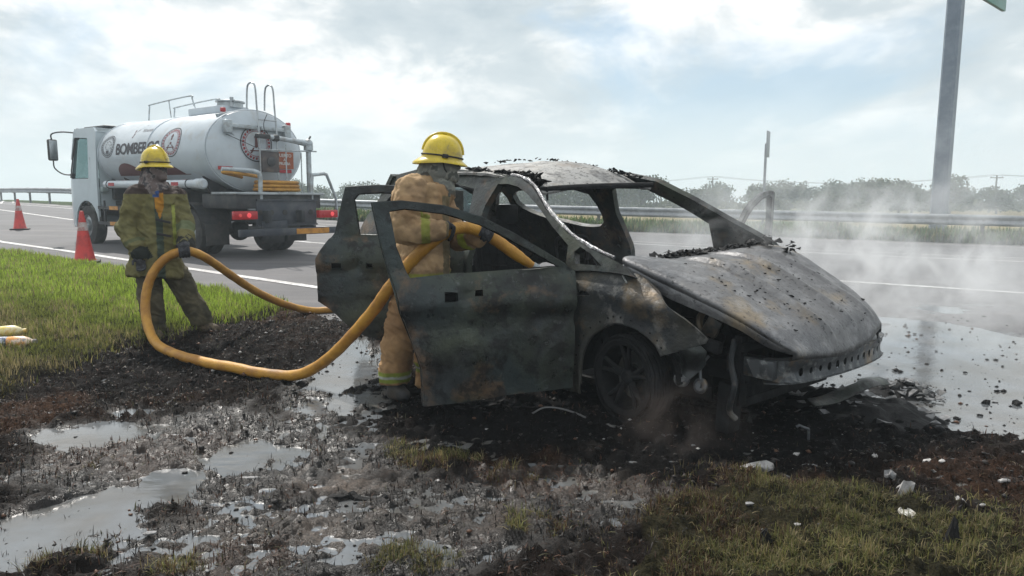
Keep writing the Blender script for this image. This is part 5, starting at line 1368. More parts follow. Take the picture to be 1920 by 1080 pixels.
    for k in range(3):
        z = 1.36 + .075 * k; pts = [(-1.15 + .20 * math.cos(a), -.18 + (.52 - .02 * k) * math.sin(a), z) for a in np.linspace(0, 6.28, 30)[:-1]]
        MB().tube(pts, .038, 8, closed=True).build("coiled_hose", hose_mat, truck)
    MB().tube(spline([(-1.2, .3, 1.62), (-1.3, .75, 1.66), (-1.25, 1.1, 1.68), (-1.1, .6, 1.60)], 6), .035, 8).build("coiled_hose", hose_mat, truck)
hose_mat = mottled("yellow_hose", (.50, .255, .030), [((.36, .165, .020), 7, .46, .64), ((.20, .10, .03), 3.5, .60, .72, .6)], rough=.5, bump=.5, bump_scale=70)
build_chassis()
def build_cab():
    cab = empty("cab", (0, 0, 0), 0, truck)
    # side profile (x, z), extruded across with a slightly narrower roof
    x0, x1 = 3.98, 5.52
    prof = [(x0, .95), (x0, 2.70), (x0 + .10, 2.80), (x1 - .50, 2.80), (x1 - .36, 2.74), (x1 - .08, 1.62), (x1, 1.45), (x1 + .01, .50), (x1 - .12, .42), (x1 - .30, .46)] + [(4.61 + .60 * math.cos(a), .50 + .58 * math.sin(a)) for a in np.linspace(.18, math.pi - .12, 10)]
    win = round_poly(densify([(4.40, 1.60), (4.40, 2.56), (5.14, 2.60), (5.43, 1.78), (5.36, 1.60)], .12), 1)
    for s in (-1, 1):
        f = lambda x, z, s=s: (x, s * (1.10 - .045 * max(0, z - 1.6) / 1.2 - .05 * max(0, x - 5.3) / .2), z)
        sheet("side_panel", prof if s < 0 else prof[::-1], [win], f, cabw, cab, thick=.05 if s < 0 else .05, step=.12, angle=40)
        d = empty("door", (0, 0, 0), 0, cab)
        fw = lambda x, z, s=s: (x, s * (1.09 - .045 * max(0, z - 1.6) / 1.2), z)
        sheet("window", win, [], fw, glass, d, thick=.006, step=.2)
        loop = [(4.32, 2.66), (5.10, 2.66), (5.40, 1.62), (5.40, .95), (4.95, .82), (4.32, 1.05)]
        MB().tube([(x, s * (1.104 - .045 * max(0, z - 1.6) / 1.2), z) for x, z in densify(loop, .2)], .008, 5, closed=True).build("door_seam", chassis, d)
        MB().tube([(x, s * (1.11 - .045 * max(0, z - 1.6) / 1.2), z) for x, z in densify(win, .15)], .018, 6, closed=True).build("window_seal", rubber, d)
        MB().box((4.50, s * 1.12, 1.42), (.20, .03, .05), bevel=.008).build("handle", rubber, d)
        MB().box((4.20, s * 1.085, 2.20), (.10, .02, .62), bevel=.01).build("quarter_window", glass, cab)
        MB().box((4.52, s * 1.115, 1.08), (.20, .02, .22), bevel=.01).build("vent_slot", rubber, cab)
    fr = [(x, z) for x, z in prof[1:9]]
    m = MB()
    for (a, b) in zip(fr, fr[1:]):
        wa = 1.10 - .045 * max(0, a[1] - 1.6) / 1.2 - .05 * max(0, a[0] - 5.3) / .2; wb = 1.10 - .045 * max(0, b[1] - 1.6) / 1.2 - .05 * max(0, b[0] - 5.3) / .2
        if (a[0], b[0]) == (fr[4][0], fr[5][0]) or (a[0] > 5.1 and a[1] > 2.7 and b[1] < 1.7): continue
        m.poly_prism([(a[0], -wa, a[1]), (b[0], -wb, b[1]), (b[0], wb, b[1]), (a[0], wa, a[1])], (-.02, 0, -.02))
    m.box((x0 + .02, 0, 1.83), (.04, 2.14, 1.76)); m.box((4.75, 0, 1.06), (1.5, 2.0, .10)); m.build("shell", cabw, cab)
    a, b = (x1 - .36, 2.74), (x1 - .08, 1.62)
    MB().poly_prism([(a[0], -1.0, a[1]), (b[0], -1.02, b[1]), (b[0], 1.02, b[1]), (a[0], 1.0, a[1])], (.01, 0, .01)).build("windscreen", glass, cab)
    for s in (-1, 1): MB().tube([(a[0], s * 1.03, a[1]), (b[0], s * 1.06, b[1])], .045, 7).build("pillar", cabw, cab)
    m = MB(); m.box((4.95, .5, 1.75), (.16, .48, .75), rot=(0, -.12, 0), bevel=.05); m.box((4.9, .5, 2.2), (.1, .26, .2), bevel=.04); m.box((4.95, -.5, 1.75), (.16, .48, .75), rot=(0, -.12, 0), bevel=.05); m.build("seat", rubber, cab) if False else None
    MB().box((4.45, .5, 1.70), (.14, .46, .66), rot=(0, -.12, 0), bevel=.05).build("seat", rubber, cab)
    MB().box((5.25, 0, 1.48), (.35, 1.9, .25), bevel=.05).build("dashboard", rubber, cab)
    MB().tube([(5.02 + .06 * math.sin(t), .5 + .2 * math.cos(t), 1.72 + .19 * math.sin(t)) for t in np.linspace(0, 6.28, 20)[:-1]], .013, 6, closed=True).build("steering_wheel", rubber, cab)
    MB().box((4.75, 0, 2.86), (1.1, 1.6, .05), bevel=.02).build("roof_rack", chassis, cab)
    MB().box((x1 - .18, 0, 2.76), (.25, 2.0, .06), rot=(0, .5, 0), bevel=.02).build("sun_visor", chassis, cab)
    for s in (-1, 1):
        MB().box((5.0, s * 1.08, .62), (.42, .10, .05), bevel=.01).build("step", rubber, cab)
        MB().box((5.0, s * 1.08, .92), (.42, .10, .05), bevel=.01).build("step", rubber, cab)
        MB().box((5.30, s * 1.115, 1.22), (.16, .015, .30), bevel=.01).build("corner_vane", rubber, cab)
        MB().tube([(4.30, s * 1.125, 1.30), (4.30, s * 1.13, 2.10)], .014, 6).build("grab_rail", alu, cab)
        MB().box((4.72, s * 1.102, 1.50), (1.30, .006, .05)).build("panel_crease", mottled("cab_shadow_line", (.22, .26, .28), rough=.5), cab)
    MB().box((3.86, .70, 1.75), (.16, .30, 1.3), bevel=.03).build("air_intake", chassis, cab)
    for s in (-1, 1):
        mr = empty("mirror", (0, 0, 0), 0, cab)
        MB().box((5.60, s * 1.42, 2.30), (.10, .22, .52), bevel=.04).build("housing", rubber, mr)
        MB().box((5.545, s * 1.42, 2.30), (.006, .17, .46), bevel=.002).build("mirror_glass", alu, mr)
        m = MB(); m.tube(spline([(5.18, s * 1.03, 2.72), (5.45, s * 1.25, 2.74), (5.60, s * 1.42, 2.68), (5.60, s * 1.42, 2.52)], 5), .018, 7); m.tube(spline([(5.36, s * 1.08, 1.70), (5.52, s * 1.25, 1.72), (5.60, s * 1.40, 1.86), (5.60, s * 1.42, 2.05)], 5), .016, 7); m.box((5.16, s * 1.03, 2.68), (.10, .08, .26), bevel=.02); m.build("mirror_arm", chassis, mr); MB().box((5.38, s * 1.10, 1.68), (.12, .08, .12), bevel=.02).build("arm_foot", chassis, mr)
        MB().box((x1 - .02, s * .85, .80), (.08, .30, .18), bevel=.02).build("headlight", alu, cab)
        m = MB(); pts = [(4.61 + .62 * math.cos(a), .50 + .60 * math.sin(a)) for a in np.linspace(.1, math.pi - .1, 12)]
        m.tube([(p[0], s * 1.10, p[1]) for p in pts], .03, 7); m.build("arch_trim", rubber, cab)
        MB().box((3.90, s * 1.02, 1.35), (.16, .16, .12), bevel=.02).build("side_lamp", mottled("lamp_grey", (.25, .3, .3), rough=.3), cab)
    MB().box((5.35, 1.10, .98), (.10, .012, .10)).build("marker_lamp", redm, cab)
    MB().box((x1 - .05, 0, .55), (.12, 2.1, .26), bevel=.03).build("front_bumper", cabw, cab)
    # the driver, coloured all dark to paint a silhouette against the far window
    dr = MB(); dr.limb((4.62, .5, 1.5), (4.66, .5, 1.95), .17, .14); dr.limb((4.66, .5, 2.02), (4.68, .5, 2.16), .07, .09); dr.ball((4.70, .5, 2.20), (.10, .085, .125)); dr.limb((4.66, .68, 1.92), (4.74, .70, 1.68), .06, .05); dr.limb((4.74, .70, 1.68), (4.98, .62, 1.75), .045, .035); dr.limb((4.66, .32, 1.92), (4.80, .30, 1.68), .06, .05); dr.limb((4.80, .30, 1.68), (4.98, .40, 1.75), .045, .035)
    me = remeshed(dr, .022, 4)
    p = thing("person", "truck driver in dark silhouette sitting at the wheel of the tanker cab", "person"); o = link("body", me, mottled("driver_silhouette", (.04, .04, .05), rough=.8), p)
    p.location = truck.location; p.rotation_euler = truck.rotation_euler
build_cab()

# ------------------------------------------------------------------ silver car behind the wreck
silver = mottled("silver_paint", (.50, .52, .55), [((.42, .44, .47), 2, .5, .65)], rough=.28, metal=.5, coat=.3)
def build_silver():
    x, y = -1.15, 11.6; z = float(road_z(np.array(x), np.array(y)))
    t = thing("silver_car", "pale silver hatchback parked on the road behind the burnt car, glimpsed through its doors", "car", (x, y, z), math.radians(-72))
    prof = [(-1.95, .35), (-2.0, .85), (-1.80, 1.0), (-1.55, 1.38), (-.9, 1.46), (.1, 1.44), (.95, .98), (1.85, .80), (2.0, .60), (1.98, .30)] + arc(1.28, .31, .35, -5, 185, 10)[::1] + arc(-1.28, .31, .35, -5, 185, 10)
    win = [(-1.35, .96), (-1.3, 1.30), (-.8, 1.38), (.05, 1.36), (.72, .98)]
    for s in (-1, 1):
        f = lambda u, zz, s=s: (u, s * (.86 - .22 * max(0, zz - .9) / .55 - .08 * max(0, abs(u) - 1.5) / .5), zz)
        sheet("side_panel", prof, [win], f, silver, t, thick=.03, step=.12)
        sheet("side_window", win, [], lambda u, zz, s=s: (u, s * (.85 - .22 * max(0, zz - .9) / .55), zz), glass, t, thick=.005, step=.2)
        m = empty("mirror", (.70, s * .98, 1.04), 0, t); MB().box((0, 0, 0), (.16, .22, .15), bevel=.05).build("housing", silver, m); MB().box((-.0, -s * .13, -.07), (.06, .12, .04), bevel=.01).build("stalk", rubber, m)
        for wx in (1.28, -1.28):
            w = empty("wheel", (wx, s * .76, .31), 0, t)
            MB().lathe([(.19, -.1), (.28, -.11), (.31, -.08), (.31, .08), (.28, .11), (.19, .1)], (0, 0, 0), (0, 1, 0), 30, cap=False).build("tyre", tyre, w)
            MB().lathe([(.2, .08), (.18, .04), (.05, .07), (0, .07)], (0, 0, 0), (0, s, 0), 20, cap=False).build("rim", alu, w)
    top = [(-1.95, .35), (-2.0, .85), (-1.80, 1.0), (-1.55, 1.38), (-.9, 1.46), (.1, 1.44), (.95, .98), (1.85, .80), (2.0, .60), (1.98, .30)]
    hw = lambda u, zz: .86 - .22 * max(0, zz - .9) / .55 - .08 * max(0, abs(u) - 1.5) / .5
    m = MB()
    for k, (a, b) in enumerate(zip(top, top[1:])):
        if k in (2, 5): continue
        m.poly_prism([(a[0], -hw(*a), a[1]), (b[0], -hw(*b), b[1]), (b[0], hw(*b), b[1]), (a[0], hw(*a), a[1])], (0, 0, -.01))
    m.build("body", silver, t)
    for k in (2, 5):
        a, b = top[k], top[k + 1]; MB().poly_prism([(a[0], -hw(*a) + .04, a[1]), (b[0], -hw(*b) + .04, b[1]), (b[0], hw(*b) - .04, b[1]), (a[0], hw(*a) - .04, a[1])], (0, 0, .012)).build("windscreen" if k == 5 else "rear_window", glass, t)
    MB().box((0, 0, .5), (3.2, 1.4, .4), bevel=.05).build("interior", rubber, t)
    for s in (-1, 1): MB().box((1.93, s * .62, .68), (.14, .3, .13), bevel=.03).build("headlight", alu, t)
build_silver()
# ------------------------------------------------------------------ the fire hose
def hz(u, v, y): return tuple(at(u, v, y))
HR = .041
HOSE_A = spline([hz(1003, 501, 4.74), hz(975, 483, 4.72), hz(940, 457, 4.69), hz(908, 437, 4.65), hz(872, 426, 4.60), hz(836, 434, 4.53), hz(795, 466, 4.52), hz(760, 502, 4.55), hz(728, 543, 4.60), hz(700, 580, 4.68), hz(650, 640, 4.82), hz(595, 688, 4.98),
                 hz(530, 716, 5.12), hz(460, 722, 5.22), hz(395, 713, 5.38), hz(335, 690, 5.66), hz(296, 652, 5.98), hz(276, 606, 6.18), hz(273, 560, 6.28), hz(284, 517, 6.34), hz(310, 484, 6.39), hz(345, 470, 6.42), hz(378, 478, 6.55), hz(420, 506, 6.85),
                 hz(470, 541, 7.25), hz(520, 566, 7.60), hz(565, 580, 7.85), hz(610, 587, 8.0), hz(665, 590, 8.1), hz(760, 588, 8.25), hz(900, 575, 8.9), hz(960, 560, 9.6)], 8)
pts = []
for p in HOSE_A:
    g_ = max(float(verge_z(np.array(p[0]), np.array(p[1]))) if p[1] < near_y(p[0]) else float(road_z(np.array(p[0]), np.array(p[1]))), float(base_z(p[0], p[1])))
    pts.append([p[0], p[1], max(p[2], g_ + HR * .82)])
za_ = np.array([p[2] for p in pts]); lo_ = za_.copy()
for _ in range(12): za_[1:-1] = .5 * za_[1:-1] + .25 * (za_[:-2] + za_[2:])
for i_, p in enumerate(pts): p[2] = max(za_[i_], lo_[i_] - .03)
hose = thing("fire_hose", "thick yellow fire hose looping over the mud between the two firefighters", "hose", pts[0])
o_ = np.array(pts[0])
def hr_at(i): return .024 + (HR - .024) * min(1, i / 10)
MB().tube([np.array(p) - o_ for p in pts], [hr_at(i) * (1 + .03 * math.sin(i * 1.7)) for i in range(len(pts))], 14).build("hose_line", hose_mat, hose)
d_ = (np.array(pts[0]) - np.array(pts[3])); d_ /= np.linalg.norm(d_)
MB().tube([-d_ * .02, d_ * .03, d_ * .035, d_ * .11], [.030, .030, .022, .019], 14).build("nozzle", alu, hose)
MB().lathe([(.027, 0), (.030, .005), (.030, .04), (.027, .045)], -d_ * .16, d_, 14, cap=False).build("coupling", mottled("frayed_cloth", (.42, .36, .30), [((.22, .15, .10), 30, .45, .6)], rough=.8, bump=.6), hose)

# ------------------------------------------------------------------ clothes and people
cloth_mat = attr_mat("turnout_cloth", "tint", .82, bump=.5, bump_scale=190, var=.16, spec=.2)
skin = mottled("skin", (.22, .115, .075), [((.16, .08, .055), 14, .45, .6, .6)], rough=.55, bump=.1, bump_scale=160)
helm_y = mottled("helmet_yellow", (.62, .46, .012), [((.42, .30, .010), 6, .50, .68), ((.24, .19, .05), 13, .62, .72, .7)], rough=.22, rough2=.4, coat=.4)
glove_m = mottled("glove_dark", (.020, .021, .026), [((.06, .062, .07), 40, .52, .66)], rough=.8, bump=.5, bump_scale=90)
boot_m = mottled("boot", (.022, .022, .024), [((.06, .05, .04), 12, .5, .66)], rough=.6, bump=.2)
strap_m = mottled("strap", (.02, .02, .022), rough=.7)
def wrinkle(me, amp, fz, fx, seed, axis=None):
    X = get_co(me); N_ = get_no(me)
    ax = np.array((0, 0, 1.0)) if axis is None else axis
    a = X @ ax + .55 * X[:, 0]; w = fbm(X[:, 0] * 4 + X[:, 1] * 3, X[:, 2] * 4, seed + 7, 3)
    n1 = fbm(a * fz + w * 3.2, (X[:, 0] - X[:, 1]) * fx + w * 1.5, seed, 3); n2 = fbm(X[:, 0] * 7 + X[:, 1] * 5, X[:, 2] * 6, seed + 3, 3)
    d = (1 - np.abs(2 * n1 - 1)) ** 1.6 - .45 + .9 * (n2 - .5)
    set_co(me, X + N_ * (d * amp)[:, None]); return me
def paint(me, fn):
    X = get_co(me); C = fn(X); point_attr(me, "tint", C, True)
def V(p): return Vector(tuple(map(float, p)))
def finger(m, pts, r0, r1): m.tube(pts, list(np.linspace(r0, r1, len(pts))), 8); m.ball(pts[0], r0, 8, 6); m.ball(pts[-1], r1, 8, 6)
def grip_hand(c, axis, palm_dir, wrist, name, parent, rr, mat=glove_m, sgn=1):
    """gloved hand closed round the hose: palm on one side, four unequal fingers and the thumb curling round it"""
    c = V(c); t = V(axis).normalized(); p = V(palm_dir); p = (p - t * p.dot(t)).normalized(); q = t.cross(p) * sgn
    m = MB(); R = rr + .013
    pc = c + p * (R + .006)
    rot = Matrix((t, q, p)).transposed()
    m.ball(pc, (.050, .042, .024), 16, 12, rot); m.limb(pc - p * .0, V(wrist), .030, .034)
    for k, (off, L_) in enumerate(((-.036, .92), (-.012, 1.04), (.013, 1.0), (.036, .82))):
        P_ = []
        for a in np.linspace(.35, .35 + 2.9 * L_, 9): P_.append(c + t * (off * 1.05) + p * math.cos(a) * R + q * math.sin(a) * R)
        finger(m, P_, .0135, .010)
    P_ = [pc - t * .042 * 1 - q * .015] + [c - t * (.052 - .012 * i) + p * math.cos(a) * R - q * math.sin(a) * R for i, a in enumerate(np.linspace(.6, 2.1, 6))]
    finger(m, P_, .016, .012)
    me = remeshed(m, .0055, 2); return link(name, me, mat, parent)
def hanging_hand(wrist, d, side, name, parent, mat=glove_m):
    w = V(wrist); d = V(d).normalized(); s = V(side); s = (s - d * s.dot(d)).normalized(); n = d.cross(s)
    m = MB(); rot = Matrix((s, n, d)).transposed(); pc = w + d * .06
    m.ball(pc, (.044, .024, .052), 14, 10, rot); m.limb(w, pc, .033, .03)
    for off, L_ in ((-.032, .85), (-.011, 1), (.011, .97), (.032, .78)):
        b = pc + d * .04 + s * off; finger(m, [b, b + d * .032 * L_ + n * .006, b + d * .052 * L_ + n * .022, b + d * .058 * L_ + n * .042], .0125, .010)
    b = pc - d * .015 - s * .04; finger(m, [b, b + d * .022 - s * .022 + n * .01, b + d * .048 - s * .024 + n * .02], .015, .011)
    return link(name, remeshed(m, .0055, 2), mat, parent)
def helmet(pos, fwd, pitch, parent, sc=1.0, label=None):
    f = V(fwd); f.z = 0; f.normalize(); h = empty("helmet", pos, math.atan2(f.y, f.x), parent); h.rotation_euler = (0, pitch, math.atan2(f.y, f.x)); h.scale = (sc, sc, sc)
    n = 48; m = MB(); rings = []
    prof = [(math.sin(t), math.cos(t) ** .85) for t in np.linspace(.02, math.pi / 2 * .985, 13)]
    H_, A_, B_ = .158, .136, .114
    for r, z in prof:
        ring = []
        for k in range(n):
            a = 2 * math.pi * k / n; rr = r ** .92; ridge = .010 * math.exp(-((math.sin(a) * rr) / .13) ** 2) * (r > .05)
            ring.append(m.bm.verts.new((A_ * rr * math.cos(a), B_ * rr * math.sin(a), H_ * z + ridge)))
        rings.append(ring)
    for ex, dz in ((.12, -.004), (.5, -.012), (.92, -.024), (1.0, -.028), (.98, -.034), (.5, -.022), (-.05, -.012)):
        ring = []
        for k in range(n):
            a = 2 * math.pi * k / n; c_ = math.cos(a)
            e = (.020 + .020 * max(0, c_) ** 2 + .040 * max(0, -c_) ** 1.5) * ex; drop = 1 + .8 * max(0, -c_)
            ring.append(m.bm.verts.new(((A_ + e) * c_, (B_ + e * .9) * math.sin(a), dz * drop)))
        rings.append(ring)
    for a, b in zip(rings, rings[1:]):
        for k in range(n): m.bm.faces.new((a[k], a[(k + 1) % n], b[(k + 1) % n], b[k]))
    m.bm.faces.new(rings[0]); m.build("shell", helm_y, h, angle=60)
    MB().tube([(math.cos(t) * A_ * 1.01, 0, math.sin(t) ** .8 * H_ + .012) for t in np.linspace(.12, math.pi - .12, 22)], .0095, 8).build("comb", helm_y, h)
    MB().tube([((A_ + .004) * math.cos(a), (B_ + .004) * math.sin(a), .014) for a in np.linspace(0, 2 * math.pi, 41)[:-1]], .0055, 6, closed=True).build("band", strap_m, h)
    for s in (-1, 1): MB().box((.02, s * (B_ + .006), .012), (.04, .012, .026), bevel=.004).build("clip", strap_m, h)
    return h
def head_prims(m, c, fwd, g=0.0):
    c = V(c); f = V(fwd).normalized(); up = Vector((0, 0, 1)); s = up.cross(f).normalized(); rot = Matrix((f, s, up)).transposed()
    m.ball(c + up * .02, (.098 + g, .078 + g, .105 + g), 22, 16, rot); m.ball(c + f * .030 - up * .045, (.062 + g, .056 + g, .062 + g), 18, 12, rot)
    m.ball(c + f * (.097 + g) - up * .012, (.018, .014, .026), 10, 8, rot); m.ball(c + f * .078 - up * .082, (.026 + g, .028 + g, .022 + g), 10, 8, rot)
    return f, s, up
def eyes(c, f, s, up, parent):
    for k in (-1, 1):
        MB().ball(c + f * .096 + s * k * .031 + up * .014, (.0115, .0125, .010), 12, 8).build("eye", mottled("eye_white", (.5, .47, .44), rough=.3), parent)
        MB().ball(c + f * .1045 + s * k * .031 + up * .014, .0052, 10, 8).build("iris", mottled("iris", (.02, .012, .01), rough=.2), parent)

def make_person(J, name_label, coat, trouser, cam, spec):
    root = thing("person", name_label, "person", tuple(J["base"])); B = V(J["base"])
    g = {k: V(v) - B for k, v in J.items() if k not in ("base", "tf", "hf", "side")}
    side = V(J["side"]).normalized(); hf = V(J["hf"]).normalized(); tf = V(J["tf"]).normalized(); up = Vector((0, 0, 1))
    chest = (g["rs"] + g["ls"]) / 2
    # one continuous body under the clothes
    m = MB(); f, s, u_ = head_prims(m, g["head"], hf)
    m.limb(g["head"] - up * .05, g["neck"], .055, .062); m.limb(g["neck"], chest, .06, .08)
    m.slab(g["hip"] - up * .05, chest + up * .02, (.155, .11), (.19, .115), side)
    for a, b, c_ in (("rs", "re", "rw"), ("ls", "le", "lw")): m.limb(g[a], g[b], .055, .042); m.limb(g[b], g[c_], .042, .030)
    for a, b, c_ in (("rh", "rk", "ra"), ("lh", "lk", "la")): m.limb(g[a], g[b], .085, .058); m.limb(g[b], g[c_], .056, .040); m.limb(g[c_], g[c_] - up * .05, .04, .045)
    link("body", remeshed(m, .012, 3), skin, root)
    eyes(g["head"], f, s, u_, root)
    # balaclava and scarf
    m = MB(); head_prims(m, g["head"], hf, .017); m.limb(g["head"] - up * .04 - hf * .02, g["neck"], .092, .105); m.limb(g["head"] - hf * .075, g["neck"] - hf * .07 - up * .01, .060, .085); m.limb(g["neck"], g["neck"] - up * .06 + hf * .02, .105, .125)
    me = remeshed(m, .009, 3); X = get_co(me)
    wrinkle(me, .012, 24, 6, 301 + spec["seed"]); X = get_co(me)
    hc = np.array(g["head"]); rel = X - hc; ff = np.array(hf); ss = np.array(s)
    # open slit for the eyes: push the cloth inside the head there
    du = rel @ ff; dz = rel[:, 2]; dl = rel @ ss
    sl = np.exp(-((dz - .016) / .017) ** 4) * np.exp(-(dl / .055) ** 4) * (du > .05); X -= ff[None] * (sl * .030)[:, None]; set_co(me, X)
    def cam_c(X):
        n = fbm(X[:, 0] * 22, X[:, 2] * 22 + X[:, 1] * 9, 311, 3); c = np.repeat(np.array([cam[0]]), len(X), 0); c[n > .5] = cam[1]; c[n > .60] = cam[2]; return c * (.8 + .4 * fbm(X[:, 0] * 60, X[:, 2] * 60, 313))[:, None]
    paint(me, cam_c); link("balaclava", me, cloth_mat, root)
    # coat
    m = MB(); W = spec["w"]
    top = chest + up * .035; waist = g["hip"] + up * .12 + tf * .02; hem = g["hem"]
    m.slab(waist, top, (W[1], W[1] * .78), (W[0], W[0] * .70), side); m.slab(hem, waist + up * .02, (W[2], W[2] * .80), (W[1], W[1] * .78), side)
    m.limb(g["rs"], g["ls"], .088, .088); m.limb(chest, g["neck"] - up * .055, .13, .095)
    m.ball(chest - tf * .02 - up * .06, (.20, .16, .16))
    for a, b, c_ in (("rs", "re", "rw"), ("ls", "le", "lw")):
        m.limb(g[a], g[b], spec["arm"][0], spec["arm"][1]); m.limb(g[b], g[c_], spec["arm"][1], spec["arm"][2])
        if g[c_] != g[b]: m.limb(g[c_], g[c_] + (g[c_] - g[b]).normalized() * .02, spec["arm"][2], spec["arm"][2] * 1.02)
    if spec.get("collar"): m.tube([g["neck"] + Vector((math.cos(a) * .115, math.sin(a) * .115, .0)) - tf * .01 + up * (-.045 - .045 * (math.cos(a) * tf.x + math.sin(a) * tf.y)) for a in np.linspace(0, 6.28, 16)[:-1]], .026, 8, closed=True)
    me = remeshed(m, .009, 5); wrinkle(me, spec["fold"], 7.5, 8, 321 + spec["seed"]); wrinkle(me, spec["fold"] * .40, 19, 15, 325 + spec["seed"]); 
    bm = bmesh.new(); bm.from_mesh(me)
    bm.to_mesh(me); bm.free()
    def coat_c(X):
        n = fbm(X[:, 0] * 6 + X[:, 1] * 4, X[:, 2] * 6, 331, 4); C = np.repeat(np.array([coat[0]]), len(X), 0); k = sstep(.48, .62, n)[:, None]; C = C * (1 - k) + np.array(coat[1]) * k
        d = sstep(.54, .66, fbm(X[:, 0] * 9, X[:, 2] * 12, 337 + spec["seed"], 4))[:, None] * .7; C = C * (1 - d) + np.array(coat[2]) * d
        for fn, colr in spec["bands"](g, side, tf): 
            mk = fn(X)[:, None]; C = C * (1 - mk) + np.array(colr) * mk
        return C * (.85 + .3 * fbm(X[:, 0] * 40, X[:, 2] * 40 + X[:, 1] * 30, 341, 2))[:, None]
    paint(me, coat_c); link("coat", me, cloth_mat, root)
    # trousers
    m = MB(); m.slab(g["hip"] - up * .04, g["hip"] + up * .12, (.20, .16), (.19, .15), side); m.ball(g["hip"] - up * .02, (.19, .16, .15)); T = spec["leg"]
    for a, b, c_ in (("rh", "rk", "ra"), ("lh", "lk", "la")): m.limb(g[a], g[b], T[0], T[1]); m.limb(g[b], g[c_], T[1], T[2])
    me = remeshed(m, .009, 4); X_ = get_co(me); zc_ = np.where(np.abs((X_ - np.array(g["ra"])) @ np.array((1.0, 1.0, 0))) < np.abs((X_ - np.array(g["la"])) @ np.array((1.0, 1.0, 0))), g["ra"].z, g["la"].z) - .035; X_[:, 2] = np.maximum(X_[:, 2], zc_); set_co(me, X_); wrinkle(me, spec["fold"] * .8, 15, 7, 351 + spec["seed"])
    def tr_c(X):
        n = fbm(X[:, 0] * 7 + X[:, 1] * 4, X[:, 2] * 7, 361, 4); C = np.repeat(np.array([trouser[0]]), len(X), 0); k = sstep(.46, .64, n)[:, None]; C = C * (1 - k) + np.array(trouser[1]) * k
        for fn, colr in spec["tbands"](g): mk = fn(X)[:, None]; C = C * (1 - mk) + np.array(colr) * mk
        return C * (.85 + .3 * fbm(X[:, 0] * 40, X[:, 2] * 40, 363, 2))[:, None]
    paint(me, tr_c); link("trousers", me, cloth_mat, root)
    # boots
    for a, t in (("ra", "rt"), ("la", "lt")):
        m = MB(); an = g[a]; to = g[t]; heel = an - (to - an).normalized() * .04; zf_ = to.z
        m.limb(an + up * .04, Vector((an.x, an.y, zf_ + .03)), .062, .052); m.limb(Vector((heel.x, heel.y, zf_ + .015)), Vector((to.x, to.y, zf_ + .012)), .048, .044); m.limb(Vector((an.x, an.y, zf_ + .05)), Vector((to.x, to.y, zf_ + .02)), .055, .040)
        me = remeshed(m, .010, 2); X = get_co(me); X[:, 2] = np.maximum(X[:, 2], zf_ - .024); set_co(me, X)
        b_ = link("boot", me, spec["boot"], root)
    helmet(g["head"] + up * .042 + hf * .004, hf, spec["pitch"], root, spec.get("hs", 1.0))
    # chin strap
    MB().tube([g["head"] + up * .05 - s * .094 - hf * .0, g["head"] - up * .03 - s * .088 + hf * .02, g["head"] - up * .098 - s * .03 + hf * .06, g["head"] - up * .10 + s * .03 + hf * .06, g["head"] - up * .03 + s * .088 + hf * .02, g["head"] + up * .05 + s * .094], .006, 6).build("chin_strap", strap_m, root)
    return root, g, B, s
def near_pt(p, r): p = np.array(p); return lambda X: np.clip(1.5 - np.linalg.norm(X - p, axis=1) / r, 0, 1) > .5
def zband(z0, z1): return lambda X: (sstep(z0 - .004, z0, X[:, 2]) * (1 - sstep(z1, z1 + .004, X[:, 2])))
def limb_band(a, b, t0, t1, rad):
    a = np.array(a); b = np.array(b); d = b - a; L2 = d @ d
    def f(X):
        t = (X - a) @ d / L2; r = np.linalg.norm(X - (a + t[:, None] * d), axis=1); return ((t > t0) & (t < t1) & (r < rad)).astype(float)
    return f
LIME = (.30, .33, .045)

# ---- firefighter at the open door, in tan
f1 = (.975, .22, 0)
zg = float(verge_z(np.array(-.75), np.array(4.65)))
J1 = dict(base=(-.70, 4.72, 0.0), tf=f1, hf=(.99, .10, 0), side=(.22, -.975, 0), head=at(828, 309, 4.76), neck=at(813, 340, 4.78), rs=at(773, 357, 4.56), ls=at(816, 360, 4.96), re=at(757, 432, 4.44), rw=at(817, 430, 4.46), le=at(858, 446, 4.90), lw=at(893, 446, 4.72),
          hip=at(789, 545, 4.76), rh=at(768, 558, 4.66), lh=at(808, 556, 4.88), rk=at(747, 640, 4.60), ra=at(740, 706, 4.64), lk=at(806, 640, 4.90), la=at(806, 712, 4.92), rt=at(758, 744, 4.60), lt=at(850, 736, 4.88), hem=at(783, 556, 4.76))
def bands1(g, side, tf):
    hz_ = g["hem"].z
    return [(zband(hz_ + .105, hz_ + .18), (.24, .25, .05)), (limb_band(g["re"], g["rw"], .55, .82, .13), (.25, .26, .06)), (limb_band(g["le"], g["lw"], .5, .8, .13), LIME), (lambda X: (X[:, 2] > g["neck"].z + .008 - .9 * np.clip((X - np.array(g["neck"])) @ np.array(tf), -.03, .12)) * (np.abs((X - np.array(g["neck"])) @ np.array(side)) < .15) * .9, (.055, .058, .055)),
            (lambda X: (np.abs((X - np.array(g["hip"])) @ np.array(tf) - .165) < .03) * (X[:, 2] < g["neck"].z - .1) * 1.0, (.15, .12, .07))]
def tb1(g): return [(zband(g["ra"].z - .02, g["ra"].z + .05), (.20, .24, .04)), (zband(g["ra"].z + .005, g["ra"].z + .022), (.35, .36, .33))]
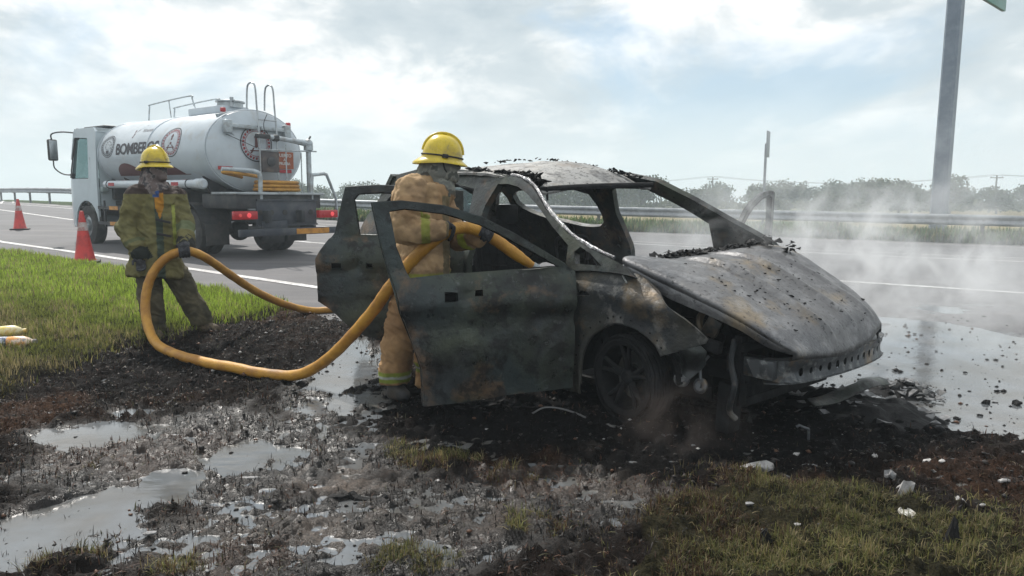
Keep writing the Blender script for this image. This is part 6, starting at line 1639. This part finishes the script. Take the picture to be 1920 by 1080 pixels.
P1, g1, B1, s1 = make_person(J1, "firefighter in tan turnout gear between the open car doors, aiming the hose inside", [(.40, .27, .150), (.30, .19, .10), (.22, .145, .085)], [(.34, .205, .10), (.24, .14, .068)], [(.15, .155, .14), (.22, .22, .195), (.085, .09, .082)],
    dict(seed=0, w=(.215, .225, .235), arm=(.092, .080, .062), fold=.030, leg=(.118, .106, .104), bands=bands1, tbands=tb1, pitch=.13, boot=boot_m, collar=True, hs=1.0))
def hose_near(u, v, y):
    t = np.array(at(u, v, y)); Q = np.array(pts); k = int(np.argmin(np.linalg.norm(Q - t, axis=1))); k = min(max(k, 1), len(Q) - 2); return Q[k], Q[k + 1] - Q[k - 1]
c_, a_ = hose_near(836, 434, 4.53); grip_hand(V(c_) - B1, a_, (-.5, -.75, .25), V(at(820, 430, 4.46)) - B1, "glove", P1, HR)
c_, a_ = hose_near(908, 437, 4.65); grip_hand(V(c_) - B1, a_, (-.3, .3, .75), V(at(897, 444, 4.72)) - B1, "glove", P1, HR * .92, sgn=-1)

# ---- firefighter by the grass, in olive
J2 = dict(base=(-3.25, 6.62, 0.0), tf=(.42, -.91, 0), hf=(.93, -.36, 0), side=(.91, .42, 0), head=at(291, 316, 6.62), neck=at(288, 344, 6.66), rs=at(256, 367, 6.54), ls=at(328, 369, 6.80), re=at(236, 428, 6.50), rw=at(262, 474, 6.44), le=at(346, 422, 6.74), lw=at(349, 458, 6.56),
          hip=at(296, 478, 6.68), rh=at(278, 492, 6.60), lh=at(316, 490, 6.76), rk=at(282, 560, 6.54), ra=at(290, 612, 6.62), lk=at(350, 548, 6.78), la=at(378, 600, 6.88), rt=at(300, 634, 6.50), lt=at(404, 619, 6.86), hem=at(291, 519, 6.62))
def bands2(g, side, tf):
    c = np.array(g["hip"]); sd = np.array(side); t_ = np.array(tf)
    front = lambda X: ((X - c) @ t_ > .08)
    lat = lambda X, k: (X - c) @ sd - k
    return [(lambda X: (X[:, 2] > g["neck"].z - .10) * .95, (.050, .035, .035)), (lambda X: (np.abs(lat(X, .035)) < .030) * front(X) * (X[:, 2] < g["neck"].z - .12) * .9, (.040, .062, .052)),
            (lambda X: (np.abs(lat(X, .045)) < .038) * front(X) * (X[:, 2] > g["neck"].z - .34) * (X[:, 2] < g["neck"].z - .09) * (np.abs(lat(X, .045)) < (X[:, 2] - g["neck"].z + .34) * .30) * 1.0, (.42, .20, .03)),
            (lambda X: (np.abs(lat(X, .02)) < .03) * front(X) * (X[:, 2] > g["neck"].z - .13) * (X[:, 2] < g["neck"].z - .06) * 1.0, (.04, .09, .25)),
            (limb_band(g["re"], g["rw"], .55, .68, .10), (.10, .11, .055)), (limb_band(g["le"], g["lw"], .1, .5, .10), (.13, .15, .08)), (lambda X: (np.abs(lat(X, .16)) < .014) * front(X) * (X[:, 2] < g["neck"].z - .2) * (X[:, 2] > c[2] + .10) * 1.0, (.30, .33, .08)),
            (limb_band(g["re"], g["rw"], .90, 1.3, .085), (.02, .025, .022)), (limb_band(g["le"], g["lw"], .78, 1.3, .085), (.03, .03, .028))]
P2, g2, B2, s2 = make_person(J2, "firefighter in long olive coat standing at the grass edge, hose at his hip", [(.165, .150, .064), (.140, .130, .056), (.120, .112, .052)], [(.125, .11, .07), (.075, .068, .045)], [(.15, .12, .115), (.23, .20, .19), (.08, .075, .08)],
    dict(seed=20, w=(.195, .205, .240), arm=(.090, .080, .068), fold=.030, leg=(.112, .104, .098), bands=bands2, tbands=lambda g: [], pitch=.0, boot=mottled("tan_boot", (.17, .13, .085), [((.06, .045, .03), 18, .45, .6)], rough=.8, bump=.3), collar=True, hs=1.0))
hanging_hand(V(at(262, 476, 6.42)) - B2, (.10, -.1, -1), (.9, .4, 0), "glove", P2)
c_, a_ = hose_near(347, 470, 6.42); grip_hand(V(c_) - B2, a_, (.1, -.25, 1), V(at(352, 458, 6.52)) - B2, "glove", P2, HR)
# buckle straps across the coat
for zz, yy in ((.42, .0), (.55, .0)):
    c0 = g2["hip"] + Vector((0, 0, zz - .22)); MB().box(c0 + V(J2["tf"]) * .205 + V(J2["side"]) * .07, (.13, .012, .022), rot=(0, .25, math.atan2(.42, .91)), bevel=.003).build("coat_clasp", strap_m, P2)

# ------------------------------------------------------------------ litter and wreckage on the ground
def shard(seed, size, flat=.25, thick=.06, n=11, crumple=.3):
    g = np.random.default_rng(seed); m = MB(); bm = m.bm
    ring = [(math.cos(2 * math.pi * k / n) * g.uniform(.55, 1.1), math.sin(2 * math.pi * k / n) * g.uniform(.55, 1.1)) for k in range(n)]
    L_ = []
    for s in (1, .55):
        L_.append([[x * s, y * s, g.normal(0, crumple) * .35 + (1 - s) * crumple] for x, y in ring])
    def put(dz): return [[bm.verts.new((p[0] * size[0] / 2, p[1] * size[1] / 2, p[2] * size[2] + dz)) for p in r] for r in L_]
    T = put(thick * size[0] * .5 + size[2] * .2); Bm = put(-.002)
    ct = bm.verts.new((0, 0, size[2] * crumple + thick * size[0] * .5 + size[2] * .2)); cb = bm.verts.new((0, 0, size[2] * crumple * .5))
    for R_, c0, fl in ((T, ct, 1), (Bm, cb, -1)):
        for k in range(n):
            j = (k + 1) % n; q = (R_[0][k], R_[0][j], R_[1][j], R_[1][k]); bm.faces.new(q[::fl]); t = (R_[1][k], R_[1][j], c0); bm.faces.new(t[::fl])
    for k in range(n): j = (k + 1) % n; bm.faces.new((T[0][k], Bm[0][k], Bm[0][j], T[0][j]))
    return m
foam = mottled("burnt_foam", (.42, .41, .40), [((.20, .19, .19), 9, .45, .62), ((.08, .075, .07), 16, .6, .7)], rough=.8, bump=.7, bump_scale=50)
char = mottled("char", (.008, .008, .0085), [((.035, .034, .034), 11, .58, .70)], rough=.7, bump=.9, bump_scale=40, spec=.2)
ashs = mottled("ash_flake", (.24, .24, .245), [((.10, .10, .10), 14, .45, .62)], rough=.7, bump=.5)
brown = mottled("rust_piece", (.13, .07, .04), [((.05, .03, .02), 12, .45, .6)], rough=.8, bump=.5)
def lay(name, label, cat, u, v, size, mat, seed, rz=0.0, group=None, tilt=(0, 0), **kw):
    p = on_ground(u, v); z = max(float(verge_z(np.array(p[0]), np.array(p[1]))) if p[1] < near_y(p[0]) else float(road_z(np.array(p[0]), np.array(p[1]))), float(base_z(p[0], p[1])))
    o = shard(seed, size, **kw).build(name, mat, None, True, 28); o.location = (p[0], p[1], z + .006); o.rotation_euler = (tilt[0], tilt[1], rz)
    return tag(o, label, cat, group)
D = "wreckage"
lay("foam_slab", "largest pale grey slab of burnt foam lying on black ground below the bumper", D, 1420, 888, (.20, .11, .05), foam, 1, .1, crumple=.5)
lay("foam_lump", "crumpled white foam lump standing up in the right foreground grass", D, 1692, 941, (.085, .07, .06), foam, 2, .8, crumple=.8, tilt=(.5, .1))
lay("foam_lump", "grey honeycomb-like foam lump just above the white crumpled one", D, 1668, 910, (.08, .06, .04), ashs, 3, .2, crumple=.6)
lay("foam_lump", "pale low foam lump to the right of the crumpled white one", D, 1797, 957, (.085, .05, .03), foam, 4, 1.2, crumple=.5)
lay("foam_lump", "tiny white lump beside the round white disc", D, 1841, 967, (.035, .025, .02), foam, 5, .4)
lay("plastic_shard", "pointed white shard near the right edge of the picture", D, 1880, 922, (.085, .03, .02), foam, 6, .1)
lay("plastic_shard", "small white shard lying on dark ground left of the foam lumps", D, 1612, 912, (.06, .03, .02), foam, 7, .3)
lay("ash_flake", "long grey flake beside the largest foam slab", D, 1515, 886, (.10, .03, .01), ashs, 8, .0)
lay("ash_flake", "pair-sized pale flake on the scorched ground right of the foam slab", D, 1738, 874, (.075, .04, .02), foam, 9, .3)
lay("ash_flake", "pale flake near the far right of the scorched ground", D, 1765, 882, (.055, .03, .015), foam, 10, .9)
lay("ash_flake", "grey flake in the lower right grass", D, 1404, 976, (.045, .03, .015), ashs, 11, .2)
lay("ash_flake", "white scrap on the trampled grass at the bottom", D, 1430, 1016, (.045, .03, .015), foam, 12, .6)
lay("ash_flake", "white scrap in the grass below the round disc", D, 1493, 1022, (.03, .02, .012), foam, 13, .1)
lay("ash_flake", "light scrap near the bottom left puddle", D, 281, 1013, (.055, .035, .012), ashs, 14, .3)
lay("ash_flake", "flat pale flake floating in the middle puddle", D, 470, 899, (.12, .04, .008), ashs, 15, .1, crumple=.1)
lay("plastic_shard", "flat dark shard lying on the pale sand beside the bent black piece", D, 632, 938, (.13, .05, .015), char, 16, .25, crumple=.3)
lay("plastic_shard", "thin grey shard left of the dark flat one", D, 567, 927, (.07, .03, .01), ashs, 17, .2)
lay("ash_flake", "small white crumb on the brown ground right of the bent piece", D, 822, 911, (.035, .03, .015), foam, 18)
lay("char_lump", "dark pointed lump in the grass at the lower right", D, 1782, 1050, (.10, .08, .10), char, 19, .4, crumple=1.0)
lay("char_lump", "black clod in the grass near the bottom right of centre", D, 1432, 1052, (.11, .06, .05), char, 20, .2, crumple=.7)
near_ = [(1310, "front wheel"), (1500, "metal bracket"), (1620, "black heap under the bumper"), (1760, "shore of the flooded road"), (1900, "right edge of the picture")]
frags = [(1300, 846, .03, 2, "tiny grey ashen fragment on black ground just below the front wheel"), (1492, 868, .05, 1, "small pale foam fragment left of the long grey flake"), (1640, 872, .05, 1, "small pale foam fragment between the grey flake and honeycomb lump"),
         (1690, 832, .05, 0, "small black fragment on the shore of the flooded road"), (1720, 800, .06, 0, "chunky black fragment right at the water's edge beyond the bumper"), (1850, 757, .09, 0, "large black fragment standing in the shallow flood water"),
         (1905, 758, .12, 0, "largest black fragment in the flood water, at the right picture edge"), (1795, 787, .06, 0, "brown-black fragment in shallow water near the muddy shore"), (1838, 781, .04, 0, "tiny black fragment in shallow water close to the muddy shore"),
         (1870, 735, .05, 0, "small black fragment in the flood water behind the two largest ones"), (1560, 840, .06, 0, "chunky black fragment right of the bent metal bracket"), (1455, 860, .05, 3, "small rusty brown fragment above the largest foam slab"),
         (1600, 850, .05, 1, "small pale fragment below the black heap under the bumper"), (1810, 700, .04, 0, "tiny black fragment on flooded road right of the bumper end"), (1755, 660, .035, 0, "tiny dark fragment on wet asphalt level with the bumper's far end"),
         (1880, 688, .035, 0, "tiny dark fragment on wet asphalt near the right picture edge"), (1700, 615, .035, 0, "farthest tiny dark fragment on wet asphalt beyond the bonnet")]
for i, (u, v, s, k_, lb_) in enumerate(frags):
    lay("char_fragment", lb_, D, u, v, (s, s * .6, s * .3), [char, foam, ashs, brown][k_], 60 + i, i * .7, "charred fragments around the bumper", crumple=.5)
# bent black strip on the sand
p = on_ground(690, 936); z = float(verge_z(np.array(p[0]), np.array(p[1])))
o = MB().tube(spline([(-.075, .02, .045), (-.05, .0, .02), (.0, -.012, .012), (.05, -.005, .014), (.075, .012, .03)], 5), [.016, .018, .02, .019, .02, .022, .022, .02, .02, .02, .019, .018, .017, .016, .016, .016, .016, .016, .017, .018, .018][:21], 7).build("bent_strip", char, None)
o.location = (p[0], p[1], z + .012); o.scale = (1.15, 1, .8); tag(o, "bent black piece of burnt plastic lying on the pale sand", "wreckage")
# round white disc
p = on_ground(1699, 990); z = float(verge_z(np.array(p[0]), np.array(p[1])))
o = MB().lathe([(.0, .006), (.028, .006), (.033, .010), (.036, .008), (.037, .0), (.0, -.002)], seg=26, cap=False).build("bottle_cap", mottled("cap_white", (.60, .59, .55), [((.35, .33, .28), 60, .5, .6)], rough=.6, bump=.8, bump_scale=120), None)
o.location = (p[0], p[1], z + .03); o.rotation_euler = (.25, .1, 0); tag(o, "round white lid lying in the grass at the lower right", "lid")
# small pale metal bracket
p = on_ground(1508, 836); z = float(verge_z(np.array(p[0]), np.array(p[1])))
o = MB().tube([(-.05, .0, .075), (-.035, 0, .085), (-.01, 0, .072), (.02, 0, .062)], .009, 6).tube([(.02, 0, .062), (.022, 0, .0)], .008, 6).build("bracket", bare, None)
o.location = (p[0], p[1], z); tag(o, "little bent metal bracket standing on the black ground in front of the bumper", "wreckage")
# thin wire hoop in front of the sill
p = on_ground(1050, 790); z = float(verge_z(np.array(p[0]), np.array(p[1])))
o = MB().tube(spline([(-.18, .0, .02), (-.10, .02, .055), (.0, .0, .055), (.10, -.02, .03), (.16, -.03, .005)], 6), .006, 6).build("wire_hoop", mottled("wire_grey", (.12, .12, .12), rough=.5, metal=.5), None)
o.location = (p[0], p[1], z); tag(o, "thin bent wire lying on black ground in front of the car sill", "wire")
# charred heap fallen from the front end
def heap(name, label, cu, cv, rx, ry, h, seed, rz=0.0):
    p = on_ground(cu, cv); n = 46; m = MB(); gx, gy = np.meshgrid(np.linspace(-1, 1, n), np.linspace(-1, 1, n)); r = np.hypot(gx, gy)
    zz = h * np.clip(1 - r, 0, 1) ** .8 * (.35 + 1.3 * fbm(gx * 4 + seed, gy * 4, 400 + seed, 4)) + .05 * h * (fbm(gx * 20, gy * 20, 410 + seed) - .5); zz = zz - .03
    Vv = np.stack([gx.ravel() * rx, gy.ravel() * ry, zz.ravel()], 1); i = (np.arange(n - 1)[:, None] * n + np.arange(n - 1)[None]).ravel(); F = np.stack([i, i + 1, i + n + 1, i + n], 1); F = F[(r.ravel()[F] < 1.03).all(1)]
    me = fast_mesh(name, Vv, F); o = link(name, me, char); o.location = (p[0], p[1], float(base_z(p[0], p[1])) + .01); o.rotation_euler = (0, 0, rz); tag(o, label, "wreckage")
    g = np.random.default_rng(seed); mm = MB()
    for k in range(60):
        a = g.uniform(0, 6.28); q = g.uniform(0, .95) ** .7; x, y = math.cos(a) * q * rx, math.sin(a) * q * ry; hh = h * max(0, 1 - q) * .8 + .005; s = g.uniform(.015, .05)
        pp = [Vector((x, y, hh)) + Vector((math.cos(t) * s * g.uniform(.4, 1.3), math.sin(t) * s * g.uniform(.4, 1.1), g.normal(0, .3) * s)) for t in (0, 1.3, 2.5, 3.8, 5)]; mm.poly_prism(pp, (0, 0, .004))
    tag(mm.build("flakes", ashs if seed % 2 else char, o, False), kind="stuff")
    return o
heap("debris_heap", "black heap of fallen wreckage under the front bumper beam", 1590, 770, .62, .42, .17, 1, -.6)
heap("debris_heap", "low charred heap under the torn front wing and wheel", 1350, 780, .36, .22, .10, 2, -.5)
heap("debris_heap", "small charred heap at the right end of the bumper at the water's edge", 1690, 735, .28, .28, .09, 3)
heap("debris_heap", "flat charred heap under the open front door", 930, 772, .62, .12, .08, 4, -.1)
# fallen pale panel across the heap under the bumper
o = sheet("fallen_panel", [(-.42, -.04), (.40, -.05), (.42, .05), (.2, .06), (.1, .03), (-.1, .06), (-.40, .04)], [], lambda u, v: (u, v, .02 * math.sin(u * 9) + .01 * math.cos(v * 40)), slate, None, thick=.012, step=.05)
p = on_ground(1590, 775); o.location = (p[0], p[1], .16); o.rotation_euler = (.35, -.06, .55); tag(o, "long warped metal strip lying across the black heap under the bumper", "wreckage")
# yellow plastic bottles/bags at the left edge
ypl = mottled("yellow_plastic", (.72, .56, .10), [((.75, .68, .42), 14, .45, .62), ((.60, .36, .05), 9, .58, .68, .8)], rough=.35, coat=.3)
opl = mottled("orange_plastic", (.75, .30, .04), [((.75, .60, .48), 12, .52, .66), ((.25, .27, .30), 16, .64, .70)], rough=.35, coat=.3)
def bottle(u, v, L_, r, rz, mat, cap, label):
    p = on_ground(u, v); z = float(verge_z(np.array(p[0]), np.array(p[1])))
    t = thing("plastic_bottle", label, "bottle", (p[0], p[1], z + r * .9), rz)
    MB().lathe([(.0, -L_ / 2), (r * .9, -L_ / 2), (r, -L_ * .42), (r * .97, -L_ * .1), (r * 1.02, 0), (r, L_ * .22), (r * .6, L_ * .36), (r * .34, L_ * .40), (r * .34, L_ * .42)], (0, 0, 0), (1, 0, 0), 20).build("body", mat, t)
    MB().lathe([(r * .40, L_ * .42), (r * .40, L_ * .5), (0, L_ * .5)], (0, 0, 0), (1, 0, 0), 14, cap=False).build("cap", cap, t)
    MB().lathe([(r * 1.012, -L_ * .30), (r * 1.012, -L_ * .12)], (0, 0, 0), (1, 0, 0), 20, cap=False).build("label_sleeve", mottled("sleeve_blue_grey", (.45, .47, .50), [((.08, .10, .18), 30, .5, .6)], rough=.4), t)
bottle(14, 648, .32, .055, .35, ypl, ypl, "yellow plastic bottle lying in the grass at the left edge, the upper of two")
bottle(28, 664, .36, .050, .22, opl, foam, "orange plastic bottle with pale cap lying in the grass, the lower of two")
# ------------------------------------------------------------------ smoke from the wreck, and the hazy air
def volume_mat(name, color, dens_fn, aniso=.2):
    m = bpy.data.materials.new(name); m.use_nodes = True; nt = m.node_tree; N = nt.nodes; L = nt.links
    for n in list(N): N.remove(n)
    out = N.new("ShaderNodeOutputMaterial"); v = N.new("ShaderNodeVolumePrincipled"); v.inputs["Color"].default_value = color + (1,); v.inputs["Anisotropy"].default_value = aniso
    L.new(v.outputs[0], out.inputs["Volume"]); d = dens_fn(N, L)
    if isinstance(d, float): v.inputs["Density"].default_value = d
    else: L.new(d, v.inputs["Density"])
    return m
def plume(name, label, c, half, color, dens, scale, thr, seed, rz=0.0, shear=(0, 0), parent=None, stretch=(1, 1, 1)):
    m_ = MB().ball((0, 0, 0), (1, 1, 1), 20, 14)
    def fn(N, L):
        tc = N.new("ShaderNodeTexCoord"); ob = tc.outputs["Object"]
        mp = N.new("ShaderNodeMapping"); mp.inputs[1].default_value = (seed * 3.1, seed * 1.7, 0); mp.inputs[3].default_value = (half[0] * scale * stretch[0], half[1] * scale * stretch[1], half[2] * scale * stretch[2]); L.new(ob, mp.inputs[0])
        n = nd_noise(N, L, mp.outputs[0], 1.0, 5, .6, .9)
        f = nd_range(N, L, n, thr[0], thr[1], 0, 1)
        ln = N.new("ShaderNodeVectorMath"); ln.operation = 'LENGTH'; L.new(ob, ln.inputs[0])
        fall = nd_range(N, L, ln.outputs["Value"], .15, .97, 1, 0); fall = nd_math(N, L, 'POWER', fall, 1.3)
        return nd_math(N, L, 'MULTIPLY', nd_math(N, L, 'MULTIPLY', f, fall), dens)
    o = m_.build(name, volume_mat(name, color, fn), None); o.location = c; o.scale = half; o.rotation_euler = (0, 0, rz)
    return tag(o, label, "smoke", None, "stuff")
SM = (.97, .985, 1.0)
plume("smoke", "thin pale smoke rising from the windscreen base and drifting over the bonnet", (2.7, 5.5, 1.0), (2.0, 1.1, .85), SM, 4.4, 3.2, (.50, .72), 1, -.25)
plume("smoke", "bluish smoke bank drifting behind the burnt car towards the sign post", (6.2, 9.0, 1.35), (5.2, 1.9, 1.75), (.93, .97, 1.0), .45, 1.2, (.47, .70), 2, .05)
plume("smoke", "white steam over the flooded road to the right of the bonnet", (4.0, 6.0, .55), (2.1, 1.3, .75), SM, 1.7, 2.6, (.48, .72), 3, -.1)
plume("smoke", "wispy smoke crossing the tall sign column", (12.4, 18.0, 3.4), (4.0, 1.8, 3.8), (.93, .97, 1.0), .05, .5, (.36, .66), 4, .0)
plume("smoke", "low brownish smoke curling on the ground by the front wheel", (.92, 3.72, .17), (.50, .28, .30), (.45, .38, .35), 2.4, 4.5, (.44, .78), 5, -.2)
plume("smoke", "bluish smoke hanging inside and behind the windscreen opening of the burnt car", (1.75, 6.3, 1.05), (1.3, .8, .6), (.93, .97, 1.0), 1.5, 2.4, (.44, .70), 6, -.3)
hz_ = MB().box((0, 205, 6.5), (900, 430, 23)).build("haze", volume_mat("haze_air", (.82, .93, 1.0), lambda N, L: .0025, .1), None, False)
tag(hz_, kind="stuff")
